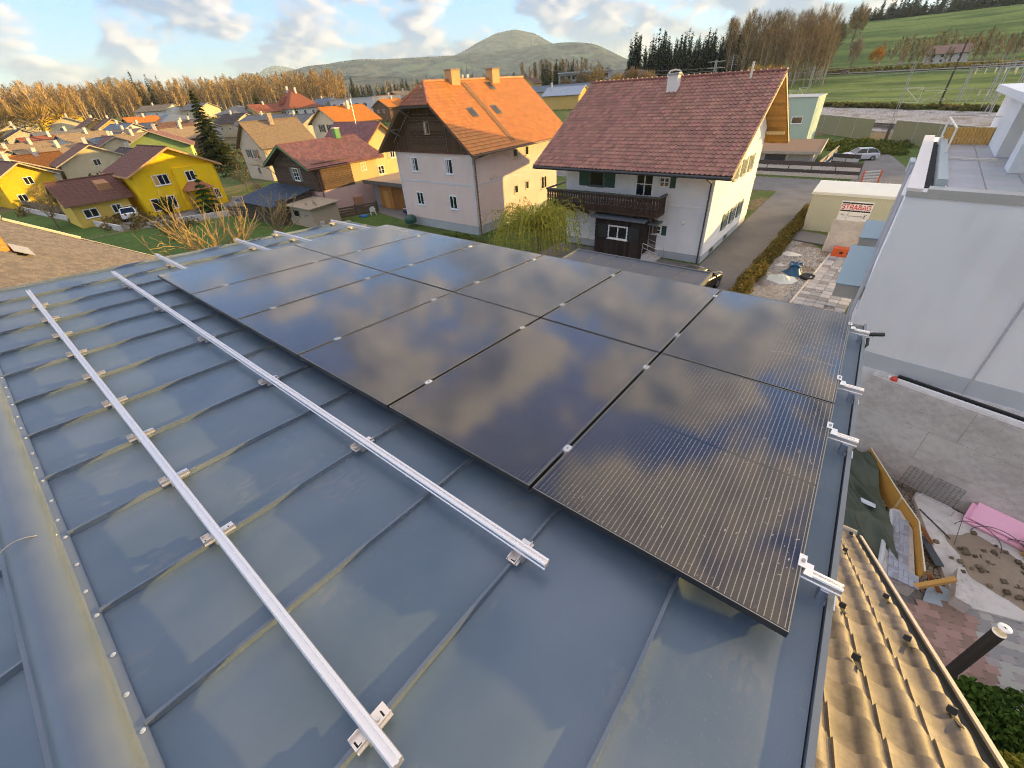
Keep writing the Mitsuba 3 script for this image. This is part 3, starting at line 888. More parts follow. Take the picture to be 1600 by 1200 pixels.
# ---- the white house with the balcony
GREEN = (0.020, 0.075, 0.052)
h = House("white_house", "white house with red tiled roof, green shutters and a dark wooden balcony", "house", -18.68, 30.31, 0.0, 11.10, 12.34)
h.gable_walls(6.19, 11.04, 2.36, 1.47, (0.82, 0.815, 0.80), "x", (0.42, 0.45, 0.48), 0.55)
h.gable_roof(6.19, 11.04, 2.36, 1.47, (0.15, 0.065, 0.05), "x", 0.20, (0.62, 0.52, 0.36), (0.06, 0.065, 0.07), (0.30, 0.17, 0.06))
A, Q = h.A, h.Q
for i, (a0, a1, r0, r1) in enumerate(((Q[0], A[0], Q[1], A[1]), (A[2], Q[2], A[1], Q[1]))):
    vfc = tiled(a0, a1, r0, r1, (0.285, 0.132, 0.098), 0.26, 0.30, 0.36, "wave", seed=i)
    v = vfc[0] @ h.M[:3, :3].T + h.M[:3, 3]
    part(h.roof, "tiles", shape((v, vfc[1], vfc[2]), "vc_satin"), "vc_satin", kind="stuff")
rt = B((0.22, 0.09, 0.075), 0.15)
for i in range(36):
    x = -1.47 + 14.0 * i / 36
    rt.path([(x, 6.17, 11.12), (x + 0.42, 6.17, 11.15)], [0.10, 0.13], 7)
h.part("ridge_tiles", rt, "vc_satin", parent=h.roof, kind="stuff")
# soffit planks and purlins under the right gable overhang
so = B((0.34, 0.19, 0.065), 0.2, 3)
for i in range(24):
    for sgn in (0, 1):
        t0, t1 = i / 24, (i + 0.94) / 24
        ya, yb = (-2.36 + 8.53 * t0, -2.36 + 8.53 * t1) if sgn == 0 else (12.34 + 2.36 - 8.53 * t0, 12.34 + 2.36 - 8.53 * t1)
        za, zb = 6.19 + 4.85 * t0 - 0.205, 6.19 + 4.85 * t1 - 0.205
        p = [(11.1, ya, za), (12.5, ya, za), (12.5, yb, zb), (11.1, yb, zb)]
        so.hexa([np.array(q) - [0, 0, 0.02] for q in (p if sgn == 0 else p[::-1])] + [np.array(q) for q in (p if sgn == 0 else p[::-1])])
h.part("soffit", so, "vc_matte", kind="stuff")
for y, z in ((0.2, 7.0), (6.17, 10.45), (12.1, 7.0)):
    h.part("purlin", B((0.50, 0.40, 0.24)).box(11.1, y - 0.09, z - 0.12, 12.45, y + 0.09, z + 0.10), "vc_matte")
ch = h.chimney(5.75, 4.95, 8.9, 11.25, 0.72, 0.62, (0.72, 0.70, 0.66))
h.part("chimney_cover", B((0.55, 0.52, 0.45)).path([(5.30, 4.95, 11.42), (5.45, 4.95, 11.53), (5.75, 4.95, 11.58), (6.05, 4.95, 11.53), (6.20, 4.95, 11.42)], 0.05, 6).box(5.35, 4.62, 11.36, 6.15, 5.28, 11.40), "vc_satin", parent=h.roof)
h.part("chimney_apron", B((0.10, 0.10, 0.11)).hexa([(5.3, 4.25, 9.86), (6.2, 4.25, 9.86), (6.2, 4.66, 10.09), (5.3, 4.66, 10.09), (5.3, 4.25, 9.93), (6.2, 4.25, 9.93), (6.2, 4.66, 10.16), (5.3, 4.66, 10.16)]), "vc_satin", parent=h.roof)
h.part("vent_pipe", B((0.7, 0.66, 0.58)).path([(10.6, 5.6, 10.7), (10.6, 5.6, 11.7)], 0.07, 8), "vc_satin", parent=h.roof)
an = B((0.25, 0.25, 0.25)).path([(9.1, 6.3, 11.0), (9.1, 6.3, 12.2)], 0.03, 6)
for i in range(5):
    an.beam((9.1 - 0.35, 6.3, 12.1 - i * 0.12), (9.1 + 0.35, 6.3, 12.1 - i * 0.12), 0.02, 0.02)
h.part("aerial", an, "vc_satin", parent=h.roof)
# openings of the front wall (u = local x)
WHT = (0.80, 0.80, 0.79)
h.window("f", 2.66, 5.22, 1.22, 1.22, (0.10, 0.10, 0.10), 0, GREEN, shut_side="lr")
h.window("f", 6.43, 4.62, 1.30, 2.28, WHT, 1, None, False, hb=2)
h.window("f", 7.83, 5.22, 0.72, 0.66, WHT, 1, GREEN, shut_side="r", hb=1)
h.window("f", 7.72, 1.98, 0.66, 0.62, WHT, 1, GREEN, shut_side="r", hb=1)
for u in (5.2, 7.3, 9.4):
    h.window("r", u, 5.22, 0.80, 1.15, (0.45, 0.45, 0.43), 1, GREEN, shut_side="lr")
    h.window("r", u - 0.5, 1.88, 0.80, 1.15, (0.45, 0.45, 0.43), 1, GREEN, shut_side="lr")
h.window("r", 8.2, 7.75, 0.5, 0.7, WHT, 0, GREEN, shut_side="l")
for u in (2.4, 6.0):
    h.window("r", u, 0.33, 0.6, 0.32, (0.2, 0.2, 0.2), 0, None, False)
bd = B((0.80, 0.79, 0.76))
bd.box(-0.03, -0.03, 3.62, 11.13, 12.37, 3.78)
h.part("moulding", bd, "vc_plaster")
dp = B((0.055, 0.06, 0.068))
dp.path([(11.0, -2.2, 6.05), (10.98, -1.6, 5.85), (10.9, -0.12, 5.35), (10.9, -0.10, 5.0), (10.9, -0.10, 0.0)], 0.055, 8)
dp.path([(-1.45, -2.42, 6.12), (12.55, -2.42, 6.12)], 0.085, 8)
h.part("gutter", dp, "vc_satin", True)
for x, z in ((9.53, 2.72), (2.1, 2.5)):
    h.part("wall_lamp", B((0.75, 0.73, 0.66)).lathe([(0, -0.14), (0.09, -0.10), (0.13, 0), (0.09, 0.10), (0, 0.14)], (x, -0.14, z), 10), "vc_satin", True)
# balcony
BW = (0.060, 0.038, 0.026)
bal = B(BW)
bx0, bx1, by0 = -0.96, 8.10, -1.30
bal.box(bx0, by0, 3.12, bx1, 0.0, 3.30).box(bx0, by0, 3.12, -0.01, 4.4, 3.30)
h.part("balcony", bal, "dark_wood")
bk_ = "white_house__balcony"
rl = B((0.075, 0.085, 0.065))
rl.box(bx0 - 0.05, by0 - 0.10, 4.40, bx1 + 0.05, by0 + 0.06, 4.50).box(bx0 - 0.08, by0, 4.40, bx0 + 0.08, 4.4, 4.50).box(bx1 - 0.08, by0 + 0.061, 4.40, bx1 + 0.08, 0.0, 4.50)
h.part("handrail", rl, "vc_satin", parent=bk_)
kb = B(BW).box(bx0, by0 - 0.02, 3.32, bx1, by0 + 0.03, 3.44).box(bx0, by0 - 0.02, 4.24, bx1, by0 + 0.03, 4.34)
h.part("rail_beam", kb, "dark_wood", parent=bk_)
def slat_poly(x, w, y, horiz=True):
    pts = [(-0.5, 3.24), (0.5, 3.24), (0.5, 3.55), (0.36, 3.66), (0.5, 3.78), (0.5, 4.02), (0.36, 4.12), (0.5, 4.22), (0.5, 4.40), (-0.5, 4.40), (-0.5, 4.22), (-0.36, 4.12), (-0.5, 4.02), (-0.5, 3.78), (-0.36, 3.66), (-0.5, 3.55)]
    m = trimesh.creation.extrude_polygon(_Poly([(a * w, c) for a, c in pts]), 0.025, engine="earcut")
    v = m.vertices
    q = np.c_[v[:, 0], -v[:, 2], v[:, 1]]
    if not horiz:
        q = np.c_[q[:, 1], q[:, 0], q[:, 2]]
    return q + np.array([x, y, 0]), m.faces
n_ = 42
for i in range(n_):
    v, f = slat_poly(bx0 + 0.12 + (bx1 - bx0 - 0.24) * i / (n_ - 1), 0.185, by0 - 0.022)
    h.part("slat", B(tuple(np.array(BW) * rng.uniform(0.8, 1.3))).add(v, f), "vc_matte", parent=bk_)
for i in range(6):
    v, f = slat_poly(bx1, 0.185, by0 + 0.12 + i * 0.21, False)
    h.part("slat", B(tuple(np.array(BW) * rng.uniform(0.8, 1.3))).add(v, f), "vc_matte", parent=bk_)
for x in (-0.6, 0.9, 2.1, 6.2, 7.6):
    h.part("console", B(BW).beam((x, -0.02, 2.55), (x, -1.1, 3.1), 0.14, 0.14).box(x - 0.08, by0 + 0.05, 2.98, x + 0.08, 0, 3.12), "dark_wood", parent=bk_)
# the dark wooden porch under it
px0, px1, py = 3.36, 7.15, -1.2
po = B((0.040, 0.030, 0.027)).box(px0, py, 0.0, px1, -0.004, 2.72)
pk = h.part("porch", po, "vc_matte")
pl = B((0.045, 0.034, 0.03), 0.3, 6)
for i in range(17):
    x = px0 + (px1 - px0) * i / 17
    pl.box(x + 0.01, py - 0.02, 0.02, x + (px1 - px0) / 17 - 0.01, py, 2.72)
h.part("boarding", pl, "vc_matte", parent=pk, kind="stuff")
h.part("porch_roof", B((0.13, 0.15, 0.17)).hexa([(px0 - 0.25, py - 0.35, 2.74), (px1 + 0.2, py - 0.35, 2.74), (px1 + 0.2, -0.004, 2.80), (px0 - 0.25, -0.004, 2.80), (px0 - 0.25, py - 0.35, 2.84), (px1 + 0.2, py - 0.35, 2.84), (px1 + 0.2, -0.004, 2.97), (px0 - 0.25, -0.004, 2.97)]), "vc_satin", parent=pk)
h.part("door_canopy", B((0.10, 0.115, 0.13)).box(px1 + 0.21, -1.05, 2.55, px1 + 0.95, -0.004, 2.63), "vc_satin", parent=pk)
h.window("f", 5.25, 1.78, 1.55, 0.98, WHT, 1, (0.030, 0.035, 0.038), off=1.222)
h.part("front_door", B((0.10, 0.085, 0.07)).box(px1 + 0.06, -0.05, 0.35, px1 + 0.62, -0.006, 2.4), "vc_satin")
st = B((0.50, 0.50, 0.48))
for i in range(4):
    st.box(px1 + 0.05 + i * 0.28, -1.15, 0, px1 + 0.05 + (i + 1) * 0.28, -0.1, 0.36 - i * 0.09)
h.part("steps", st, "concrete")
hr = B((0.75, 0.76, 0.77))
for y in (-1.18, -0.12):
    hr.path([(px1 + 0.1, y, 1.25), (px1 + 1.25, y, 0.95), (px1 + 1.3, y, 0.0)], 0.022, 6).path([(px1 + 0.1, y, 0.36), (px1 + 0.1, y, 1.25)], 0.022, 6)
    hr.path([(px1 + 0.1, y, 0.95), (px1 + 1.28, y, 0.62)], 0.014, 6)
h.part("step_rail", hr, "vc_metal")

# ---- the pink house with the orange roof and the dark wooden gable
h = House("pink_house", "tall pink house with bright orange tiled roof and dark wood cladding in its gable", "house", -36.55, 28.17, 0.0, 9.89, 13.03)
PINK = (0.74, 0.60, 0.55)
ze, zr, of, os, hz = 6.85, 11.97, 1.13, 1.11, 10.43
w, d = h.w, h.d
h.gable_walls(ze, zr, of, os, PINK, "y", (0.40, 0.43, 0.45), 0.8)
# half-hipped roof
xm = w / 2
run = (xm + os) * (zr - hz) / (zr - ze)
hy = 0.35
c = B((0.40, 0.15, 0.045))
E0, E1, Hl, Hr, Rf = np.array((-os, -of, ze)), np.array((w + os, -of, ze)), np.array((xm - run, -of, hz)), np.array((xm + run, -of, hz)), np.array((xm, hy, zr))
F0, F1, Rb = np.array((-os, d + of, ze)), np.array((w + os, d + of, ze)), np.array((xm, d + of, zr))
dn = np.array((0, 0, 0.18))
for up, col in ((0, (0.40, 0.15, 0.045)), (1, (0.16, 0.10, 0.06))):
    o = -dn * up
    fl = lambda *p: c.poly([q + o for q in (p if not up else p[::-1])], col)
    fl(E1, F1, Rb, Rf, Hr)
    fl(F0, E0, Hl, Rf, Rb)
    fl(Hl, Hr, Rf)
for a, b_ in ((E0, Hl), (Hl, Hr), (Hr, E1)):
    c.quad(a, b_, b_ - dn, a - dn, (0.10, 0.085, 0.07))
c.quad(E1, F1, F1 - dn, E1 - dn, (0.08, 0.07, 0.065)).quad(F0, E0, E0 - dn, F0 - dn, (0.08, 0.07, 0.065)).quad(Rb, F1, F1 - dn, Rb - dn, (0.1, 0.09, 0.08)).quad(F0, Rb, Rb - dn, F0 - dn, (0.1, 0.09, 0.08))
h.roof = h.part("roof", c, "vc_matte")


def keep_slope(sgn):
    def k(p):
        t = (abs(p[0] - xm) / (xm + os))          # 0 ridge .. 1 eave
        z = zr - (zr - ze) * t
        return not (z > hz and p[1] < -of + (hy + of) * (z - hz) / (zr - hz) + 0.02)
    return k


for i, q in enumerate(((E1, F1, np.array((xm, -of, zr)), Rb), (F0, E0, Rb, np.array((xm, -of, zr))))):
    vfc = tiled(*q, (0.54, 0.20, 0.035), 0.12, 0.30, 0.36, "flat", keep_slope(i), seed=7 + i)
    v = vfc[0] @ h.M[:3, :3].T + h.M[:3, 3]
    part(h.roof, "tiles", shape((v, vfc[1], vfc[2]), "vc_satin"), "vc_satin", kind="stuff")
Hm = (Hl + Hr) / 2
Ltop = np.linalg.norm(Rf - Hm)
vfc = tiled(Hl, Hr, Hl + (Rf - Hm), Hr + (Rf - Hm), (0.30, 0.11, 0.05), 0.2, 0.27, 0.33, "flat", lambda p: abs(p[0] - xm) < run * (zr - p[2]) / (zr - hz) + 0.03, seed=5)
v = vfc[0] @ h.M[:3, :3].T + h.M[:3, 3]
part(h.roof, "hip_tiles", shape((v, vfc[1], vfc[2]), "vc_satin"), "vc_satin", kind="stuff")
rt = B((0.42, 0.15, 0.05), 0.15)
def caps(p, q, n_):
    p, q = np.array(p), np.array(q)
    for i in range(n_):
        a, b_ = p + (q - p) * i / n_, p + (q - p) * (i + 1.1) / n_
        rt.path([a + [0, 0, 0.08], b_ + [0, 0, 0.10]], [0.10, 0.13], 6)
caps(Rf, Rb, 34); caps(Hr, Rf, 6); caps(Hl, Rf, 6)
h.part("ridge_tiles", rt, "vc_satin", parent=h.roof, kind="stuff")
sl_ = np.array([xm + os, 0, ze - zr]); sl_ = sl_ / np.linalg.norm(sl_)
sn_ = np.array([-sl_[2], 0, sl_[0]])
for (x, y, L) in ((7.82, 2.85, 1.05), (7.82, 6.05, 1.05), (5.62, 8.05, 0.95)):
    o = np.array([x, y, zr - (zr - ze) * (x - xm) / (xm + os)]) + sn_ * 0.09
    k = h.part("roof_window", B((0.13, 0.12, 0.11)).obox(o, sl_ * L / 2, (0, 0.36, 0), sn_ * 0.05), "vc_satin", parent=h.roof)
    h.part("roof_window_pane", B((0.5, 0.5, 0.5)).obox(o + sn_ * 0.052, sl_ * (L / 2 - 0.09), (0, 0.28, 0), sn_ * 0.004), "pane", parent=h.roof)
ld = B((0.32, 0.25, 0.16))
for i in range(26):
    t = 0.35 + 7.1 * i / 26
    o = np.array([xm, 4.75, zr]) + sl_ * t + sn_ * 0.16
    ld.obox(o, sl_ * 0.035, (0, 0.20, 0), sn_ * 0.02)
for y in (4.55, 4.95):
    ld.obox(np.array([xm, y, zr]) + sl_ * 3.85 + sn_ * 0.13, sl_ * 3.6, (0, 0.02, 0), sn_ * 0.03)
h.part("roof_ladder", ld, "vc_matte", parent=h.roof)
h.chimney(xm + 0.1, 3.75, 11.2, 12.75, 0.8, 1.05, (0.58, 0.36, 0.17), (0.30, 0.22, 0.16))
h.chimney(xm + 0.15, 9.2, 11.2, 12.75, 0.8, 1.05, (0.58, 0.36, 0.17), (0.30, 0.22, 0.16))
# cladding of the gable: upright planks at the sides, boards across the middle
cl = B((0.10, 0.06, 0.035), 0.35, 4)
def ztop(x):
    return min(ze + (zr - ze) * (xm + os - abs(x - xm)) / (xm + os) - 0.24, 10.35)
for i in range(40):
    x0, x1 = -0.05 + (w + 0.1) * i / 40, -0.05 + (w + 0.1) * (i + 0.93) / 40
    if 2.6 < (x0 + x1) / 2 < 7.1:
        cl.box(x0, -0.07, 9.75, x1, -0.03, min(ztop(x0), ztop(x1)))
        continue
    zt_ = min(ztop(x0), ztop(x1))
    cl.box(x0, -0.07, 6.88, x1, -0.03, max(zt_, 6.95))
for j in range(12):
    z0 = 6.88 + j * 0.239
    cl.box(2.55, -0.065, z0, 7.1, -0.03, z0 + 0.225)
h.part("cladding", cl, "vc_matte", kind="stuff")
h.part("cladding_rail", B((0.13, 0.06, 0.045)).box(-0.12, -0.14, 6.74, w + 0.12, 0.0, 6.86), "vc_matte")
for x, s in ((1.2, 1), (w - 1.2, -1), (3.0, 1), (w - 3.0, -1)):
    z = ztop(x)
    h.part("roof_bracket", B((0.22, 0.20, 0.18)).beam((x, -0.05, z - 0.55), (x, -1.0, z - 0.02), 0.10, 0.12).box(x - 0.07, -1.1, z - 0.02, x + 0.07, 0, z + 0.10), "vc_matte")
h.window("f", 4.98, 8.72, 0.72, 0.98, (0.30, 0.20, 0.12), 1, None, off=0.07, light=(0.55, 0.5, 0.44))
WF = (0.70, 0.74, 0.80)
for u in (2.53, 7.08):
    h.window("f", u, 5.72, 0.98, 1.24, WF, 1, None, light=(0.5, 0.5, 0.5))
    h.window("f", u, 2.68, 0.98, 1.20, WF, 1, None)
for u, z, w_, h_ in ((5.98, 6.05, 0.66, 0.80), (7.8, 6.1, 0.55, 0.80), (5.85, 2.95, 0.58, 0.74), (7.65, 3.02, 0.55, 0.76), (10.6, 2.75, 1.0, 1.25)):
    h.window("r", u, z, w_, h_, (0.62, 0.52, 0.40), 0 if w_ < 0.8 else 1, None)
for u in (6.6, 10.3):
    h.window("r", u, 0.42, 0.8, 0.4, (0.3, 0.3, 0.3), 0, None, False)
vt = B((0.66, 0.52, 0.44))
h.fbox(vt, "r", 2.15, 2.55, 4.42, 4.58, 0.004, 0.05)
h.fbox(vt, "r", 2.65, 2.80, 4.50, 4.75, 0.004, 0.05)
h.part("vent_cover", vt, "vc_matte")
bd = B((0.62, 0.60, 0.62))
bd.box(-0.025, -0.025, 4.18, w + 0.025, d + 0.025, 4.36).box(w - 0.22, -0.03, 0.8, w + 0.03, 0.02, 6.74).box(-0.03, -0.03, 0.8, 0.2, 0.02, 6.74)
h.part("moulding", bd, "vc_plaster")
dp = B((0.16, 0.11, 0.08))
dp.path([(w + os + 0.06, -1.1, ze - 0.08), (w + os + 0.06, d + 1.1, ze - 0.08)], 0.085, 8)
dp.path([(w + os, 0.9, ze - 0.12), (w + 0.5, 0.5, ze - 0.35), (w + 0.12, 0.22, ze - 0.5), (w + 0.12, 0.22, 0.0)], 0.06, 8)
dp.path([(-os - 0.06, -1.1, ze - 0.08), (-os - 0.06, d + 1.1, ze - 0.08)], 0.085, 8)
h.part("gutter", dp, "vc_satin", True)

# ---- the brown wooden house with the wing
h = House("timber_house", "house with brown timber cladding above pink walls, green edged gable and cross wing", "house", -57.05, 25.48, 0.0, 9.14, 8.2)
ze, zr, of, os = 5.18, 7.39, 0.95, 0.53
h.gable_walls(ze, zr, of, os, (0.60, 0.42, 0.38), "y")
h.gable_roof(ze, zr, of, os, (0.25, 0.10, 0.08), "y", 0.18, (0.13, 0.30, 0.12), (0.30, 0.13, 0.09), (0.10, 0.06, 0.04))
A, Q = h.A, h.Q
for i, q in enumerate(((A[2], Q[2], A[1], Q[1]), (Q[0], A[0], Q[1], A[1]))):
    vfc = tiled(*q, (0.30, 0.125, 0.085), 0.25, 0.30, 0.35, "wave", seed=17 + i)
    part(h.roof, "tiles", shape((vfc[0] @ h.M[:3, :3].T + h.M[:3, 3], vfc[1], vfc[2]), "vc_satin"), "vc_satin", kind="stuff")
w, d = h.w, h.d
cl = B((0.105, 0.070, 0.048), 0.25, 3)
for j in range(14):
    z0 = 2.75 + j * 0.205
    cl.box(-0.04, -0.05, z0, w + 0.05, -0.004, z0 + 0.19)
    cl.box(w + 0.004, 0, z0, w + 0.05, 4.6, z0 + 0.19)
for j in range(9):
    z0 = 5.62 + j * 0.17
    hw = (w / 2 + os) * (zr - z0 - 0.35) / (zr - ze)
    if hw > 0.2:
        cl.box(w / 2 - hw, -0.05, z0, w / 2 + hw, -0.004, z0 + 0.155)
h.part("cladding", cl, "vc_matte", kind="stuff")
h.part("sheathing", B((0.62, 0.46, 0.22)).box(w + 0.004, 4.62, 2.75, w + 0.03, d, 5.35), "vc_plaster")
h.window("f", 5.2, 4.35, 1.2, 1.35, (0.72, 0.72, 0.62), 1, (0.16, 0.17, 0.16), off=0.05, hb=2)
h.window("f", 6.9, 1.75, 1.1, 0.9, (0.7, 0.7, 0.68), 1, None)
h.window("r", 6.3, 4.4, 0.8, 0.9, (0.70, 0.66, 0.55), 1, None, hb=1)
h.window("r", 7.6, 1.6, 0.9, 1.2, (0.70, 0.70, 0.68), 1, None, hb=1)
h.part("meter_box", B((0.42, 0.25, 0.14)).box(w + 0.004, 3.9, 0.3, w + 0.4, 4.8, 1.4), "vc_matte")
h.chimney(w / 2 + 0.15, 6.6, 6.9, 8.35, 0.62, 0.62, (0.16, 0.34, 0.13), (0.62, 0.58, 0.52))
dp = B((0.20, 0.10, 0.08)).path([(w + os + 0.05, -0.9, ze - 0.1), (w + os + 0.05, d + 0.4, ze - 0.1)], 0.07, 6).path([(w + os, 0.6, ze - 0.12), (w + 0.15, 0.3, ze - 0.5), (w + 0.12, 0.3, 0)], 0.05, 6)
h.part("gutter", dp, "vc_satin", True)
h2 = House("house_wing", "tile roofed wing with a sunlit yellow gable behind the brown timber house", "house wing", -61.5, 34.2, 0.0, 9.4, 7.9)
h2.gable_walls(4.9, 8.5, 0.45, 0.6, (0.66, 0.54, 0.26), "x")
h2.gable_roof(4.9, 8.5, 0.45, 0.6, (0.20, 0.085, 0.08), "x", 0.18, (0.36, 0.22, 0.15), (0.2, 0.1, 0.08), (0.25, 0.15, 0.08))
A, Q = h2.A, h2.Q
vfc = tiled(Q[0], A[0], Q[1], A[1], (0.22, 0.095, 0.09), 0.22, 0.30, 0.35, "wave", seed=27)
part(h2.roof, "tiles", shape((vfc[0] @ h2.M[:3, :3].T + h2.M[:3, 3], vfc[1], vfc[2]), "vc_satin"), "vc_satin", kind="stuff")
h2.window("r", 3.0, 3.0, 1.0, 1.05, WHT, 1, None, hb=1)
h2.window("r", 5.3, 4.6, 0.8, 0.9, WHT, 1, (0.35, 0.38, 0.2))
h2.window("f", 8.6, 3.2, 0.9, 0.9, WHT, 1, None, hb=1)
h2.part("aerial_mast", B((0.5, 0.5, 0.5)).path([(6.6, 2.6, 7.4), (6.6, 2.6, 11.2)], 0.03, 5), "vc_metal", parent=h2.roof)
# ------------------------------------------------------------------ the new building on the right and its yard
def prism(b, pts, z0, z1, col=None):
    pts = [np.array(p, float) for p in pts]
    for i in range(len(pts)):
        p, q = pts[i], pts[(i + 1) % len(pts)]
        b.quad((*p, z0), (*q, z0), (*q, z1), (*p, z1), col)
    b.poly([(*p, z1) for p in pts], col)
    b.poly([(*p, z0) for p in pts[::-1]], col)
    return b


nb = thing("new_building", "large white flat roofed building with a roof terrace, right of the solar panels", "building")
FP = [(0.93, 15.25), (6.3, 14.687), (6.9, 27.0), (1.45, 27.0)]
WALLC = (0.78, 0.79, 0.80)
part(nb, "wall", prism(B(WALLC), FP, 0.0, 8.38), "vc_plaster")
part(nb, "low_wing", prism(B(WALLC), [(6.304, 14.9), (22.0, 13.2), (23.0, 27.0), (6.904, 27.0)], 0.0, 5.0), "vc_plaster")
FX, FY = np.array([0.9945, -0.1043]), np.array([0.044, 0.999])
def onf(t, o=0.0):
    p = np.array(FP[0]) + FX * t + np.array([-0.1043, -0.9945]) * o
    return p
b = B((0.45, 0.47, 0.49))
for t in (3.02,):
    p, q = onf(t, 0.004), onf(t + 0.07, 0.03)
    b.box(p[0], q[1] - 0.01, 3.25, p[0] + 0.05, p[1] + 0.02, 8.3)
part(nb, "joint_cover", b, "vc_satin")
pb = B((0.50, 0.53, 0.56))
pa, pc = onf(0.4, 0.02), onf(5.3, 0.02)
pb.quad((*onf(0.2, 0.012), 3.25), (*onf(5.3, 0.012), 3.25), (*onf(5.3, 0.012), 3.75), (*onf(0.2, 0.012), 3.75)).quad((*onf(0.2, 0.012), 3.75), (*onf(5.3, 0.012), 3.75), (*onf(5.3, 0.0), 3.76), (*onf(0.2, 0.0), 3.76))
part(nb, "plinth", pb, "vc_plaster")
# parapets: left one with pale capping plates, front one flat beige
for i in range(5):
    y0, y1 = 15.22 + i * 2.36, 15.22 + (i + 1) * 2.36 - 0.012
    x0, x1 = 0.90 + 0.044 * (y0 - 15.2), 0.90 + 0.044 * (y1 - 15.2)
    part(nb, "capping_plate", B((0.72, 0.66, 0.60)).hexa([(x0 - 0.03, y0, 8.38), (x0 + 0.30, y0, 8.38), (x1 + 0.30, y1, 8.38), (x1 - 0.03, y1, 8.38), (x0 - 0.03, y0, 8.46), (x0 + 0.30, y0, 8.45), (x1 + 0.30, y1, 8.45), (x1 - 0.03, y1, 8.46)]), "vc_satin")
b = B((0.40, 0.40, 0.37))
p0, p1, p2, p3 = onf(0.36, 0.035), onf(5.3, 0.035), onf(5.3, -0.42), onf(0.36, -0.42)
prism(b, [p0, p1, p2, p3], 8.383, 8.46)
prism(b, [onf(-0.03, 0.035), onf(0.355, 0.035), onf(0.355, -0.03), onf(-0.03, -0.03)], 8.30, 8.376)
b.quad((*onf(-0.03, 0.035), 8.25), (*onf(5.3, 0.035), 8.25), (*onf(5.3, 0.036), 8.384), (*onf(-0.03, 0.036), 8.384))
part(nb, "parapet", b, "vc_satin")
b = B((0.33, 0.37, 0.37)).hexa([(1.42, 15.7, 8.384), (1.62, 15.7, 8.384), (1.98, 25.2, 8.384), (1.80, 25.2, 8.384), (1.42, 15.7, 8.62), (1.62, 15.7, 8.62), (1.98, 25.2, 8.62), (1.80, 25.2, 8.62)])
part(nb, "upstand", b, "vc_satin")
part(nb, "gap_strip", B((0.03, 0.032, 0.035)).hexa([(1.23, 15.7, 8.384), (1.41, 15.7, 8.384), (1.79, 25.2, 8.384), (1.62, 25.2, 8.384), (1.23, 15.7, 8.40), (1.41, 15.7, 8.40), (1.79, 25.2, 8.40), (1.62, 25.2, 8.40)]), "vc_matte")
tl = np.random.default_rng(2)
for i in range(7):
    for j in range(12):
        x, y = 1.70 + i * 0.72 + 0.03 * j, 15.85 + j * 0.72 - 0.1 * 0.72 * i
        if y > 24.3:
            continue
        g = tl.uniform(0.92, 1.06)
        part(nb, "terrace_slab", B((0.36 * g, 0.37 * g, 0.385 * g)).box(x, y, 8.384, x + 0.705, y + 0.705, 8.412), "vc_satin")
ph = B((0.62, 0.64, 0.66))
prism(ph, [(3.02, 21.2), (6.6, 20.8), (6.6, 26.5), (3.2, 26.5)], 8.42, 10.0)
part(nb, "upper_storey", ph, "vc_plaster")
ph = B((0.60, 0.64, 0.68))
prism(ph, [(3.0, 18.3), (3.55, 18.25), (3.6, 19.3), (3.05, 19.3)], 8.42, 10.0)
part(nb, "pillar", ph, "vc_plaster")
sc_ = B((0.55, 0.60, 0.66))
for i in range(14):
    sc_.box(3.62 + i * 0.2, 17.3 - i * 0.02, 8.42, 3.62 + i * 0.2 + 0.17, 17.36 - i * 0.02, 9.95)
part(nb, "screen", sc_, "vc_satin", kind="stuff")
ph = B((0.60, 0.63, 0.66))
prism(ph, [(2.75, 16.9), (6.8, 16.5), (6.8, 26.8), (2.9, 26.8)], 10.0, 10.22)
part(nb, "roof_slab", ph, "vc_plaster")
rs = B((0.62, 0.36, 0.10))
for i in range(17):
    x = 1.80 + i * 0.095
    rs.hexa([(x, 24.35, 8.42), (x + 0.05, 24.31, 8.42), (x + 0.093, 24.35, 8.42), (x + 0.05, 24.40, 8.42), (x, 24.35, 8.98), (x + 0.05, 24.31, 8.98), (x + 0.093, 24.35, 8.98), (x + 0.05, 24.40, 8.98)])
part(nb, "corrugated_screen", rs, "vc_satin", kind="stuff")
rl = B((0.78, 0.74, 0.66))
rl.beam((1.74, 24.3, 9.32), (3.35, 24.3, 9.32), 0.05, 0.04).beam((1.74, 24.3, 8.42), (1.74, 24.3, 9.34), 0.06, 0.06).beam((1.74, 20.5, 9.32), (1.74, 24.27, 9.32), 0.04, 0.04).beam((1.74, 20.5, 8.42), (1.74, 20.5, 9.34), 0.05, 0.05).beam((1.77, 20.5, 8.45), (3.0, 20.5, 8.45), 0.04, 0.05)
part(nb, "terrace_rail", rl, "vc_satin")
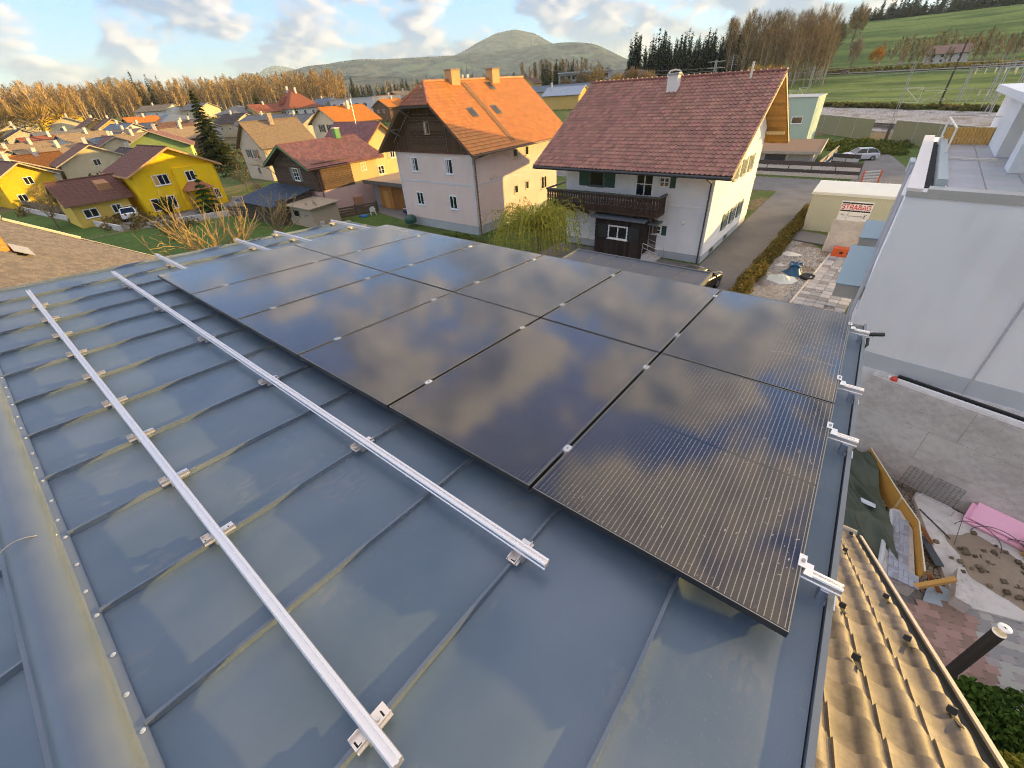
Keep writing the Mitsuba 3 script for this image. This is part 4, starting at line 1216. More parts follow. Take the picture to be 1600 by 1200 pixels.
for i, (y0, y1, x0, z) in enumerate(((15.8, 20.0, 0.22, 5.5), (21.2, 24.0, 0.46, 5.5))):
    wx = lambda y: 0.93 + 0.044 * (y - 15.25) - 0.004
    c = B((0.42, 0.40, 0.36)).hexa([(x0, y0, z - 0.42), (wx(y0), y0, z - 0.42), (wx(y1), y1, z - 0.42), (x0 + 0.08, y1, z - 0.42), (x0, y0, z - 0.03), (wx(y0), y0, z - 0.03), (wx(y1), y1, z - 0.03), (x0 + 0.08, y1, z - 0.03)])
    k = part(nb, "bay_box", c, "vc_plaster")
    part(k, "cover_sheet", B((0.22, 0.33, 0.38), 0.0).hexa([(x0 - 0.03, y0 - 0.03, z - 0.028), (wx(y0), y0 - 0.03, z - 0.028), (wx(y1), y1 + 0.03, z - 0.028), (x0 + 0.05, y1 + 0.03, z - 0.028), (x0 - 0.03, y0 - 0.03, z), (wx(y0), y0 - 0.03, z + 0.02), (wx(y1), y1 + 0.03, z + 0.02), (x0 + 0.05, y1 + 0.03, z)]), "vc_satin")
for x, y in ((0.86, 15.6), (1.05, 20.5)):
    part(nb, "downpipe", B((0.55, 0.58, 0.60)).path([(x, y, 8.2), (x - 0.02, y, 0.1)], 0.05, 8), "vc_satin", True)
part(nb, "gutter_box", B((0.42, 0.50, 0.52)).box(0.98, 20.6, 7.9, 1.12, 21.6, 8.3), "vc_satin")

# concrete basement wall with a terrace slab on top
CA = math.radians(-14.5)
CM = TM(1.92, 14.78, 0, CA)
cw = thing("concrete_wall", "bare grey concrete basement wall with formwork joints below the white building", "wall")
b = B()
for i in range(5):
    for j in range(3):
        x0, x1 = i * 2.4 - (j % 2) * 0.6, i * 2.4 + 2.39 - (j % 2) * 0.6
        b.box(max(x0, 0), 0, j * 1.05, x1, 0.3, j * 1.05 + 1.042)
part(cw, "wall_panels", b.tx(CM), "concrete", kind="stuff")
part(cw, "wall_core", B((0.24, 0.23, 0.22)).box(0.01, 0.006, 0, 11.2, 0.29, 3.135).tx(CM), "vc_matte")
part(cw, "slab", B((0.40, 0.38, 0.355)).box(0.0, 0.02, 3.146, 11.4, 2.2, 3.20).tx(CM), "concrete")
part(cw, "edge_strip", B((0.76, 0.75, 0.74)).box(0.35, 0.14, 3.202, 11.4, 0.24, 3.27).tx(CM), "vc_satin")
part(cw, "sealing_membrane", B((0.02, 0.021, 0.023)).box(0.5, 0.245, 3.202, 11.4, 0.42, 3.222).box(0.55, 0.30, 3.222, 6.0, 0.36, 3.33).tx(CM), "vc_satin")
single("red_bag", B((0.55, 0.06, 0.03), 0.2).lathe([(0.0, 0), (0.10, 0.0), (0.09, 0.07), (0.03, 0.12), (0, 0.12)], (2.45, 14.82, 3.20), 8), "vc_satin", "small red object lying on the concrete slab at the foot of the white building", "bag")

# yard ground: gravel, slabs and pavers
struct("yard", sheet([(0.6, 6.0), (14, 6.0), (14, 14.0), (1.95, 14.75), (0.9, 15.3), (-0.6, 15.3)], 0.010), "gravel")
struct("gravel_strip", sheet([(-4.4, 22), (1.0, 22), (1.3, 36.5), (-1.0, 37.2), (-3.6, 40.5)], 0.012), "gravel")
pg = np.random.default_rng(12)
pav = thing("grey_paving", "grey paving of large square concrete pavers beside the white building", "paving")
pvs = [shape(B((0.36 * g, 0.37 * g, 0.40 * g)).hexa([(-0.24, -0.24, 0), (0.24, -0.24, 0), (0.24, 0.24, 0), (-0.24, 0.24, 0), (-0.235, -0.235, 0.055), (0.235, -0.235, 0.055), (0.235, 0.235, 0.055), (-0.235, 0.235, 0.055)]), "vc_matte") for g in (0.62, 0.8, 0.95, 1.1)]
for i in range(6):
    for j in range(26):
        x, y = -1.32 + i * 0.495 + 0.045 * j, 23.2 + j * 0.52
        if x > 1.25 + 0.02 * (y - 22) or pg.random() < 0.03 or y > 36.2:
            continue
        part(pav, "paver", pvs[pg.integers(4)], "vc_matte", M=TM(x, y, 0.012 + pg.uniform(0, 0.006), pg.normal(0, 0.015)))
part(pav, "edge_kerb", B((0.42, 0.41, 0.40)).hexa([(-1.72, 22.9, 0), (-1.62, 22.9, 0), (-0.42, 36.3, 0), (-0.52, 36.3, 0), (-1.72, 22.9, 0.10), (-1.62, 22.9, 0.10), (-0.42, 36.3, 0.10), (-0.52, 36.3, 0.10)]), "concrete")
rp = thing("red_paving", "reddish block paving in the yard below the tan tiled roof", "paving")
rps = [shape(B((0.33 * g, 0.22 * g, 0.19 * g)).box(-0.118, -0.092, 0, 0.118, 0.092, 0.055), "vc_matte") for g in (0.8, 0.95, 1.1)]
gps = [shape(B((0.36 * g, 0.35 * g, 0.34 * g)).box(-0.118, -0.092, 0, 0.118, 0.092, 0.055), "vc_matte") for g in (0.8, 0.95, 1.1)]
gp_ = thing("stone_paving", "pale grey block paving to the right of the reddish paving", "paving")
struct("paving_bed", sheet([(3.0, 7.2), (9.2, 7.2), (9.2, 11.6), (4.9, 10.75), (3.2, 9.7)], 0.016), "asphalt")
ca, sa = math.cos(0.42), math.sin(0.42)
cnt = [0, 0]
for i in range(26):
    for j in range(22):
        u, v = i * 0.245 + (j % 2) * 0.12, j * 0.19
        x, y = 3.2 + u * ca - (v - 1.7) * sa, 7.7 + u * sa * 0.55 + (v - 1.0) * ca
        side = x - 5.35 + 0.25 * (y - 9.35)
        if not (3.1 < x < 8.4 and 7.5 < y < 10.35 + (x - 4.75) * 0.62):
            continue
        red = side < 0
        k = 0 if red else 1
        if cnt[k] > 210:
            continue
        cnt[k] += 1
        part(rp if red else gp_, "paver", (rps if red else gps)[pg.integers(3)], "vc_matte", M=TM(x, y, 0.018, 0.30))
cs = thing("concrete_slab", "pale concrete slab in the yard carrying a heap of sandy soil", "slab")
part(cs, "slab", prism(B((0.55, 0.54, 0.52)), [(4.82, 10.35), (9.0, 11.6), (9.0, 12.75), (6.4, 13.36), (4.1, 13.95), (4.02, 13.7), (4.62, 11.1)], 0.0, 0.14), "concrete")
part(cs, "block", B().hexa([(4.68, 10.28, 0.02), (4.98, 10.22, 0.02), (5.05, 10.85, 0.02), (4.78, 11.25, 0.02), (4.68, 10.28, 0.42), (4.98, 10.22, 0.42), (5.05, 10.85, 0.42), (4.78, 11.25, 0.42)]), "concrete")
def heap(cx, cy, r, hgt, seed, z=0.14, n=46, ex=1.0):
    a, b_ = np.meshgrid(np.linspace(0, 1, n), np.linspace(0, 2 * np.pi, 2 * n), indexing="ij")
    rr = r * a * (1 + 0.25 * (meshkit.noise(np.stack([np.cos(b_) * 2 + seed, np.sin(b_) * 2, 0 * a], -1)) - 0.5) * 2)
    x, y = cx + rr * np.cos(b_) * ex, cy + rr * np.sin(b_)
    hh_ = hgt * np.exp(-3.2 * a ** 2) + 0.10 * hgt * 6 * (meshkit.fbm(np.stack([x * 5, y * 5, 0 * x + seed], -1), 4, 3) - 0.45) * (1 - a ** 3)
    return np.stack([x, y, z + np.maximum(hh_ * (1 - a ** 4), 0.002)], -1)
single("sand_heap", B((0.30, 0.25, 0.185)).grid(heap(5.75, 12.0, 1.0, 0.20, 3)[:, ::1]), "vc_matte", "low heap of brown sandy soil on the pale concrete slab", "heap", smooth=True)
ck = B((0.14, 0.11, 0.075), 0.4, 5)
for _ in range(70):
    x, y = 5.75 + pg.normal(0, 0.5), 12.0 + pg.normal(0, 0.42)
    s_ = pg.uniform(0.015, 0.06)
    ck.obox((x, y, 0.17 + 0.1 * math.exp(-((x - 5.75) ** 2 + (y - 12) ** 2) * 2)), (s_, s_ * 0.4, 0), (-s_ * 0.4, s_ * 0.8, 0.2 * s_), (0, 0, s_ * 0.6))
single("soil_clods", ck, "vc_matte", "dark clods of earth scattered over the sandy heap", "soil", kind="stuff")
# orange formwork boards: an angled fence of boards on edge
fb = thing("board_barrier", "angled barrier of orange formwork boards around the tarpaulin pit", "barrier")
pts = [(2.72, 14.62), (3.56, 12.72), (3.92, 12.02), (4.02, 10.35)]
for i in range(3):
    p, q = np.array(pts[i]), np.array(pts[i + 1])
    d = (q - p) / np.linalg.norm(q - p)
    n_ = np.array([-d[1], d[0]])
    for j in range(3):
        b = B()
        c = (p + q) / 2
        b.obox((*c, 0.14 + 0.235 * j), (*(d * (np.linalg.norm(q - p) / 2 - 0.006)), 0), (*(n_ * 0.0135), 0), (0, 0, 0.115))
        part(fb, "board", b, "orange_board")
    part(fb, "top_edge", B((0.72, 0.66, 0.50)).obox((*c, 0.737), (*(d * (np.linalg.norm(q - p) / 2 - 0.006)), 0), (*(n_ * 0.0135), 0), (0, 0, 0.008)), "vc_matte")
part(fb, "joint_strip", B((0.70, 0.58, 0.32)).beam((3.545, 12.70, 0.03), (3.545, 12.70, 0.74), 0.04, 0.04), "vc_matte")
for x, y, a in ((4.02, 11.95, 0.4), (4.12, 10.45, 0.2)):
    part(fb, "strut", B((0.32, 0.15, 0.06)).beam((x, y, 0.62), (x + 0.45, y + 0.1, 0.04), 0.06, 0.09), "vc_matte")
single("timber_beam", B((0.50, 0.27, 0.08), 0.1).beam((3.92, 10.02, 0.42), (4.62, 10.62, 0.62), 0.10, 0.12), "vc_matte", "short brown timber lying across the near end of the orange boards", "timber")
# pit with tarpaulin
a, b_ = np.meshgrid(np.linspace(0, 1, 60), np.linspace(0, 1, 50), indexing="ij")
x, y = 1.6 + 2.05 * b_ * (0.62 + 0.38 * a) + 0.0 * a, 14.5 - 4.3 * a
fold = meshkit.fbm(np.stack([x * 1.6 + 0.6 * y, y * 0.7, 0 * x], -1), 4, 7)
ridge = np.abs(2 * meshkit.noise(np.stack([x * 2.2 + y * 1.2, y * 0.55, 0 * x + 3], -1)) - 1)
zt = 0.02 + 0.45 * fold + 0.26 * (1 - ridge) ** 3 + 0.18 * np.abs(b_ - 0.4)
single("tarpaulin", B((0.060, 0.075, 0.050)).grid(np.stack([x, y, zt], -1)[:, ::-1]), "vc_satin", "creased dark green tarpaulin covering the pit between the tiled roof and the orange boards", "tarpaulin", smooth=True)
single("plastic_sheet", B((0.55, 0.60, 0.66), 0.15).add([(2.7, 12.45, 0.42), (3.02, 12.35, 0.46), (3.05, 12.2, 0.44), (2.74, 12.28, 0.40), (3.2, 12.42, 0.43)], [[3, 2, 1], [3, 1, 0], [2, 4, 1]]), "vc_satin", "small pale scrap of plastic lying on the green tarpaulin", "plastic scrap")
ge = B((0.40, 0.43, 0.47), 0.15)
q = np.array(pts[0]); q2 = np.array((3.45, 12.55))
for i in range(16):
    p = q + (q2 - q) * i / 16 + np.array([-0.16, -0.07])
    ge.box(p[0] - 0.09, p[1] - 0.07, 0.02, p[0] + 0.06, p[1] + 0.05, 0.16 + 0.03 * (i % 3))
single("stone_row", ge, "concrete", "row of small grey edging stones along the foot of the orange boards", "kerb stones", kind="stuff")
blue = thing("block_paving", "bluish grey block paving laid in a basket weave inside the orange boards", "paving")
bps = [shape(B((0.32 * g, 0.34 * g, 0.39 * g)).box(-0.097, -0.047, 0, 0.097, 0.047, 0.06), "vc_matte") for g in (0.85, 1.0, 1.12)]
for i in range(5):
    for j in range(12):
        for k in range(2):
            x, y = 3.10 + 0.2 * i, 10.05 + 0.2 * j
            lim0, lim1 = 3.30 + 0.04 * (y - 10), 3.98 - 0.02 * (y - 10.3) - max(0, (y - 11.9) * 0.5)
            if not (lim0 < x < lim1 - 0.08):
                continue
            o = (0, (k - 0.5) * 0.1) if (i + j) % 2 else ((k - 0.5) * 0.1, 0)
            part(blue, "paver", bps[pg.integers(3)], "vc_matte", M=TM(x + o[0], y + o[1], 0.42, 0 if (i + j) % 2 else math.pi / 2))
part(blue, "bed", prism(B((0.16, 0.16, 0.16)), [(3.22, 10.0), (3.96, 10.0), (3.90, 11.95), (3.62, 12.55), (3.45, 12.5)], 0.0, 0.418), "concrete")
part(blue, "fleece_edge", B((0.52, 0.54, 0.55), 0.1).path([(3.22, 10.0, 0.42), (3.27, 10.6, 0.46), (3.30, 11.2, 0.42), (3.38, 11.8, 0.47), (3.42, 12.4, 0.44)], [0.05, 0.07, 0.05, 0.07, 0.04], 6), "vc_matte", True)
single("blue_board", B((0.34, 0.42, 0.50)).hexa([(4.2, 9.95, 0.03), (4.85, 10.25, 0.03), (4.8, 10.75, 0.05), (4.35, 10.75, 0.05), (4.2, 9.95, 0.06), (4.85, 10.25, 0.06), (4.8, 10.75, 0.08), (4.35, 10.75, 0.08)]), "vc_satin", "bluish sheet lying on the ground beside the concrete block", "board")
# rebar mesh leaning on the wall
mb = B((0.055, 0.052, 0.05))
o, ex, ez = np.array((3.62, 14.0, 0.05)), np.array((math.cos(CA), math.sin(CA), 0)), np.array((0.12, 0.32, 0.94))
for i in range(13):
    mb.path([o + ex * 0.085 * i * 1.25, o + ex * 0.085 * i * 1.25 + ez * 0.78], 0.006, 4)
for j in range(11):
    mb.path([o + ez * 0.078 * j, o + ez * 0.078 * j + ex * 1.28], 0.006, 4)
single("rebar_mesh", mb, "vc_satin", "dark welded steel mesh leaning against the concrete wall", "steel mesh")
lf = B((0.70, 0.72, 0.73)).path([(4.02, 13.55, 0.02), (4.02, 13.6, 0.34), (4.10, 13.62, 0.40), (4.75, 13.46, 0.40), (4.84, 13.42, 0.34), (4.84, 13.38, 0.02)], 0.014, 6)
single("wire_bow", lf, "vc_metal", "pale bent metal bow standing in front of the dark steel mesh", "metal bow", smooth=True)
single("pink_boards", B((0.84, 0.46, 0.60), 0.06).obox((5.95, 13.40, 0.34), ex * 0.86, (-0.07, -0.27, -0.14), (-0.01, -0.02, 0.045)).obox((6.0, 13.43, 0.44), ex * 0.80, (-0.07, -0.25, -0.13), (-0.01, -0.02, 0.045)), "vc_matte", "stack of pink insulation boards leaning against the concrete wall", "insulation boards")
wb = B((0.09, 0.09, 0.09))
for r_, x in ((0.36, 5.35), (0.42, 5.75), (0.34, 6.3)):
    wb.path([(x + r_ * math.cos(t) * 1.2, 12.9 - 0.25 * math.cos(t), 0.12 + 1.3 * r_ * math.sin(t)) for t in np.linspace(0, math.pi, 15)], 0.010, 5)
wb.path([(4.92, 13.0, 0.62), (6.5, 12.7, 0.6)], 0.008, 4).path([(4.86, 12.3, 0.15), (4.9, 13.1, 0.7)], 0.010, 4)
single("reinforcing_bows", wb, "vc_satin", "thin arched reinforcing bars over the sandy heap", "reinforcing bars", smooth=True)
single("steel_bar", B((0.05, 0.05, 0.055)).path([(4.15, 13.2, 0.16), (4.78, 12.45, 0.17)], 0.018, 6), "vc_satin", "dark steel bar lying on the pale concrete slab", "bar")
single("grate_mat", B((0.06, 0.075, 0.09), 0.2).hexa([(4.12, 12.1, 0.15), (4.26, 12.15, 0.15), (4.62, 11.35, 0.15), (4.44, 11.25, 0.15), (4.12, 12.1, 0.19), (4.26, 12.15, 0.19), (4.62, 11.35, 0.19), (4.44, 11.25, 0.19)]), "vc_satin", "narrow dark mat lying beside the orange boards on the slab", "mat")
single("timber_stack", B((0.42, 0.28, 0.09), 0.15).obox((6.75, 12.98, 0.30), ex * 0.5, (0.1, 0.24, 0), (0, 0, 0.14)).obox((6.72, 13.0, 0.50), ex * 0.55, (0.1, 0.24, 0), (0, 0, 0.05), (0.10, 0.10, 0.09)), "vc_matte", "dark topped timber stack at the end of the pink boards", "timber")
# black pipe beside the tiled roof
pp_ = thing("flue_pipe", "upright black pipe with an open top beside the tan tiled roof", "pipe")
pb = B((0.025, 0.025, 0.028)).path([(3.32, 6.05, 0.0), (3.32, 6.05, 4.55)], 0.075, 16)
part(pp_, "tube", pb, "vc_satin", True)
part(pp_, "top_ring", B((0.62, 0.62, 0.62)).lathe([(0.0, 4.551), (0.074, 4.552), (0.076, 4.56), (0, 4.562)], (3.32, 6.05, 0), 20), "vc_metal")
part(pp_, "cover_glass", B((0.8, 0.8, 0.8)).lathe([(0.02, 4.60), (0.070, 4.60), (0.074, 4.615), (0.02, 4.62)], (3.36, 6.12, 0), 18), "vc_gloss", True)

# hedges
def leaf_blob(b, centre, rad, n, size, cols, r, shell=0.35, up=0.3):
    """Leaf clumps spread through an ellipsoid, denser towards its surface."""
    d = r.normal(size=(n, 3))
    d /= np.linalg.norm(d, axis=1, keepdims=True)
    t = r.uniform(shell, 1, n) ** 0.5
    P = np.asarray(centre) + d * np.asarray(rad) * t[:, None]
    a = r.normal(size=(n, 3)); a /= np.linalg.norm(a, axis=1, keepdims=True)
    c = np.cross(a, r.normal(size=(n, 3))); c /= np.linalg.norm(c, axis=1, keepdims=True)
    s_ = size * r.uniform(0.5, 1.4, (n, 1))
    V_ = np.stack([P - a * s_, P + c * s_ * 0.55, P + a * s_, P - c * s_ * 0.55], 1).reshape(-1, 3)
    F_ = np.arange(4 * n).reshape(n, 4)
    F_ = np.vstack([F_[:, [0, 1, 2]], F_[:, [0, 2, 3]]])
    k = r.integers(len(cols), size=n)
    C_ = np.repeat(np.asarray(cols)[k] * r.uniform(0.7, 1.3, (n, 1)), 4, axis=0)
    b.v.append(V_); b.f.append(F_ + b.n); b.c.append(C_); b.n += len(V_)
    return b


GRN = [(0.065, 0.125, 0.024), (0.095, 0.165, 0.034), (0.045, 0.090, 0.020)]
YEL = [(0.34, 0.30, 0.05), (0.20, 0.22, 0.04)]
hg = np.random.default_rng(31)
hd = B()
for cx, cy, r_, hh_ in ((4.55, 7.15, 0.75, 1.5), (5.4, 7.45, 0.85, 1.55), (6.3, 7.75, 0.9, 1.5), (7.3, 8.1, 0.9, 1.5), (8.2, 8.4, 0.9, 1.5)):
    leaf_blob(hd, (cx, cy, hh_ * 0.5), (r_, 0.62, hh_ * 0.62), 3600, 0.055, GRN, hg, 0.5)
single("conifer_hedge", hd, "vc_leaf", "dense dark green clipped hedge below the reddish paving", "hedge")
hd = B()
for cx, cy, r_, hh_ in ((3.9, 5.4, 0.8, 1.6), (4.8, 5.75, 0.9, 1.7), (5.8, 6.15, 0.9, 1.6)):
    leaf_blob(hd, (cx, cy, hh_ * 0.5), (r_, 0.7, hh_ * 0.6), 3300, 0.055, GRN, hg, 0.5)
leaf_blob(hd, (5.0, 6.2, 1.5), (0.5, 0.35, 0.3), 700, 0.05, YEL, hg, 0.3)
leaf_blob(hd, (5.9, 6.6, 1.45), (0.5, 0.35, 0.3), 700, 0.05, YEL, hg, 0.3)
single("shrub", hd, "vc_leaf", "green shrub with yellow tipped leaves in front of the clipped hedge", "shrub")
# ------------------------------------------------------------------ between the houses: carport, drive, hedge, container, road, railway
struct("driveway", sheet([(-7.5, 17.5), (-4.6, 17.5), (-4.2, 30), (-3.9, 48), (-3.4, 56), (-7.45, 56), (-7.55, 45), (-7.5, 30)], 0.008), "asphalt")
struct("forecourt", sheet([(-19, 17.5), (-7.51, 17.5), (-7.51, 30), (-19, 30)], 0.008), "asphalt")
struct("road", sheet([(-40, 56.01), (14, 56.01), (16, 63.5), (-40, 64.5)], 0.008), "asphalt")
struct("side_road", sheet([(-1.5, 63.51), (4.5, 63.51), (3.5, 74), (0.5, 92), (-2, 92), (-1, 78)], 0.008), "asphalt")
cp = thing("carport", "flat grey roofed carport in front of the white house", "carport")
part(cp, "roof", B((0.10, 0.11, 0.125)).box(-12.7, 16.5, 2.52, -4.9, 22.1, 2.64), "vc_satin")
part(cp, "roof_edge", B((0.15, 0.16, 0.17)).box(-12.78, 16.42, 2.40, -12.701, 22.18, 2.70).box(-4.899, 16.42, 2.40, -4.82, 22.18, 2.70).box(-12.7, 22.101, 2.40, -4.9, 22.18, 2.70), "vc_satin")
for i in range(1, 6):
    x = -12.7 + i * 1.3
    part(cp, "sheet_joint", B((0.075, 0.08, 0.09)).box(x - 0.02, 16.5, 2.641, x + 0.02, 22.1, 2.655), "vc_satin")
for x in (-12.5, -8.7, -5.1):
    part(cp, "post", B((0.2, 0.2, 0.2)).box(x - 0.06, 21.7, 0, x + 0.06, 21.82, 2.5), "vc_satin")


def car(name, text, x, y, yaw, col, z=0.0, L=4.35, W=1.78, H=1.48, kind="hatch", group=None):
    t = thing(name, text, "car", group)
    M = TM(x, y, z, yaw)
    st = np.array([-0.5, -0.485, -0.42, -0.30, 0.0, 0.20, 0.32, 0.43, 0.485, 0.5]) * L
    zb = np.array([0.42, 0.30, 0.22, 0.20, 0.20, 0.20, 0.20, 0.22, 0.28, 0.40])
    zs = np.array([0.78, 0.92, 0.97, 0.98, 0.97, 0.95, 0.93, 0.84, 0.72, 0.55]) if kind != "suv" else np.array([0.85, 1.02, 1.06, 1.06, 1.04, 1.02, 1.0, 0.93, 0.82, 0.62])
    hw = np.array([0.80, 0.90, 0.97, 1.0, 1.0, 1.0, 0.99, 0.95, 0.86, 0.72]) * W / 2
    ring = lambda i: [(st[i], -hw[i] * 0.93, zb[i]), (st[i], -hw[i], zb[i] + 0.18), (st[i], -hw[i], zs[i] - 0.20), (st[i], -hw[i] * 0.93, zs[i] - 0.04), (st[i], -hw[i] * 0.72, zs[i]), (st[i], 0, zs[i] + 0.02),
                      (st[i], hw[i] * 0.72, zs[i]), (st[i], hw[i] * 0.93, zs[i] - 0.04), (st[i], hw[i], zs[i] - 0.20), (st[i], hw[i], zb[i] + 0.18), (st[i], hw[i] * 0.93, zb[i])]
    P = np.array([ring(i) for i in range(len(st))])
    b = B(col).grid(P)
    b.poly(P[0]).poly(P[-1][::-1])
    part(t, "body", b.tx(M), "vc_gloss", True)
    s = zs[4] - 0.03
    c0 = np.array([(-0.47, 0.86, 0), (-0.36, 0.74, 0.85), (-0.28, 0.70, 1), (-0.02, 0.70, 1.0), (0.06, 0.71, 0.92), (0.24, 0.84, 0)]) if kind != "saloon" else np.array([(-0.40, 0.86, 0), (-0.24, 0.72, 0.9), (-0.18, 0.70, 1), (0.0, 0.70, 1.0), (0.07, 0.71, 0.92), (0.25, 0.84, 0)])
    G = np.array([[(a * L, -w_ * W / 2 - (0.0 if q else 0.0), s), (a * L, -w_ * W / 2, s + q * (H - s))] for a, w_, q in c0])
    gl = B((0.015, 0.017, 0.02))
    for i in range(5):
        for sg in (-1, 1):
            p = [(c0[i, 0] * L, sg * 0.87 * W / 2, s), (c0[i + 1, 0] * L, sg * 0.87 * W / 2, s), (c0[i + 1, 0] * L, sg * c0[i + 1, 1] * W / 2, s + c0[i + 1, 2] * (H - s)), (c0[i, 0] * L, sg * c0[i, 1] * W / 2, s + c0[i, 2] * (H - s))]
            gl.poly(p if sg < 0 else p[::-1])
        a, c_ = c0[i], c0[i + 1]
        gl.quad((a[0] * L, a[1] * W / 2, s + a[2] * (H - s)), (a[0] * L, -a[1] * W / 2, s + a[2] * (H - s)), (c_[0] * L, -c_[1] * W / 2, s + c_[2] * (H - s)), (c_[0] * L, c_[1] * W / 2, s + c_[2] * (H - s)))
    part(t, "windows", gl.tx(M), "pane")
    r = B(col)
    x0, x1 = c0[1, 0] * L - 0.03, c0[4, 0] * L + 0.03
    r.hexa([(x0, -0.72 * W / 2, H - 0.14), (x1, -0.72 * W / 2, H - 0.08), (x1, 0.72 * W / 2, H - 0.08), (x0, 0.72 * W / 2, H - 0.14), (x0 + 0.12, -0.66 * W / 2, H - 0.02), (x1 - 0.12, -0.66 * W / 2, H + 0.015), (x1 - 0.12, 0.66 * W / 2, H + 0.015), (x0 + 0.12, 0.66 * W / 2, H - 0.02)])
    for sg in (-1, 1):
        for i, j in ((0, 1), (5, 4)):
            p, q = (c0[i, 0] * L, sg * c0[i, 1] * W / 2, s), (c0[j, 0] * L, sg * c0[j, 1] * W / 2, s + c0[j, 2] * (H - s))
            r.beam(p, q, 0.09, 0.06)
        r.beam((-0.12 * L, sg * 0.87 * W / 2, s), (-0.12 * L, sg * 0.71 * W / 2, H - 0.05), 0.09, 0.03)
    part(t, "roof", r.tx(M), "vc_gloss")
    for wx in (-0.31, 0.31):
        for sg in (-1, 1):
            o = np.array([wx * L, sg * (W / 2 - 0.10), 0.31])
            wl = B((0.02, 0.02, 0.02)).path([o - [0, 0.11, 0], o + [0, 0.11, 0]], 0.315, 18)
            k = part(t, "wheel", wl.tx(M), "vc_matte", True)
            part(k, "rim", B((0.45, 0.46, 0.47)).path([o + [0, sg * 0.09, 0], o + [0, sg * 0.118, 0]], 0.19, 12).tx(M), "vc_metal")
    for sg in (-1, 1):
        part(t, "headlight", B((0.75, 0.76, 0.78)).obox((0.468 * L, sg * 0.60 * W / 2, 0.70), (0.05, -0.05 * sg, 0), (0.03 * sg, 0.20, 0), (0, 0, 0.07)).tx(M), "vc_gloss")
        part(t, "tail_light", B((0.40, 0.02, 0.02)).obox((-0.487 * L, sg * 0.70 * W / 2, 0.80), (0.04, 0, 0), (0, 0.12, 0), (0, 0, 0.11)).tx(M), "vc_gloss")
        part(t, "mirror", B(col).obox((0.17 * L, sg * (W / 2 + 0.05), 1.0), (0.06, 0, 0), (0, 0.08, 0), (0, 0, 0.06)).tx(M), "vc_gloss")
    part(t, "number_plate", B((0.75, 0.75, 0.75)).obox((-0.502 * L, 0, 0.62), (0.008, 0, 0), (0, 0.25, 0), (0, 0, 0.055)).tx(M), "vc_satin")
    return t


car("parked_car", "black car parked between the carport and the white house", -6.55, 25.6, math.radians(78), (0.012, 0.013, 0.016), H=1.46)
car("parked_car", "dark blue car with its front showing beside the left side of the pink house", -39.3, 32.2, math.radians(-78), (0.020, 0.026, 0.042))
car("parked_car", "silver car parked beyond the striped fences at the side road", -1.9, 79.8, math.radians(205), (0.52, 0.54, 0.56))
car("parked_car", "white estate car parked beside the yellow house with its rear towards the lawn", -73.2, 12.9, math.radians(168), (0.78, 0.78, 0.78), kind="suv", H=1.62, L=4.6)
car("parked_car", "grey white car parked behind the white estate car", -79.0, 12.6, math.radians(172), (0.55, 0.56, 0.57), kind="suv", H=1.6, L=4.5)

# dry hedge along the drive
hg = np.random.default_rng(41)
DRY = [(0.20, 0.16, 0.045), (0.16, 0.14, 0.04), (0.10, 0.11, 0.03), (0.24, 0.18, 0.06), (0.14, 0.10, 0.04)]
hd = B()
for i in range(26):
    t = i / 25
    cx, cy = -4.05 + 0.75 * t + hg.normal(0, 0.08), 24.5 + 23.0 * t
    leaf_blob(hd, (cx, cy, 0.45), (0.52, 0.75, 0.55), 520, 0.075, DRY, hg, 0.2)
single("dry_hedge", hd, "vc_leaf", "long low hedge of dry yellowish grass along the drive", "hedge")

# site container, concrete wall element with the builder's sign, crate, rubbish
ct = thing("site_container", "pale beige site container behind the concrete wall element", "container")
b = B((0.60, 0.60, 0.47)).box(-3.05, 42.0, 0.0, 4.6, 46.4, 2.78)
for i in range(38):
    b.box(-3.0 + i * 0.2, 41.975, 0.1, -2.9 + i * 0.2, 42.0, 2.7, (0.58, 0.58, 0.45))
part(ct, "walls", b, "vc_satin")
part(ct, "roof", B((0.72, 0.71, 0.60)).hexa([(-3.15, 41.9, 2.79), (4.7, 41.9, 2.79), (4.7, 46.5, 2.79), (-3.15, 46.5, 2.79), (-3.1, 41.95, 2.98), (4.65, 41.95, 2.98), (4.65, 46.45, 3.05), (-3.1, 46.45, 3.05)]), "vc_satin")
single("wall_element", B().hexa([(-1.08, 36.9, 0), (1.25, 36.9, 0), (1.25, 37.15, 0), (-1.08, 37.15, 0), (-0.98, 36.95, 2.25), (1.2, 36.95, 2.25), (1.2, 37.1, 2.25), (-0.98, 37.1, 2.25)]), "concrete", "upright grey concrete wall element carrying the builder's sign", "wall element")
sg = thing("site_sign", "white construction company sign with red capitals reading STRABAG on top of the concrete wall element", "sign")
SX0, SX1, SZ0, SZ1, SY = -0.86, 0.86, 2.27, 3.50, 36.98
part(sg, "panel", B((0.80, 0.78, 0.78)).box(SX0, SY, SZ0, SX1, SY + 0.04, SZ1), "vc_satin")
part(sg, "bar", B((0.03, 0.03, 0.03)).box(SX0 + 0.03, SY - 0.006, SZ1 - 0.16, SX1 - 0.04, SY - 0.001, SZ1 - 0.07), "vc_satin")
part(sg, "bar", B((0.03, 0.03, 0.03)).box(SX0 + 0.03, SY - 0.006, SZ1 - 0.66, SX1 - 0.04, SY - 0.001, SZ1 - 0.57), "vc_satin")
def lettering(parent, name, text, x0, z0, height, width, y, col, bold=True):
    m = meshkit.text_mesh(text, height, 0.006, bold)
    v = m.vertices - [m.bounds[0][0], 0, 0]
    v[:, 0] *= width / v[:, 0].max()
    part(parent, name, B(col).add(np.c_[x0 + v[:, 0], y - v[:, 2], z0 + v[:, 1]], m.faces), "vc_satin")
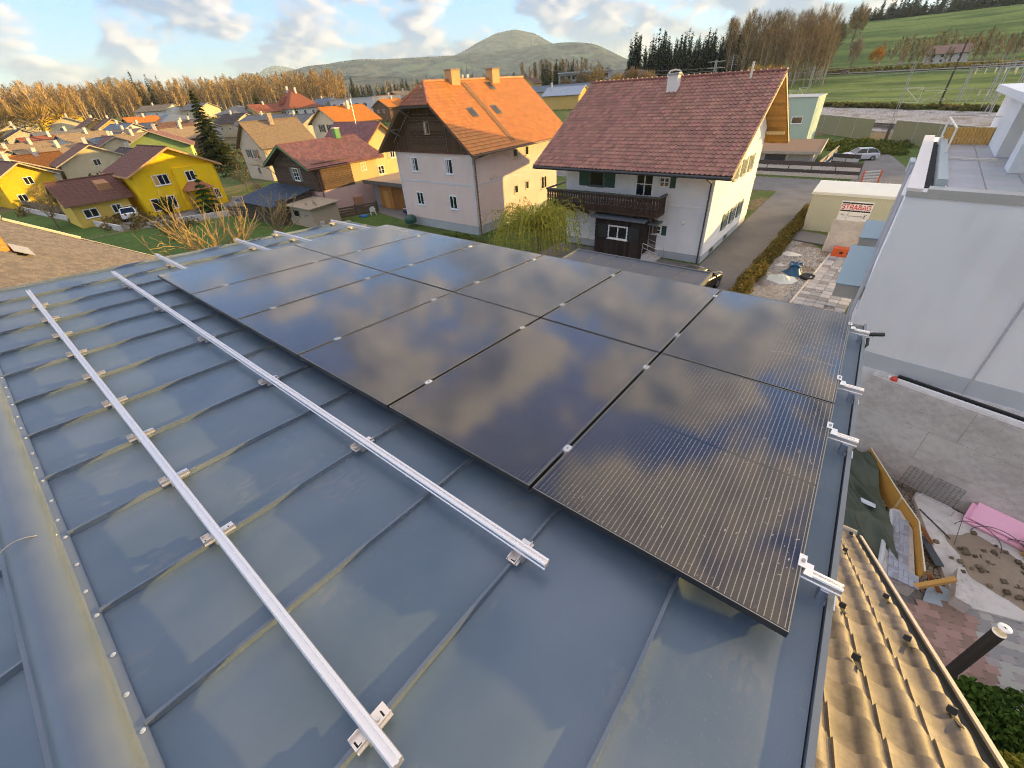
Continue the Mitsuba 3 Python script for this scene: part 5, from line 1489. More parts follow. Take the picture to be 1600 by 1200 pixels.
lettering(sg, "lettering", "STRABAG", SX0 + 0.05, SZ1 - 0.52, 0.31, 1.60, SY - 0.002, (0.62, 0.03, 0.045))
lettering(sg, "small_print", "STRABAG", SX0 + 0.05, SZ0 + 0.30, 0.10, 0.34, SY - 0.002, (0.05, 0.05, 0.05), False)
part(sg, "divider", B((0.05, 0.05, 0.05)).obox((SX0 + 0.52, SY - 0.003, SZ0 + 0.32), (0.012, 0, 0.0), (0, 0.002, 0), (0.05, 0, 0.26)), "vc_satin")
part(sg, "swoosh", B((0.05, 0.05, 0.05)).path([(0.52, SY - 0.004, SZ0 + 0.22), (0.60, SY - 0.004, SZ0 + 0.36), (0.74, SY - 0.004, SZ0 + 0.44)], [0.02, 0.035, 0.01], 5).path([(0.54, SY - 0.004, SZ0 + 0.22), (0.70, SY - 0.004, SZ0 + 0.24)], [0.02, 0.01], 5), "vc_satin")
dots = B((0.12, 0.12, 0.12))
for i in range(14):
    dots.box(-0.28 + i * 0.055, SY - 0.006, SZ0 + 0.26, -0.28 + i * 0.055 + 0.034, SY - 0.001, SZ0 + 0.32)
part(sg, "fine_print", dots, "vc_satin", kind="stuff")
cr = thing("orange_crate", "orange box with dark openings standing at the foot of the concrete wall element", "crate")
part(cr, "box", B((0.55, 0.10, 0.025)).box(-0.42, 35.9, 0.02, 0.75, 36.5, 0.62), "vc_satin")
for x in (0.0, 0.42):
    part(cr, "opening", B((0.03, 0.02, 0.02)).box(x, 35.892, 0.28, x + 0.2, 35.899, 0.42), "vc_matte")
single("steel_mats", B((0.16, 0.16, 0.17), 0.3, 2).hexa([(-3.3, 38.6, 0.02), (-0.9, 38.1, 0.02), (-0.85, 40.6, 0.02), (-3.2, 41.3, 0.02), (-3.3, 38.6, 0.12), (-0.9, 38.1, 0.12), (-0.85, 40.6, 0.12), (-3.2, 41.3, 0.12)]), "vc_satin", "flat stack of grey steel mats lying before the site container", "steel mats")
bt = thing("blue_bag", "crumpled blue tarpaulin bag on the gravel beside the paving", "bag")
part(bt, "sack", B((0.015, 0.09, 0.20)).grid(heap(-1.95, 31.4, 0.62, 0.75, 9, 0.02, 20)), "vc_satin", True)
part(bt, "rim", B((0.02, 0.12, 0.26)).path([(-1.95 + 0.34 * math.cos(a), 31.4 + 0.3 * math.sin(a), 0.62 + 0.10 * math.sin(3 * a)) for a in np.linspace(0, 2 * np.pi, 16)], 0.06, 6), "vc_satin", True)
single("white_rags", B((0.62, 0.64, 0.62)).grid(heap(-2.35, 30.0, 0.75, 0.30, 4, 0.02, 26, 1.3)), "vc_matte", "heap of crumpled white sheeting in front of the blue bag", "sheeting", smooth=True)
single("black_tub", B((0.035, 0.04, 0.045)).lathe([(0.36, 0.02), (0.42, 0.22), (0.40, 0.22), (0.34, 0.06), (0, 0.06)], (-1.15, 30.9, 0), 18), "vc_satin", "shallow black tub beside the blue bag", "tub", smooth=True)
for i, (x, y, r_) in enumerate(((-2.75, 35.2, 0.45), (-2.95, 32.6, 0.22))):
    single("paper_scrap", B((0.72, 0.70, 0.66)).grid(heap(x, y, r_, 0.14, 6 + i, 0.02, 14, 1.4)), "vc_matte", ("larger white plastic scrap on the gravel beside the dry hedge", "smaller white scrap on the gravel nearer the white sheeting")[i], "scrap", smooth=True)

# striped walls, low brown garage, green house
def rail_wall(name, text, p, q, z=0.0, hgt=1.7):
    t = thing(name, text, "fence")
    p, q = np.array(p, float), np.array(q, float)
    d = (q - p) / np.linalg.norm(q - p)
    ax = np.array([*d, 0]) * np.linalg.norm(q - p) / 2
    nn = np.array([-d[1], d[0], 0])
    c = np.array([*((p + q) / 2), z])
    part(t, "base_wall", B((0.56, 0.53, 0.48)).obox(c + [0, 0, 0.2], ax, nn * 0.12, (0, 0, 0.2)), "vc_plaster")
    for k, (z0, z1) in enumerate(((0.42, 0.78), (1.22, 1.68))):
        part(t, "dark_rail", B((0.055, 0.05, 0.052)).obox(c + [0, 0, (z0 + z1) / 2], ax, nn * 0.05, (0, 0, (z1 - z0) / 2)), "vc_satin")
    part(t, "pale_strip", B((0.58, 0.56, 0.53)).obox(c + [0, 0, 1.0], ax, nn * 0.03, (0, 0, 0.2)), "vc_plaster")
    n_ = max(2, int(np.linalg.norm(q - p) / 2.4))
    for i in range(n_ + 1):
        w_ = p + (q - p) * i / n_
        part(t, "post", B((0.07, 0.065, 0.065)).box(w_[0] - 0.05, w_[1] - 0.05, z, w_[0] + 0.05, w_[1] + 0.05, z + hgt), "vc_satin")
rail_wall("striped_fence", "long dark railed fence with pale strip along the near side of the road", (-13.0, 65.6), (-0.9, 65.4))
rail_wall("striped_fence", "dark railed fence running back beside the silver car", (-5.2, 66.2), (-4.6, 80.5))
rail_wall("striped_fence", "short dark railed fence in front of the silver car", (-4.4, 72.8), (-1.5, 72.0))
h = House("brown_garage", "low garage with a flat brown roof in front of the light green house", "garage", -12.6, 68.4, 0.05, 6.4, 12.5)
h.part("wall", B((0.50, 0.49, 0.44)).box(0, 0, 0, 6.4, 12.5, 2.1), "vc_plaster")
h.part("roof", B((0.24, 0.16, 0.105)).box(-0.5, -0.6, 2.12, 7.0, 13.0, 2.34), "vc_matte")
h.part("fascia", B((0.36, 0.34, 0.30)).box(-0.5, -0.66, 2.10, 7.06, -0.601, 2.42).box(7.001, -0.6, 2.10, 7.06, 13.0, 2.42), "vc_satin")
h.part("door", B((0.05, 0.05, 0.055)).box(1.0, -0.03, 0.1, 3.4, -0.002, 1.95), "vc_satin")
h.part("door", B((0.32, 0.32, 0.30)).box(3.7, -0.03, 0.1, 6.1, -0.002, 1.95), "vc_satin")
h = House("green_house", "light green box shaped house with one small white framed window", "house", -21.0, 86.0, 0.0, 11.6, 9.0)
b = B((0.44, 0.56, 0.46)).hexa([(0, 0, 0), (11.6, 0, 0), (11.6, 9, 0), (0, 9, 0), (0, 0, 7.5), (11.6, 0, 7.3), (11.6, 9, 7.3), (0, 9, 7.5)])
h.part("wall", b, "vc_plaster")
h.part("roof_edge", B((0.40, 0.40, 0.38)).hexa([(-0.1, -0.1, 7.51), (11.7, -0.1, 7.31), (11.7, 9.1, 7.31), (-0.1, 9.1, 7.51), (-0.1, -0.1, 7.62), (11.7, -0.1, 7.42), (11.7, 9.1, 7.42), (-0.1, 9.1, 7.62)]), "vc_satin")
h.window("f", 9.6, 4.4, 1.5, 0.95, WHT, 0, None)
h.window("f", 6.2, 4.4, 1.5, 0.95, WHT, 1, None)
hd = B()
for i in range(40):
    x, y = hg.uniform(-9.5, 4), hg.uniform(84, 99)
    y = max(y, 83 + 0.0 * x)
    leaf_blob(hd, (x, y, 0.2), (1.4, 1.2, 0.55), 150, 0.22, [(0.12, 0.15, 0.035), (0.20, 0.19, 0.05), (0.09, 0.12, 0.03)], hg, 0.1)
single("rough_grass", hd, "vc_leaf", "rough yellowish green grass bank before the noise barriers", "grass", kind="stuff")
rb = thing("road_barrier", "striped road works barrier with red posts at the side road", "barrier")
for i in range(4):
    part(rb, "plank", B((0.62, 0.60, 0.55)).beam((-0.6, 63.2, 0.25 + 0.3 * i), (1.1, 63.9, 0.35 + 0.3 * i), 0.05, 0.12), "vc_satin")
for x, y in ((-0.5, 63.2), (1.0, 63.85)):
    part(rb, "post", B((0.60, 0.09, 0.03)).box(x - 0.07, y - 0.07, 0, x + 0.07, y + 0.07, 1.35), "vc_satin")

# noise barriers, ballast, railway masts
def noise_wall(text, p, q, n_):
    t = thing("noise_barrier", text, "noise barrier", "noise barriers along the railway")
    p, q = np.array(p, float), np.array(q, float)
    for i in range(n_):
        a, c = p + (q - p) * i / n_, p + (q - p) * (i + 1) / n_
        d = (c - a) / np.linalg.norm(c - a)
        L = np.linalg.norm(c - a)
        z = gz(*((a + c) / 2))
        part(t, "wall_panel", B((0.30, 0.275, 0.17)).obox((*((a + c) / 2), z + 1.55), (*(d * (L / 2 - 0.10)), 0), (-d[1] * 0.06, d[0] * 0.06, 0), (0, 0, 1.55)), "vc_matte")
        part(t, "coping", B((0.55, 0.53, 0.46)).obox((*((a + c) / 2), z + 3.15), (*(d * (L / 2)), 0), (-d[1] * 0.10, d[0] * 0.10, 0), (0, 0, 0.05)), "vc_matte")
        part(t, "post", B((0.48, 0.46, 0.41)).box(a[0] - 0.09, a[1] - 0.09, z, a[0] + 0.09, a[1] + 0.09, z + 3.2), "vc_matte")
noise_wall("brown green noise barrier of three panels nearer the light green house", (-13.0, 116.5), (-1.9, 101.5), 4)
noise_wall("brown green noise barrier running behind the roof terrace of the white building", (1.0, 99.6), (14.0, 84.0), 5)
struct("railway_bed", draped((-40, 150), (40, 78), (66, 116), (-44, 208), 40, 10, 0.06), "gravel")
tr_ = thing("railway_track", "railway track seen through the gap between the two noise barriers", "track")
for k in range(2):
    for s in (0, 1.435):
        p, q = np.array((-30.0, 146.5 + 5 * k)), np.array((32.0, 91.0 + 5 * k))
        d = (q - p) / np.linalg.norm(q - p); nn = np.array((-d[1], d[0])) * s
        part(tr_, "rail", B((0.20, 0.17, 0.15)).beam((*(p + nn), 0.36), (*(q + nn), 0.36), 0.08, 0.15), "vc_metal")
    sl2 = B((0.22, 0.21, 0.20))
    for i in range(110):
        c = p + (q - p) * i / 110 + np.array((-d[1], d[0])) * 0.7
        sl2.obox((*c, 0.20), (d[0] * 0.12, d[1] * 0.12, 0), (-d[1] * 1.25, d[0] * 1.25, 0), (0, 0, 0.07))
    part(tr_, "sleepers", sl2, "vc_matte", kind="stuff")
mast_g = "lattice masts along the railway"
def mast(text, x, y, hgt, arm, z=None):
    z = gz(x, y) if z is None else z
    t = thing("railway_mast", text, "mast", mast_g)
    b = B((0.40, 0.40, 0.37))
    for sx in (-0.17, 0.17):
        for sy in (-0.17, 0.17):
            b.beam((x + sx, y + sy, z), (x + sx * 0.7, y + sy * 0.7, z + hgt), 0.06, 0.06)
    for i in range(int(hgt / 0.7)):
        b.beam((x - 0.16, y - 0.16, z + i * 0.7), (x + 0.16, y - 0.16, z + i * 0.7 + 0.6), 0.03, 0.03)
    part(t, "lattice_pole", b, "vc_satin")
    part(t, "footing", B((0.10, 0.09, 0.085)).box(x - 0.22, y - 0.22, z, x + 0.22, y + 0.22, z + 2.6), "vc_matte")
    f = B((0.55, 0.55, 0.52))
    d = np.array(arm, float)
    P_ = lambda s, zz: np.array((x + d[0] * s, y + d[1] * s, z + zz))
    f.beam(P_(0, hgt * 0.68), P_(2.4, hgt * 0.68), 0.08, 0.08).beam(P_(0, hgt * 0.50), P_(2.4, hgt * 0.50), 0.08, 0.08).beam(P_(2.4, hgt * 0.50), P_(2.4, hgt * 0.68), 0.08, 0.08)
    f.beam(P_(0.2, hgt * 0.51), P_(2.3, hgt * 0.67), 0.06, 0.06).beam(P_(0.2, hgt * 0.67), P_(2.3, hgt * 0.51), 0.06, 0.06)
    part(t, "bracket_frame", f, "vc_satin")
    f = B((0.58, 0.57, 0.53)).beam(P_(2.5, hgt * 0.64), P_(5.2, hgt * 0.64), 0.07, 0.07).beam(P_(2.6, hgt * 0.50), P_(5.0, hgt * 0.63), 0.06, 0.06).beam(P_(2.6, hgt * 0.50), P_(5.6, hgt * 0.53), 0.05, 0.05)
    part(t, "cantilever", f, "vc_satin")
    part(t, "insulator", B((0.16, 0.10, 0.07)).path([P_(2.42, hgt * 0.64), P_(2.7, hgt * 0.64)], 0.09, 6), "vc_satin")
    return (x, y, z)
mast("tall lattice railway mast rising between the two noise barriers", 0.4, 101.2, 11.0, (0.92, -0.38))
mast("lattice railway mast behind the light green house", -15.2, 119.0, 11.2, (-0.75, 0.35))
mast("lattice railway mast farther along the line, seen above the red roof", -38.0, 150.0, 10.5, (-0.8, 0.4))
gw = thing("overhead_wires", "bundle of thin overhead wires strung along the railway", "wires")
def wirepath(p, q, sag, r_=0.03, n_=14):
    p, q = np.array(p, float), np.array(q, float)
    t = np.linspace(0, 1, n_)[:, None]
    X = p + (q - p) * t
    X[:, 2] -= (4 * sag * t * (1 - t))[:, 0]
    return X
for k, (a, c_) in enumerate((((-70, 178, 10.8), (0.4, 101.2, 10.8)), ((0.4, 101.2, 10.8), (45, 62, 10.9)), ((-70, 181, 9.4), (3.0, 100, 9.6)), ((3.0, 100, 9.6), (50, 64, 9.4)), ((-70, 183, 7.6), (4, 99.6, 7.4)), ((4, 99.6, 7.4), (50, 66, 7.4)), ((-70, 184, 6.3), (5, 99.4, 6.0)), ((5, 99.4, 6.0), (52, 66, 6.0)))):
    part(gw, "wire", B((0.42, 0.42, 0.40)).path(wirepath(a, c_, 0.7), 0.028, 4), "vc_satin", True)
single("bare_pole", B((0.085, 0.07, 0.055)).path([(9.0, 172, gz(9, 172)), (9.2, 172.4, gz(9, 172) + 14.5)], [0.24, 0.16], 8), "vc_matte", "dark leaning wooden pole standing in the green field", "pole", smooth=True)
# substation gantries
def gantry(text, x, y, w_, hgt, yaw):
    z = gz(x, y)
    t = thing("switchyard_gantry", text, "gantry", "gantries of the switchyard in the field")
    M = TM(x, y, z, yaw)
    for k, sx in enumerate((-w_ / 2, 0, w_ / 2)):
        b = B((0.42, 0.43, 0.42))
        for a in (-0.35, 0.35):
            for c in (-0.35, 0.35):
                b.beam((sx + a, c, 0), (sx + a * 0.4, c * 0.4, hgt), 0.10, 0.10)
        for i in range(int(hgt)):
            s_ = 1 - 0.6 * i / hgt
            b.beam((sx - 0.35 * s_, -0.35 * s_, i), (sx + 0.35 * s_, -0.35 * s_, i + 0.9), 0.05, 0.05)
        part(t, "leg", b.tx(M), "vc_satin")
    b = B((0.50, 0.51, 0.49))
    for zz in (hgt, hgt + 0.9):
        b.beam((-w_ / 2 - 0.6, 0, zz), (w_ / 2 + 0.6, 0, zz), 0.12, 0.12)
    n_ = int(w_ / 1.1)
    for i in range(n_ + 1):
        xx = -w_ / 2 - 0.5 + (w_ + 1.0) * i / n_
        b.beam((xx, 0, hgt), (xx, 0, hgt + 0.9), 0.08, 0.08)
    part(t, "beam", b.tx(M), "vc_satin")
    for i in range(6):
        part(t, "insulator", B((0.60, 0.52, 0.40)).path([(-w_ / 2 + (i + 0.5) * w_ / 6, 0, hgt), (-w_ / 2 + (i + 0.5) * w_ / 6, 0, hgt - 1.3)], 0.11, 6).tx(M), "vc_satin")
gantry("largest steel gantry of the switchyard, nearest the roof terrace", 25.0, 150.0, 17.0, 8.6, -0.05)
gantry("lower steel gantry of the switchyard behind the large one", 31.0, 172.0, 18.0, 7.6, -0.05)
gantry("farthest steel gantry of the switchyard towards the dark pole", 20.0, 195.0, 12.0, 8.0, 0.1)
sp = B((0.50, 0.50, 0.48), 0.2)
for i in range(30):
    x, y = hg.uniform(12, 48), hg.uniform(140, 190)
    z = gz(x, y)
    hh_ = hg.uniform(2.2, 4.2)
    sp.beam((x, y, z), (x, y, z + hh_), 0.14, 0.14).path([(x, y, z + hh_), (x, y, z + hh_ + 1.1)], 0.17, 5, (0.55, 0.48, 0.40))
single("switchgear", sp, "vc_satin", "field of small posts with insulators between the switchyard gantries", "switchgear", kind="stuff")

# fields, hill roads
def region(P0, P1, P2, P3, lift, mat_, name, nu=60, nv=40):
    return struct(name, draped(P0, P1, P2, P3, nu, nv, lift), mat_, True)
region((-62, 222), (84, 112), (110, 330), (-90, 372), 0.10, "meadow", "field")
region((-95, 374), (120, 332), (123, 340), (-97, 382), 0.35, "asphalt", "hill_road", 50, 4)
region((-100, 384), (126, 342), (170, 800), (-150, 800), 0.30, "meadow", "hill_field", 60, 60)
car("moving_car", "small dark car driving on the road along the hillside", -30.3, 364.5, math.radians(-12), (0.12, 0.10, 0.10), z=gz(-30.3, 364.5) + 0.4)
bank = B((0.14, 0.12, 0.055), 0.25, 4)
for i in range(220):
    t = hg.uniform(0, 1)
    x, y = -48 + 118 * t, 216 - 98 * t + hg.normal(0, 2.2)
    leaf_blob(bank, (x, y, gz(x, y) + 0.3), (2.2, 1.8, 0.9), 60, 0.45, [(0.13, 0.105, 0.045), (0.08, 0.085, 0.03), (0.10, 0.12, 0.03)], hg, 0.1)
single("rough_bank", bank, "vc_leaf", "brownish grass bank between the railway and the green field", "grass", kind="stuff")
h = House("hill_house", "pale house with a reddish roof half hidden by bare trees on the hillside", "house", 6.0, 398.0, 0.1, 19, 12, gz(12, 400) - 0.3)
h.gable_walls(5.2, 9.5, 0.8, 0.8, (0.60, 0.57, 0.55), "x")
h.gable_roof(5.2, 9.5, 0.8, 0.8, (0.26, 0.17, 0.14), "x")
for u in (3, 7, 11, 15):
    for z in (1.8, 4.3):
        h.window("f", u, z, 1.3, 1.4, (0.5, 0.5, 0.5), 0, None, False)
# ------------------------------------------------------------------ the village to the left
ROOF = dict(brown=(0.15, 0.085, 0.065), tan=(0.27, 0.20, 0.13), grey=(0.17, 0.165, 0.16), slate=(0.15, 0.18, 0.22), red=(0.26, 0.09, 0.055), orange=(0.48, 0.17, 0.035), dark=(0.075, 0.06, 0.055), purple=(0.15, 0.08, 0.075))
WALL = dict(white=(0.66, 0.64, 0.60), cream=(0.64, 0.55, 0.36), yellow=(0.70, 0.45, 0.03), green=(0.30, 0.40, 0.14), beige=(0.55, 0.49, 0.38), ochre=(0.62, 0.42, 0.14), wood=(0.16, 0.10, 0.06), grey=(0.45, 0.44, 0.42))


def village(text, x, y, yaw, w, d, ze, zr, roof, wall, axis="y", of=0.7, os=0.7, wins=(), chim=True, ribs=0.36, ridge_px=False, name="village_house", cat="house", group=None):
    """x, y: the middle of the house."""
    c, s = math.cos(yaw), math.sin(yaw)
    z0 = float(gz(x, y))
    h = House(name, text, cat, x - c * w / 2 + s * d / 2, y - s * w / 2 - c * d / 2, yaw, w, d, z0 - 0.05, group)
    h.gable_walls(ze, zr, of, os, WALL[wall], axis)
    h.gable_roof(ze, zr, of, os, ROOF[roof], axis, 0.2, (0.52, 0.44, 0.33), (0.18, 0.12, 0.09), (0.22, 0.15, 0.09), ribs=ribs)
    for f, u, z, ww, hh_ in wins:
        h.window(f, u, z, ww, hh_, WHT, 1, None, False)
    if chim:
        if axis == "y":
            h.chimney(w / 2 + 0.5, d * 0.6, zr - 0.9, zr + 1.0, 0.6, 0.6)
        else:
            h.chimney(w * 0.4, d / 2 - 0.6, zr - 0.9, zr + 1.0, 0.6, 0.6)
    return h


Q90 = math.pi / 2
# the yellow house with its lower wing and porch
h = House("yellow_house", "bright yellow house with dark red ribbed roof, wide eaves and a small porch", "house", -71.1, 14.6, Q90 + 0.02, 9.4, 9.6)
h.gable_walls(4.9, 7.55, 0.82, 0.75, (0.88, 0.60, 0.015), "y")
h.gable_roof(4.9, 7.55, 0.82, 0.75, (0.15, 0.075, 0.06), "y", 0.22, (0.60, 0.36, 0.18), (0.50, 0.30, 0.15), (0.45, 0.30, 0.12), ribs=0.38)
h.part("bay", B((0.88, 0.60, 0.015)).box(4.3, -0.5, 0, 9.0, -0.003, 5.1), "vc_plaster")
h.window("f", 2.75, 4.0, 1.75, 1.25, WHT, 2, None, light=(0.55, 0.35, 0.12))
h.window("f", 6.0, 4.0, 1.1, 1.2, WHT, 1, None, off=0.5)
h.window("f", 1.0, 1.3, 0.9, 1.5, WHT, 0, None)
h.window("f", 2.9, 1.3, 0.9, 1.6, WHT, 1, None)
h.window("f", 8.3, 1.4, 0.7, 1.2, WHT, 0, None, off=0.5)
po = B((0.48, 0.27, 0.09))
for x in (4.7, 7.3):
    for y in (-2.0, -0.65):
        po.box(x - 0.09, y - 0.09, 0, x + 0.09, y + 0.09, 2.5)
po.beam((4.7, -2.0, 0.9), (7.3, -2.0, 0.9), 0.06, 0.1).beam((4.7, -2.0, 0.1), (7.3, -2.0, 0.9), 0.05, 0.08).beam((7.3, -2.0, 0.1), (4.7, -2.0, 0.9), 0.05, 0.08)
k = h.part("porch", po, "vc_matte")
h.part("porch_roof", B((0.30, 0.13, 0.07)).add([(4.3, -2.4, 2.45), (7.7, -2.4, 2.45), (7.7, -0.5, 2.45), (4.3, -0.5, 2.45), (5.4, -0.5, 3.4), (6.6, -0.5, 3.4)], [[0, 1, 5], [0, 5, 4], [1, 2, 5], [3, 0, 4], [0, 2, 1], [0, 3, 2]]), "vc_satin", parent=k)
h.part("porch_steps", B((0.5, 0.47, 0.42)).box(5.0, -3.4, 0, 7.0, -2.1, 0.35).box(5.0, -4.0, 0, 7.0, -3.41, 0.18), "concrete", parent=k)
cr_ = B()
leaf_blob(cr_, (1.9, -0.35, 1.1), (0.8, 0.25, 1.1), 420, 0.16, GRN, hg, 0.2)
cr_.tx(h.M)
single("wall_creeper", cr_, "vc_leaf", "green creeper climbing the front wall of the yellow house", "creeper")
h = House("yellow_wing", "low wing with a dark red ribbed roof at the left of the yellow house", "house wing", -73.0, 7.9, Q90 + 0.02, 5.6, 6.4)
h.gable_walls(2.7, 5.0, 0.6, 0.6, (0.62, 0.45, 0.10), "x")
h.gable_roof(2.7, 5.0, 0.6, 0.6, (0.15, 0.075, 0.06), "x", 0.2, (0.40, 0.27, 0.15), (0.2, 0.12, 0.08), (0.3, 0.2, 0.1), ribs=0.38)
h.window("f", 1.5, 1.5, 1.4, 1.0, WHT, 1, None)
h.window("f", 4.1, 1.5, 1.0, 1.0, WHT, 1, None)
h.part("dormer", B((0.36, 0.19, 0.10)).hexa([(3.4, 0.9, 3.3), (5.0, 0.9, 3.3), (5.0, 2.9, 3.9), (3.4, 2.9, 3.9), (3.6, 0.9, 4.35), (4.8, 0.9, 4.35), (4.8, 2.9, 4.7), (3.6, 2.9, 4.7)]), "vc_matte", parent=h.roof)
single("bin_shelter", B((0.30, 0.16, 0.07)).box(-78.4, 9.2, 0, -75.6, 11.0, 1.7).hexa([(-78.7, 8.9, 1.75), (-75.3, 8.9, 1.75), (-75.3, 11.3, 1.95), (-78.7, 11.3, 1.95), (-78.7, 8.9, 1.85), (-75.3, 8.9, 1.85), (-75.3, 11.3, 2.05), (-78.7, 11.3, 2.05)], (0.34, 0.42, 0.52)), "vc_matte", "small wooden shelter with a pale blue roof beside the white estate car", "shelter")

# beige house, cream house with orange roof, hip roofed villa
h = House("beige_house", "beige house with a big weathered brown roof and dark shutters", "house", -90.5, 35.8, 0.0, 8.95, 9.2)
h.gable_walls(5.1, 8.95, 0.58, 0.59, WALL["beige"], "y")
h.gable_roof(5.1, 8.95, 0.58, 0.59, (0.25, 0.18, 0.115), "y", 0.2, (0.15, 0.11, 0.08), (0.12, 0.09, 0.07), (0.2, 0.14, 0.09), ribs=0.34)
h.window("f", 5.6, 4.2, 1.0, 1.3, (0.5, 0.5, 0.47), 1, (0.09, 0.09, 0.09))
h.window("f", 2.9, 4.2, 1.0, 1.3, (0.5, 0.5, 0.47), 1, (0.09, 0.09, 0.09))
h.window("f", 4.6, 1.5, 1.0, 1.2, (0.5, 0.5, 0.47), 1, None)
h.chimney(5.3, 4.4, 8.2, 9.9, 0.7, 0.7, (0.42, 0.33, 0.25))
h = House("cream_house", "cream house with bright orange roof and dark shutters", "house", -92.3, 51.7, 0.03, 9.05, 9.5)
h.gable_walls(7.4, 10.1, 0.6, 0.7, (0.62, 0.56, 0.42), "y")
h.gable_roof(7.4, 10.1, 0.6, 0.7, ROOF["orange"], "y", 0.2, (0.45, 0.36, 0.24), (0.15, 0.09, 0.06), (0.25, 0.16, 0.09), ribs=0.36)
for u, z in ((3.2, 6.6), (6.0, 6.6), (3.2, 3.6), (6.0, 3.6)):
    h.window("f", u, z, 1.0, 1.3, (0.5, 0.5, 0.47), 1, (0.06, 0.06, 0.06))
h.chimney(5.4, 5.5, 9.3, 11.0, 0.6, 0.6)


def hip_house(text, x, y, w, d, ze, zr, roof, wall, yaw=0.0, wins=(), name="village_house"):
    z0 = float(gz(x, y)) - 0.05
    c, s = math.cos(yaw), math.sin(yaw)
    h = House(name, text, "house", x - c * w / 2 + s * d / 2, y - s * w / 2 - c * d / 2, yaw, w, d, z0)
    h.part("wall", B(WALL[wall]).box(0, 0, 0, w, d, ze + 0.05), "vc_plaster")
    o, col = 0.7, ROOF[roof]
    in_ = min(w, d) / 2
    p = [(-o, -o, ze), (w + o, -o, ze), (w + o, d + o, ze), (-o, d + o, ze)]
    r1, r2 = ((in_, d / 2, zr), (w - in_, d / 2, zr)) if w >= d else ((w / 2, in_, zr), (w / 2, d - in_, zr))
    if w < d:
        b = B(col).poly([p[0], p[1], r1]).poly([p[1], p[2], r2, r1]).poly([p[2], p[3], r2]).poly([p[3], p[0], r1, r2])
    else:
        b = B(col).poly([p[0], p[1], r2, r1]).poly([p[1], p[2], r2]).poly([p[2], p[3], r1, r2]).poly([p[3], p[0], r1])
    b.poly([p[3], p[2], p[1], p[0]], (0.25, 0.2, 0.15))
    for i in range(4):
        a, q = np.array(p[i]), np.array(p[(i + 1) % 4])
        b.quad(a - [0, 0, 0.18], q - [0, 0, 0.18], q, a, (0.25, 0.2, 0.15))
    h.roof = h.part("roof", b, "vc_matte")
    for f, u, z, ww, hh_ in wins:
        h.window(f, u, z, ww, hh_, WHT, 1, None, False)
    return h


h = hip_house("large white villa with a steep dark red hipped roof in front of the wood", -222.0, 118.5, 17, 15, 4.6, 12.0, "red", "white", 0.0, [("f", u, 2.8, 1.2, 1.8) for u in (2.0, 4.6, 7.2, 9.8, 12.4, 15)] + [("r", u, 2.8, 1.2, 1.8) for u in (3, 7, 11)])
h.chimney(7.2, 6.5, 9.5, 13.2, 0.9, 0.9)
h.chimney(11.0, 8.2, 9.5, 12.6, 0.8, 0.8)
h.part("dormer", B(ROOF["red"]).hexa([(8.0, 0.5, 6.2), (10.6, 0.5, 6.2), (10.6, 4.5, 9.2), (8.0, 4.5, 9.2), (9.2, 0.3, 8.9), (9.4, 0.3, 8.9), (9.4, 5.0, 9.6), (9.2, 5.0, 9.6)]), "vc_matte", parent=h.roof)
W2 = lambda *us, z=3.6: [("f", u, z, 1.1, 1.1) for u in us]
village("yellow gabled house at the left edge beyond the tan roof, with a dark roof slope", -107.5, 7.6, Q90 + 0.15, 6.6, 9.5, 4.0, 6.2, "brown", "yellow", wins=W2(3.4, z=3.6) + W2(1.6, 5.0, z=1.4))
village("house with a long tan roof behind the yellow gabled house at the left edge", -118.0, 8.2, Q90 + 0.1, 10, 9, 3.6, 6.2, "tan", "beige", wins=W2(3, 7, z=2.2))
village("house with a broad dark brown roof and cream gable before the white gabled one", -119.0, 19.8, Q90 - 0.05, 10.5, 10, 4.2, 7.1, "brown", "cream", wins=W2(5.2, z=4.2) + W2(2.5, 7.8, z=1.6))
village("white gabled house with a tan roof left of the broad brown roof", -134.0, 17.0, 0.25, 9.5, 10.5, 4.2, 6.6, "tan", "white", wins=W2(4.2, 5.6, z=3.8) + [("r", 3, 2.4, 1.1, 1.1)])
village("small orange roofed house near the left edge", -127.0, 12.6, 0.2, 7.5, 8, 3.8, 6.0, "orange", "ochre", wins=W2(3.6, z=2.4))
village("white house under a wide grey brown roof at the left, below the dry trees", -196.0, 29.0, 0.1, 13, 12, 4.2, 6.5, "grey", "white", wins=W2(4, 6.5, 9, z=2.6))
village("white gabled house with one dark window and a tan roof", -166.5, 28.3, 0.35, 8.5, 10, 4.6, 7.2, "tan", "white", wins=W2(4.3, z=4.3) + W2(2.2, 6.3, z=1.8))
village("house with a slate blue roof and roof light in the middle of the left village", -153.0, 30.6, 0.6, 9, 10, 4.0, 6.5, "slate", "grey", wins=W2(4.5, z=3.4))
village("small house with a pointed tan gable roof beside the slate blue roof", -153.5, 35.0, 0.2, 7, 8, 4.0, 6.6, "tan", "wood", wins=W2(3.5, z=3.0))
village("bright green house with a long brown roof behind the yellow house", -131.5, 34.8, Q90 - 0.35, 12.5, 14, 4.6, 8.0, "purple", "green", wins=W2(3.6, z=4.8) + W2(8.6, z=3.2))
village("narrow green walled house with a dark roof between the brown roofs", -120.5, 26.3, Q90, 8.5, 9, 3.4, 5.6, "dark", "green", wins=W2(4.2, z=2.0))
village("cream house with a red roof at the far left below the wood", -275.0, 28.0, Q90, 13, 12, 5.0, 8.0, "red", "cream", wins=W2(4, 8.5, z=3.4))
village("cream house with an ochre gable at the left edge behind the dry trees", -228.0, 22.5, Q90 - 0.1, 12, 11, 4.4, 7.2, "tan", "cream", wins=W2(3.5, 7.5, z=3.0))
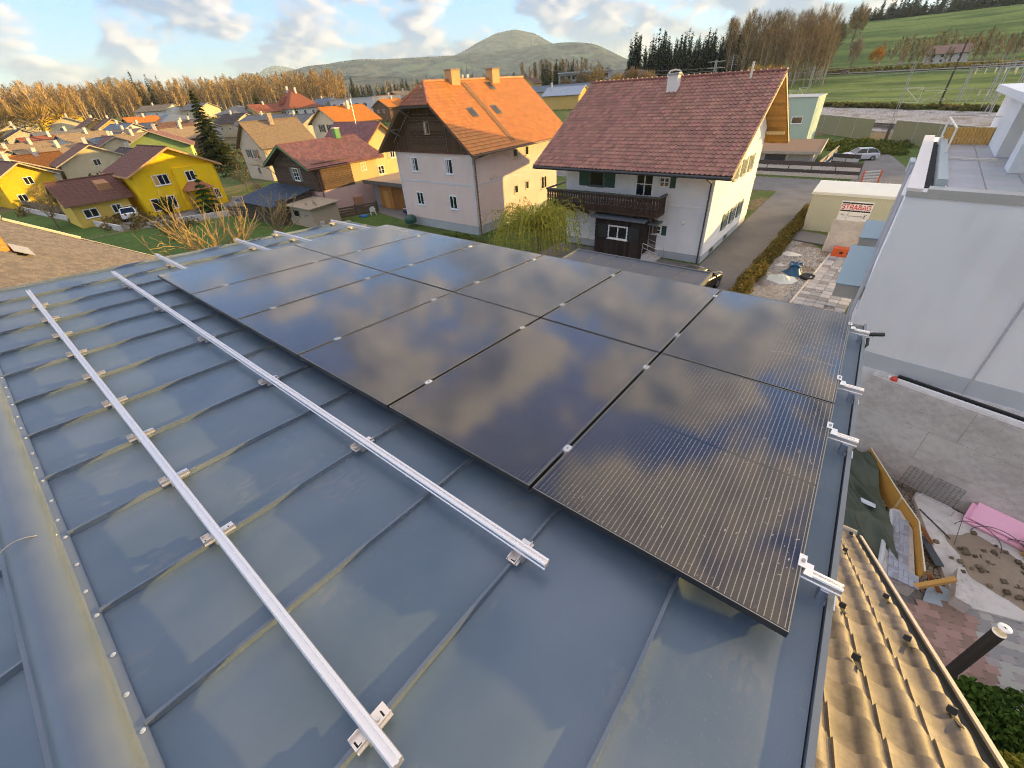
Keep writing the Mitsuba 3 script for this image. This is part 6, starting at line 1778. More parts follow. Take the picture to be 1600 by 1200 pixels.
village("small yellow block shaped house at the foot of the wood", -288.0, 44.5, Q90, 14, 12, 5.0, 7.4, "tan", "yellow", wins=W2(4, 9, z=3.0))
village("cream house with two gables below the yellow block at the wood", -252.0, 41.0, Q90 - 0.2, 11, 12, 4.4, 7.2, "grey", "cream", wins=W2(3, 7.5, z=3.2))
village("small ochre gabled house at the foot of the trunks, left one of two", -235.0, 45.2, Q90, 9, 11, 4.2, 7.0, "brown", "ochre", wins=W2(4.5, z=3.6))
village("small ochre gabled house at the foot of the trunks, right one of two", -224.5, 47.6, Q90, 9, 11, 4.2, 7.0, "brown", "ochre", wins=W2(4.5, z=3.6))
village("long low house with a grey brown roof below the tall bare trunks", -204.0, 52.0, 0.25, 16, 9, 3.6, 6.0, "grey", "white", "x", wins=W2(3, 7, 12, z=1.9))
village("low house with a tan roof in the middle of the left village", -184.0, 42.6, 0.3, 12, 9, 3.8, 6.0, "tan", "white", "x", wins=W2(3, 8, z=2.2))
village("house with a pale grey roof behind the slate blue roof", -176.0, 35.5, 0.5, 10, 9, 3.6, 6.0, "grey", "beige", "x", wins=W2(3, 7, z=2.0))
hip_house("grey hip roofed house left of the tall spruce", -222.0, 66.8, 15, 13, 4.6, 7.2, "slate", "white", 0.1, W2(3, 7, 11, z=2.8))
village("house with a reddish brown roof directly left of the tall spruce", -186.0, 57.0, 0.15, 12, 11, 4.0, 6.6, "brown", "beige", wins=W2(4, 8, z=2.8))
village("dark gabled house with a tan roof between the spruce and the green house", -158.0, 47.5, 0.35, 10, 11, 4.0, 6.6, "tan", "wood", wins=W2(5, z=3.4))
hip_house("low pavilion with a grey hipped roof and peach walls right of the tall spruce", -230.0, 96.5, 16, 14, 4.4, 7.4, "grey", "beige", 0.05, W2(3, 7, 12, z=2.4))
village("house with a long grey roof and white chimneys behind the beige house", -166.0, 78.0, 0.05, 26, 11, 4.6, 7.2, "grey", "white", "x", wins=W2(4, 10, 18, z=2.8))
village("second long grey roofed house nearer the cream house", -140.0, 75.0, 0.0, 16, 10, 4.8, 7.8, "grey", "beige", "x", wins=W2(3, 8, z=3.0))
h = House("flat_hall", "low white flat roofed hall behind the orange roofed cream house", "hall", -216.0, 133.0, 0.0, 34, 16, 5.6)
h.part("wall", B((0.60, 0.60, 0.60)).box(0, 0, 0, 34, 16, 5.6), "vc_plaster")
h.part("roof", B((0.46, 0.47, 0.49)).box(-0.3, -0.3, 5.601, 34.3, 16.3, 5.9), "vc_satin")
for x in (9, 10.6):
    h.part("vent", B((0.12, 0.12, 0.13)).lathe([(0.5, 5.9), (0.5, 7.6), (0, 7.7)], (x, 5, 0), 10), "vc_satin")
for u in (4, 10, 16, 22, 28):
    h.window("f", u, 3.2, 3.0, 1.4, WHT, 2, None, False)
village("dark brown house with an orange red roof right of the cream house", -168.0, 131.0, 0.05, 10, 10, 5.0, 7.8, "orange", "wood", wins=W2(3, 6.5, z=3.6))
village("small red roofed house beside the white flat hall", -196.0, 152.0, 0.0, 12, 10, 4.6, 7.4, "red", "cream", wins=W2(4, 8, z=2.8))
village("house with a wide dark roof left of the pink house's gable", -164.0, 146.0, 0.0, 20, 13, 5.0, 8.2, "dark", "beige", "x", wins=W2(4, 9, 15, z=3.0))
village("small ochre house with a tiny gable peeping over the orange roof", -182.0, 252.0, 0.05, 10, 10, 5.0, 8.4, "brown", "ochre", wins=W2(5, z=5.0))
village("orange gabled house behind the gap between the orange and the red roof", -172.0, 298.0, 0.1, 15, 13, 5.4, 9.0, "brown", "ochre", wins=W2(7.5, z=5.6) + W2(3.5, 11.5, z=2.6))
village("house under a long dark grey roof behind the orange roofed pink house", -131.0, 204.0, 0.0, 34, 12, 4.6, 7.0, "slate", "beige", "x", wins=W2(5, 14, 24, z=2.6))
h = House("metal_hall", "barn with a pale blue grey metal roof between the orange and the red roof", "barn", -118.0, 172.0, 0.15, 16, 12, float(gz(-110, 176)))
h.gable_walls(5.0, 8.0, 0.6, 0.6, WALL["ochre"], "x")
h.gable_roof(5.0, 8.0, 0.6, 0.6, (0.30, 0.35, 0.42), "x", 0.2, mat="vc_satin", ribs=0.5)
h.part("flue", B((0.55, 0.53, 0.50)).path([(2.0, 4.5, 6.4), (2.0, 4.5, 9.6)], 0.35, 8), "vc_satin", parent=h.roof)
h = hip_house("dark brown hip roofed house with an aerial behind the ridge of the red roof", -122.0, 271.0, 24, 17, 5.0, 9.6, "brown", "wood", 0.1, W2(4, 10, 16, z=3.0))
h.chimney(11.0, 6.0, 8.0, 10.8, 1.6, 1.2, (0.30, 0.12, 0.09), (0.60, 0.62, 0.64))
for text, a, D, yw, w, d, ze, zr, ro, wa, ax in (
        ("small cream house with an orange roof low at the left edge", -85.6, 148, Q90, 8, 9, 4.0, 6.4, "orange", "cream", "y"),
        ("tan roofed house with an ochre gable behind the left yellow house", -84.2, 158, 0.2, 9, 9, 4.0, 6.6, "tan", "ochre", "y"),
        ("red roofed white house between the left edge and the grey brown roof", -82.8, 176, 0.3, 10, 10, 4.2, 6.8, "red", "white", "y"),
        ("dark roofed beige house under the round golden trees", -84.0, 218, 0.0, 11, 9, 4.2, 6.6, "dark", "beige", "x"),
        ("purple brown roofed cream house left of the green house", -78.6, 152, Q90, 10, 10, 4.2, 6.8, "purple", "cream", "y"),
        ("slate roofed white house in the third row above the green house", -77.2, 206, 0.25, 12, 10, 4.0, 6.6, "slate", "white", "x"),
        ("orange brown roofed ochre house left of the low grey hip roof", -75.6, 228, 0.1, 11, 10, 4.2, 7.0, "orange", "ochre", "y"),
        ("brown roofed white house right behind the green house", -73.2, 172, 0.3, 11, 11, 4.2, 7.0, "brown", "white", "y"),
        ("tan roofed grey house close to the top of the tall spruce", -71.6, 196, 0.1, 12, 10, 4.2, 6.8, "tan", "grey", "x"),
        ("dark roofed cream house under the peach walled pavilion", -67.8, 205, 0.15, 13, 10, 4.4, 7.0, "dark", "cream", "x"),
        ("red roofed ochre house left of the hip roofed villa", -65.2, 246, 0.1, 12, 11, 4.4, 7.4, "red", "ochre", "y"),
        ("slate roofed beige house right of the hip roofed villa", -58.8, 262, 0.0, 14, 10, 4.4, 7.2, "slate", "beige", "x"),
        ("brown roofed white house above the orange roof of the cream house", -56.6, 196, 0.0, 12, 10, 4.6, 7.4, "brown", "white", "x"),
        ("tan roofed wooden house behind the dark brown one", -50.6, 262, 0.05, 13, 11, 4.8, 8.0, "tan", "wood", "y"),
        ("long tan roofed row of white houses at the foot of the bare wood", -73.9, 318, 0.25, 26, 10, 4.0, 6.6, "tan", "white", "x"),
        ("grey roofed cream house in front of the pines by the wood", -70.6, 300, 0.2, 16, 11, 4.2, 7.0, "grey", "cream", "x")):
    village(text, D * math.sin(math.radians(a)), D * math.cos(math.radians(a)), yw, w, d, ze, zr, ro, wa, ax, wins=W2(w * 0.3, w * 0.7, z=2.6), name="village_house")
# long grey building with galleries
h = House("office_block", "long grey flat roofed block with two dark galleries before the wooded hill", "building", -166.0, 259.0, 0.32, 30, 12, 8.0)
for z in (0.2, 4.2):
    h.part("storey", B((0.42, 0.43, 0.44)).box(0, 1.5, z, 30, 12, z + 3.9), "vc_plaster")
    for i in range(8):
        h.window("f", 2.1 + i * 3.7, z + 1.9, 3.0, 2.2, (0.14, 0.16, 0.18), 0, None, False, off=-1.5)
    h.part("gallery_slab", B((0.36, 0.38, 0.40)).box(-0.2, 0, z + 3.9, 30.2, 1.499, z + 4.15), "vc_satin")
for i in range(9):
    h.part("column", B((0.30, 0.32, 0.34)).box(i * 3.7, 0.05, 0.2, i * 3.7 + 0.3, 0.35, 8.1), "vc_satin")
h.part("roof", B((0.44, 0.46, 0.48)).box(-0.6, -0.5, 8.36, 30.6, 12.5, 8.9), "vc_satin")
# town church far off
h = House("town_church", "tiny pale church towers on the plain below the wooded mountain", "church", -950, 990, 0.0, 30, 18, 2.0)
h.part("nave", B((0.55, 0.52, 0.48)).box(0, 0, 0, 30, 18, 22), "vc_matte")
for x in (3, 22):
    k = h.part("tower", B((0.58, 0.55, 0.50)).box(x, 0, 0, x + 6, 6, 46), "vc_matte")
    h.part("spire", B((0.14, 0.15, 0.15)).lathe([(4.2, 46.01), (0.2, 66)], (x + 3, 3, 0), 4), "vc_matte", parent=k)

# garden pieces near the timber house
h = House("lean_to", "open shed with a dark blue ribbed metal roof in front of the timber house", "shed", -57.3, 20.6, 0.0, 9.0, 4.4)
rf = B((0.060, 0.085, 0.115)).hexa([(-0.3, -0.5, 2.05), (8.6, -0.5, 2.05), (8.6, 4.6, 3.05), (-0.3, 4.6, 3.05), (-0.3, -0.5, 2.13), (8.6, -0.5, 2.13), (8.6, 4.6, 3.13), (-0.3, 4.6, 3.13)])
for i in range(24):
    x = -0.25 + i * 0.38
    rf.hexa([(x, -0.5, 2.131), (x + 0.06, -0.5, 2.131), (x + 0.06, 4.6, 3.131), (x, 4.6, 3.131), (x, -0.5, 2.17), (x + 0.06, -0.5, 2.17), (x + 0.06, 4.6, 3.17), (x, 4.6, 3.17)])
h.part("roof", rf, "vc_satin")
h.part("wall", B((0.085, 0.065, 0.05), 0.15).box(0, 0.1, 0, 8.3, 0.2, 2.05).box(8.2, 0.2, 0, 8.3, 4.3, 2.6), "vc_matte")
h = House("garden_hut", "small beige hut with a flat brown roof beside the dark blue shed", "hut", -48.6, 21.9, 0.0, 4.6, 3.0)
h.part("wall", B((0.42, 0.34, 0.25)).box(0, 0, 0, 4.6, 3.0, 2.0), "vc_plaster")
h.part("roof", B((0.30, 0.24, 0.17)).hexa([(-0.3, -0.4, 2.01), (5.0, -0.4, 2.01), (5.0, 3.2, 2.2), (-0.3, 3.2, 2.2), (-0.3, -0.4, 2.1), (5.0, -0.4, 2.1), (5.0, 3.2, 2.3), (-0.3, 3.2, 2.3)]), "vc_matte")
h.window("f", 1.3, 1.3, 1.4, 0.8, (0.3, 0.3, 0.28), 0, None, False)
h = House("timber_garage", "low garage with orange brown wooden doors between the timber house and the pink house", "garage", -46.6, 31.5, 0.0, 6.2, 6.0)
h.part("wall", B((0.30, 0.30, 0.31)).box(0, 0.05, 0, 6.2, 6, 2.9), "vc_plaster")
h.part("roof", B((0.34, 0.24, 0.16)).box(-0.6, -0.7, 2.92, 6.8, 6.4, 3.10), "vc_matte")
h.part("fascia", B((0.13, 0.12, 0.11)).box(-0.6, -0.78, 2.72, 6.8, -0.701, 3.14), "vc_satin")
h.part("door", B((0.42, 0.20, 0.055)).box(1.2, -0.02, 0.05, 3.6, 0.045, 2.5), "vc_matte", text="orange brown wooden double door")
h.part("door", B((0.52, 0.28, 0.08)).box(2.0, -0.06, 0.05, 2.9, -0.021, 1.95), "vc_matte", text="pale orange inner door leaf")
h.part("door", B((0.28, 0.13, 0.04)).box(3.7, -0.02, 0.05, 5.8, 0.045, 2.5), "vc_matte")
def fence(name, text, p, q, hgt, col, plank=0.16, gap=0.02, horizontal=False, mat_="vc_matte"):
    t = thing(name, text, "fence")
    p, q = np.array(p, float), np.array(q, float)
    L = np.linalg.norm(q - p); d = (q - p) / L
    nn = np.array([-d[1], d[0], 0])
    n_ = int(L / 2.0)
    for i in range(n_ + 1):
        w_ = p + d * (L * i / n_)
        part(t, "post", B(tuple(np.array(col) * 0.8)).box(w_[0] - 0.05, w_[1] - 0.05, 0, w_[0] + 0.05, w_[1] + 0.05, hgt + 0.08), mat_)
    if horizontal:
        for i in range(4):
            z = (i + 0.5) * hgt / 4
            part(t, "rail", B(col).obox((*((p + q) / 2), z), (*(d * L / 2), 0), nn * 0.02, (0, 0, hgt / 4 * 0.36)), mat_)
    else:
        b = B(col, 0.2, 3)
        k = int(L / (plank + gap))
        for i in range(k):
            w_ = p + d * (L * (i + 0.5) / k)
            b.obox((*w_, hgt / 2), (*(d * plank / 2), 0), nn * 0.015, (0, 0, hgt / 2 * (0.96 + 0.04 * ((i * 7) % 3) / 3)))
        part(t, "pickets", b, mat_, kind="stuff")
    return t
fence("plank_fence", "grey brown plank fence before the timber house and its shed", (-60.5, 20.0), (-46.3, 25.2), 1.2, (0.10, 0.080, 0.062), horizontal=True)
fence("plank_fence", "plank fence along the lawn with the white chair", (-46.0, 25.3), (-44.3, 30.0), 1.1, (0.12, 0.09, 0.065), horizontal=True)
fence("picket_fence", "weathered picket fence on a low wall left of the white cars", (-98.5, 6.0), (-80.0, 8.6), 1.5, (0.22, 0.16, 0.11))
lw = thing("garden_wall", "low pale concrete garden wall along the lawns below the yellow house", "wall")
for p, q in (((-99, 5.4), (-66.0, 10.2)), ((-64.5, 12.4), (-60.6, 20.9)), ((-60.3, 20.8), (-43.5, 22.6))):
    part(lw, "section", B((0.46, 0.45, 0.42)).beam((*p, 0.3), (*q, 0.3), 0.22, 0.7), "concrete")
struct("garden_lawn", sheet([(-66, 4), (-30, 4), (-28, 20), (-44, 21.8), (-60.2, 20.2), (-65.5, 10.5)], 0.006), "lawn")
struct("small_lawn", sheet([(-44.2, 24.2), (-37.8, 25.2), (-38.6, 28.4), (-43.8, 29.4)], 0.008), "lawn")
struct("front_lawn", sheet([(-100, -4), (-66.5, 0), (-66.2, 9.8), (-99, 5.0)], 0.006), "lawn")
struct("lane", sheet([(-66.4, 10.8), (-64.8, 12.2), (-66.5, 22), (-70, 28), (-75, 26), (-70.5, 24), (-69.6, 14), (-88, 10.8), (-88, 8.3)], 0.007), "asphalt")
struct("parking_court", sheet([(-43.5, 29.6), (-38.2, 28.6), (-36.8, 28.4), (-36.8, 44), (-46.5, 44), (-46.4, 31.4)], 0.007), "asphalt")
c = thing("garden_chair", "white plastic garden chair on the edge of the small lawn", "chair")
M = TM(-43.3, 28.6, 0, 2.6)
b = B((0.80, 0.80, 0.80))
part(c, "seat", b.hexa([(-0.25, -0.25, 0.41), (0.25, -0.25, 0.42), (0.25, 0.25, 0.42), (-0.25, 0.25, 0.41), (-0.25, -0.25, 0.45), (0.25, -0.25, 0.46), (0.25, 0.25, 0.46), (-0.25, 0.25, 0.45)]).tx(M), "vc_satin")
part(c, "backrest", B((0.80, 0.80, 0.80)).hexa([(-0.27, -0.24, 0.46), (-0.24, -0.24, 0.46), (-0.24, 0.24, 0.46), (-0.27, 0.24, 0.46), (-0.40, -0.20, 0.98), (-0.37, -0.20, 0.98), (-0.37, 0.20, 0.98), (-0.40, 0.20, 0.98)]).tx(M), "vc_satin")
for x in (-0.24, 0.24):
    for y in (-0.25, 0.25):
        part(c, "leg", B((0.78, 0.78, 0.78)).beam((x, y, 0.42), (x * 1.12, y * 1.12, 0), 0.06, 0.05).tx(M), "vc_satin")
for y in (-0.28, 0.28):
    part(c, "armrest", B((0.80, 0.80, 0.80)).beam((-0.3, y, 0.66), (0.24, y, 0.66), 0.06, 0.035).beam((0.22, y, 0.45), (0.22, y, 0.66), 0.05, 0.04).tx(M), "vc_satin")
single("blue_toy", B((0.04, 0.16, 0.40)).box(-44.1, 27.2, 0.02, -43.2, 27.9, 0.16).lathe([(0.25, 0.16), (0.22, 0.24), (0, 0.25)], (-43.6, 27.5, 0), 12), "vc_satin", "flat blue plastic sandbox on the small lawn beside the white chair", "sandbox")
g = thing("covered_grill", "grill under a dark green cover at the foot of the pink house", "grill")
part(g, "cover", B((0.025, 0.085, 0.065)).lathe([(0.55, 0.42), (0.62, 0.75), (0.55, 1.0), (0.30, 1.15), (0, 1.18)], (-35.1, 27.3, 0), 14), "vc_satin", True)
for a in (0.5, 2.6, 4.7):
    part(g, "leg", B((0.05, 0.05, 0.05)).path([(-35.1 + 0.35 * math.cos(a), 27.3 + 0.35 * math.sin(a), 0.5), (-35.1 + 0.5 * math.cos(a), 27.3 + 0.5 * math.sin(a), 0)], 0.03, 6), "vc_satin")

# gardens: hedges and low bare shrubs between the houses of the village
r4 = np.random.default_rng(77)
gs = B()
for i in range(260):
    a, D = r4.uniform(-89, -52), r4.uniform(92, 300)
    x, y = D * math.sin(math.radians(a)), D * math.cos(math.radians(a))
    s_ = r4.uniform(0.7, 1.8)
    leaf_blob(gs, (x, y, gz(x, y) + s_ * 0.7), (s_ * r4.uniform(0.8, 2.0), s_ * r4.uniform(0.8, 2.0), s_), 60, 0.34, [[(0.20, 0.15, 0.06), (0.26, 0.18, 0.07)], [(0.05, 0.075, 0.025), (0.08, 0.095, 0.03)], [(0.13, 0.12, 0.05), (0.17, 0.13, 0.07)]][r4.integers(3)], r4, 0.1)
single("garden_shrubs", gs, "vc_leaf", "hedges and shrubs in the gardens between the village houses", "shrubs", kind="stuff")
gs = B()
for i in range(70):
    t = r4.uniform(0, 1)
    x, y = -99 + 42 * t + r4.normal(0, 1.5), 6.5 + 8 * t + r4.normal(0, 1.2)
    s_ = r4.uniform(0.4, 1.0)
    leaf_blob(gs, (x, y, s_ * 0.6), (s_ * 1.4, s_ * 1.2, s_), 70, 0.17, [(0.30, 0.21, 0.08), (0.22, 0.16, 0.06), (0.12, 0.11, 0.04)], r4, 0.1)
single("dry_shrubs", gs, "vc_leaf", "dry golden shrubs along the low garden wall below the yellow house", "shrubs", kind="stuff")
# ------------------------------------------------------------------ trees


def conifer(x, y, hgt, rad, seed, cols, n=2600, size=0.28, trunk=(0.10, 0.07, 0.045), z=None, lean=0.0):
    """Tapered trunk with whorls of drooping boughs carrying needle sprays. Returns trunk and crown."""
    r = np.random.default_rng(seed)
    z = float(gz(x, y)) if z is None else z
    tr = B(trunk).path([(x, y, z - 0.2), (x + lean * 0.5, y, z + hgt * 0.5), (x + lean, y, z + hgt * 0.97)], [hgt * 0.016 + 0.05, hgt * 0.010 + 0.03, 0.02], 6)
    cr = B()
    t = r.uniform(0, 1, n) ** 0.75                       # 0 top .. 1 bottom
    az = r.uniform(0, 2 * np.pi, n)
    whorl = np.round(t * hgt * 1.5) / (hgt * 1.5)
    t = 0.35 * t + 0.65 * whorl + r.normal(0, 0.006, n)
    t = np.clip(t, 0.0, 1)
    bough = 0.75 + 0.25 * np.sin(az * 5 + whorl * 47) + r.uniform(-0.1, 0.1, n)
    R = rad * (0.06 + 0.94 * t) * bough
    q = r.uniform(0.15, 1, n) ** 0.6
    px_ = np.stack([x + lean * (1 - t) + R * q * np.cos(az), y + R * q * np.sin(az), z + hgt * (1 - 0.92 * t) - 0.22 * R * q ** 1.5], -1)
    out = np.stack([np.cos(az), np.sin(az), -0.35 + 0 * az], -1)
    side = np.stack([-np.sin(az), np.cos(az), 0.25 * r.normal(size=n)], -1)
    s_ = (size * r.uniform(0.6, 1.4, n) * (0.55 + 0.45 * t))[:, None]
    V_ = np.stack([px_ - out * s_ * 0.9, px_ + side * s_ * 0.42, px_ + out * s_ * 1.1, px_ - side * s_ * 0.42], 1).reshape(-1, 3)
    F_ = np.arange(4 * n).reshape(n, 4)
    k = r.integers(len(cols), size=n)
    C_ = np.repeat(np.asarray(cols)[k] * r.uniform(0.7, 1.3, (n, 1)), 4, axis=0)
    cr.v.append(V_); cr.f.append(np.vstack([F_[:, [0, 1, 2]], F_[:, [0, 2, 3]]])); cr.c.append(C_); cr.n += 4 * n
    return tr, cr


SPRUCE = [(0.050, 0.070, 0.024), (0.075, 0.090, 0.028), (0.035, 0.055, 0.022), (0.10, 0.105, 0.032)]


def conifer_tree(text, x, y, hgt, rad, seed, n=2600, size=0.28, group=None, cols=SPRUCE):
    t = thing("conifer_tree", text, "tree", group)
    a, c = conifer(x, y, hgt, rad, seed, cols, n, size)
    part(t, "trunk", a, "vc_matte", True)
    part(t, "crown", c, "vc_leaf")


conifer_tree("tall dense spruce standing alone among the houses, left of the beige house", -112.0, 39.0, 14.4, 4.3, 1, 9000, 0.42)
conifer_tree("rounded conifer right of the tall spruce, in front of the wood", -236.0, 108.0, 11.5, 5.0, 2, 2400, 0.55)
conifer_tree("small conifer in front of the cream house with the orange roof", -83.0, 49.6, 6.8, 1.9, 3, 1700, 0.24)
conifer_tree("conifer beside the white flat hall, left of the far meadow", -300.0, 205.0, 14.0, 4.6, 4, 1800, 0.6)
conifer_tree("small conifer left of the far flat roofed block on the plain", -290.0, 240.0, 10.0, 4.0, 5, 1300, 0.55)
conifer_tree("bushy young conifer before the porch of the yellow house", -66.6, 19.9, 4.4, 1.9, 6, 2200, 0.24, cols=GRN)
conifer_tree("little conifer by the hip roofed villa", -205.0, 109.0, 6.5, 2.2, 7, 900, 0.4)

BARK = (0.16, 0.12, 0.075)


def bare(b, r, p, d, L, rad, depth, cols, spread=0.5, kids=3, up=0.25, n=4, minr=0.006, bend=0.25):
    """A leafless branch and its children."""
    pts, dirs = [p], []
    for i in range(3):
        d = d + r.normal(0, bend * 0.4, 3) + np.array([0, 0, up * 0.12])
        d = d / np.linalg.norm(d)
        pts.append(pts[-1] + d * L / 3)
        dirs.append(d)
    b.path(pts, np.maximum(np.linspace(rad, rad * 0.62, 4), minr), n if rad > 0.02 else 3, cols[min(depth, len(cols) - 1)], False)
    if depth == 0:
        return
    for k in range(kids):
        j = r.integers(1, 4) if k else 3
        nd = dirs[min(j - 1, 2)] + r.normal(0, spread, 3) + np.array([0, 0, up])
        nd = nd / np.linalg.norm(nd)
        bare(b, r, pts[j], nd, L * r.uniform(0.62, 0.86), rad * 0.62, depth - 1, cols, spread, kids, up, n, minr, bend)


GOLD = [(0.42, 0.29, 0.12), (0.36, 0.25, 0.11), (0.28, 0.20, 0.10), (0.22, 0.16, 0.09), (0.18, 0.13, 0.08)]
r_ = np.random.default_rng(8)
t = thing("fruit_tree", "pruned bare fruit tree with golden branches just beyond the far edge of the metal roof", "tree")
bx_ = B()
bx_.path([(-25.0, 6.9, 0), (-25.05, 6.9, 2.2), (-25.0, 7.0, 4.3)], [0.20, 0.17, 0.14], 8)
part(t, "trunk", bx_, "vc_matte", True)
br = B((0.3, 0.2, 0.1))
for k in range(9):
    a = k * 0.7 + r_.uniform(-0.2, 0.2)
    d0 = np.array([math.cos(a) * 0.8, math.sin(a) * 0.8, 0.55])
    bare(br, r_, np.array([-25.0, 7.0, 4.1 + 0.03 * k]), d0 / np.linalg.norm(d0), 1.55, 0.062, 3, GOLD, 0.42, 3, 0.25, 5, 0.009)
part(t, "branches", br, "vc_matte")
def small_tree(text, x, y, hgt, seed, cols=GOLD, depth=4, spread=0.42, kids=3, minr=0.012, name="bare_tree", cat="tree", group=None, rad=None, z=None):
    r2 = np.random.default_rng(seed)
    t = thing(name, text, cat, group)
    z = float(gz(x, y)) if z is None else z
    rad = rad or hgt * 0.016
    b = B(cols[-1]).path([(x, y, z - 0.1), (x + r2.normal(0, 0.05), y, z + hgt * 0.28)], [rad * 1.25, rad], 6)
    part(t, "trunk", b, "vc_matte", True)
    br = B()
    for k in range(4):
        d = np.array([r2.normal(0, 0.45), r2.normal(0, 0.45), 1.0])
        bare(br, r2, np.array([x, y, z + hgt * 0.27]), d / np.linalg.norm(d), hgt * 0.26, rad * 0.75, depth - 1, cols, spread, kids, 0.25, 4, minr)
    part(t, "branches", br, "vc_matte")
small_tree("thin bare young tree on the lawn behind the fruit tree", -38.5, 15.6, 6.0, 11)
small_tree("small thin sapling left of the fruit tree", -27.5, 3.4, 6.2, 12, depth=3)
GREYB = [(0.20, 0.155, 0.10), (0.17, 0.13, 0.09), (0.13, 0.10, 0.07)]
small_tree("bare dark tree between the beige house and the timber house", -71.0, 32.0, 6.8, 13, GREYB, minr=0.02)
small_tree("bare bush before the beige house", -75.0, 28.5, 4.2, 14, GREYB, spread=0.6, minr=0.02)
small_tree("bare reddish shrub left of the dark blue shed", -62.0, 24.5, 3.6, 15, [(0.22, 0.13, 0.08)] * 3, spread=0.55, minr=0.018)
small_tree("bare shrub at the left of the yellow house beside the picket fence", -84.0, 10.5, 3.6, 16, GOLD, spread=0.6, minr=0.02)
small_tree("bare garden tree in front of the low wing of the yellow house", -76.5, 6.2, 4.6, 17, GOLD, spread=0.5, minr=0.02)
small_tree("second bare garden tree at the left edge near the picket fence", -95.0, 7.5, 4.2, 18, GOLD, spread=0.6, minr=0.02)
small_tree("small bare shrub beside the beige hut", -45.2, 22.6, 2.6, 19, GREYB, spread=0.6)

# weeping willow with yellow green strands
t = thing("willow_tree", "weeping willow with hanging yellow green strands between the carport and the pink house", "tree")
r2 = np.random.default_rng(21)
wx, wy = -17.6, 24.6
part(t, "trunk", B((0.17, 0.14, 0.08)).path([(wx, wy, 0), (wx + 0.1, wy, 1.3), (wx, wy + 0.1, 2.4)], [0.22, 0.18, 0.14], 8), "vc_matte", True)
ws, wl = B(), B()
for k in range(230):
    a = r2.uniform(0, 2 * np.pi)
    reach, top = r2.uniform(0.5, 3.6), r2.uniform(3.0, 4.5)
    hang = r2.uniform(1.2, 3.4)
    p0 = np.array([wx, wy, 2.3])
    pts = []
    for s_ in np.linspace(0, 1, 12):
        if s_ < 0.5:
            q = s_ / 0.5
            pts.append(p0 + np.array([math.cos(a) * reach * q ** 1.3 * 0.9, math.sin(a) * reach * q ** 1.3 * 0.9, (top - 2.3) * math.sin(q * math.pi / 2)]))
        else:
            q = (s_ - 0.5) / 0.5
            pts.append(np.array([wx + math.cos(a) * reach * (0.9 + 0.22 * math.sin(q * 1.5)), wy + math.sin(a) * reach * (0.9 + 0.22 * math.sin(q * 1.5)), top - hang * q ** 1.4]) + r2.normal(0, 0.03, 3))
    pts = np.array(pts)
    pts[:, 2] = np.maximum(pts[:, 2], 0.3)
    ws.path(pts, np.linspace(0.022, 0.008, 12), 3, (0.36 * r2.uniform(0.7, 1.2), 0.31, 0.06), False)
    for q in pts[4:]:
        for _ in range(2):
            c0 = q + r2.normal(0, 0.06, 3)
            d = np.array([r2.normal(0, 0.4), r2.normal(0, 0.4), -1.0]); d /= np.linalg.norm(d)
            e = np.cross(d, r2.normal(size=3)); e /= np.linalg.norm(e)
            g = r2.uniform(0.7, 1.2)
            wl.add([c0 - d * 0.11, c0 + e * 0.03, c0 + d * 0.11, c0 - e * 0.03], [[0, 1, 2, 3]], (0.44 * g, 0.44 * g, 0.06 * g))
part(t, "strands", ws, "vc_matte")
part(t, "leaves", wl, "vc_leaf", kind="stuff")
hd = B()
leaf_blob(hd, (-24.5, 24.0, 0.7), (3.2, 1.0, 0.9), 1500, 0.10, [(0.10, 0.13, 0.03), (0.16, 0.16, 0.045), (0.06, 0.08, 0.02)], r2, 0.2)
single("garden_bush", hd, "vc_leaf", "low loose bush under the pink house beside the willow", "bush")

# hillside: dark spruces, the grove of tall bare trees, yellow bushes, trees on the ridge
def grove_mesh(spots, seed, hr, cols, tw=1.0, twigs=150, trunkcol=(0.40, 0.34, 0.24)):
    """Many bare trees as one far wood: upright trunks, a spray of twigs each."""
    r2 = np.random.default_rng(seed)
    b = B()
    for x, y in spots:
        z = float(gz(x, y)) - 0.2
        hgt = r2.uniform(*hr)
        lx, ly = r2.normal(0, 0.5, 2)
        g = r2.uniform(0.6, 1.25)
        b.path([(x, y, z), (x + lx * 0.5, y + ly * 0.5, z + hgt * 0.5), (x + lx, y + ly, z + hgt * 0.93)], [0.24 * tw, 0.17 * tw, 0.05 * tw], 3, tuple(np.array(trunkcol) * g), False)
        n = twigs
        t = r2.uniform(0.25, 1, n) ** 0.8
        az = r2.uniform(0, 2 * np.pi, n)
        R = hgt * 0.20 * np.sin(np.pi * np.clip((t - 0.18) / 0.86, 0, 1)) ** 0.7 * r2.uniform(0.2, 1, n)
        p0 = np.stack([x + lx * t + R * r2.uniform(0.1, 0.7, n) * np.cos(az), y + ly * t + R * 0.4 * np.sin(az), z + hgt * (t - 0.06)], -1)
        p1 = np.stack([x + lx * t + R * np.cos(az), y + ly * t + R * np.sin(az), z + hgt * np.minimum(t + 0.05 + 0.02 * r2.normal(size=n), 1.0)], -1)
        w_ = np.cross(p1 - p0, r2.normal(size=(n, 3))); w_ /= np.linalg.norm(w_, axis=1, keepdims=True) + 1e-9
        w_ *= (0.085 * tw * r2.uniform(0.5, 1.3, n))[:, None]
        V_ = np.stack([p0 - w_, p0 + w_, p1], 1).reshape(-1, 3)
        k = r2.integers(len(cols), size=n)
        b.v.append(V_); b.f.append(np.arange(3 * n).reshape(n, 3) + b.n); b.c.append(np.repeat(np.asarray(cols)[k] * (g * r2.uniform(0.7, 1.3, (n, 1))), 3, axis=0)); b.n += 3 * n
    return b


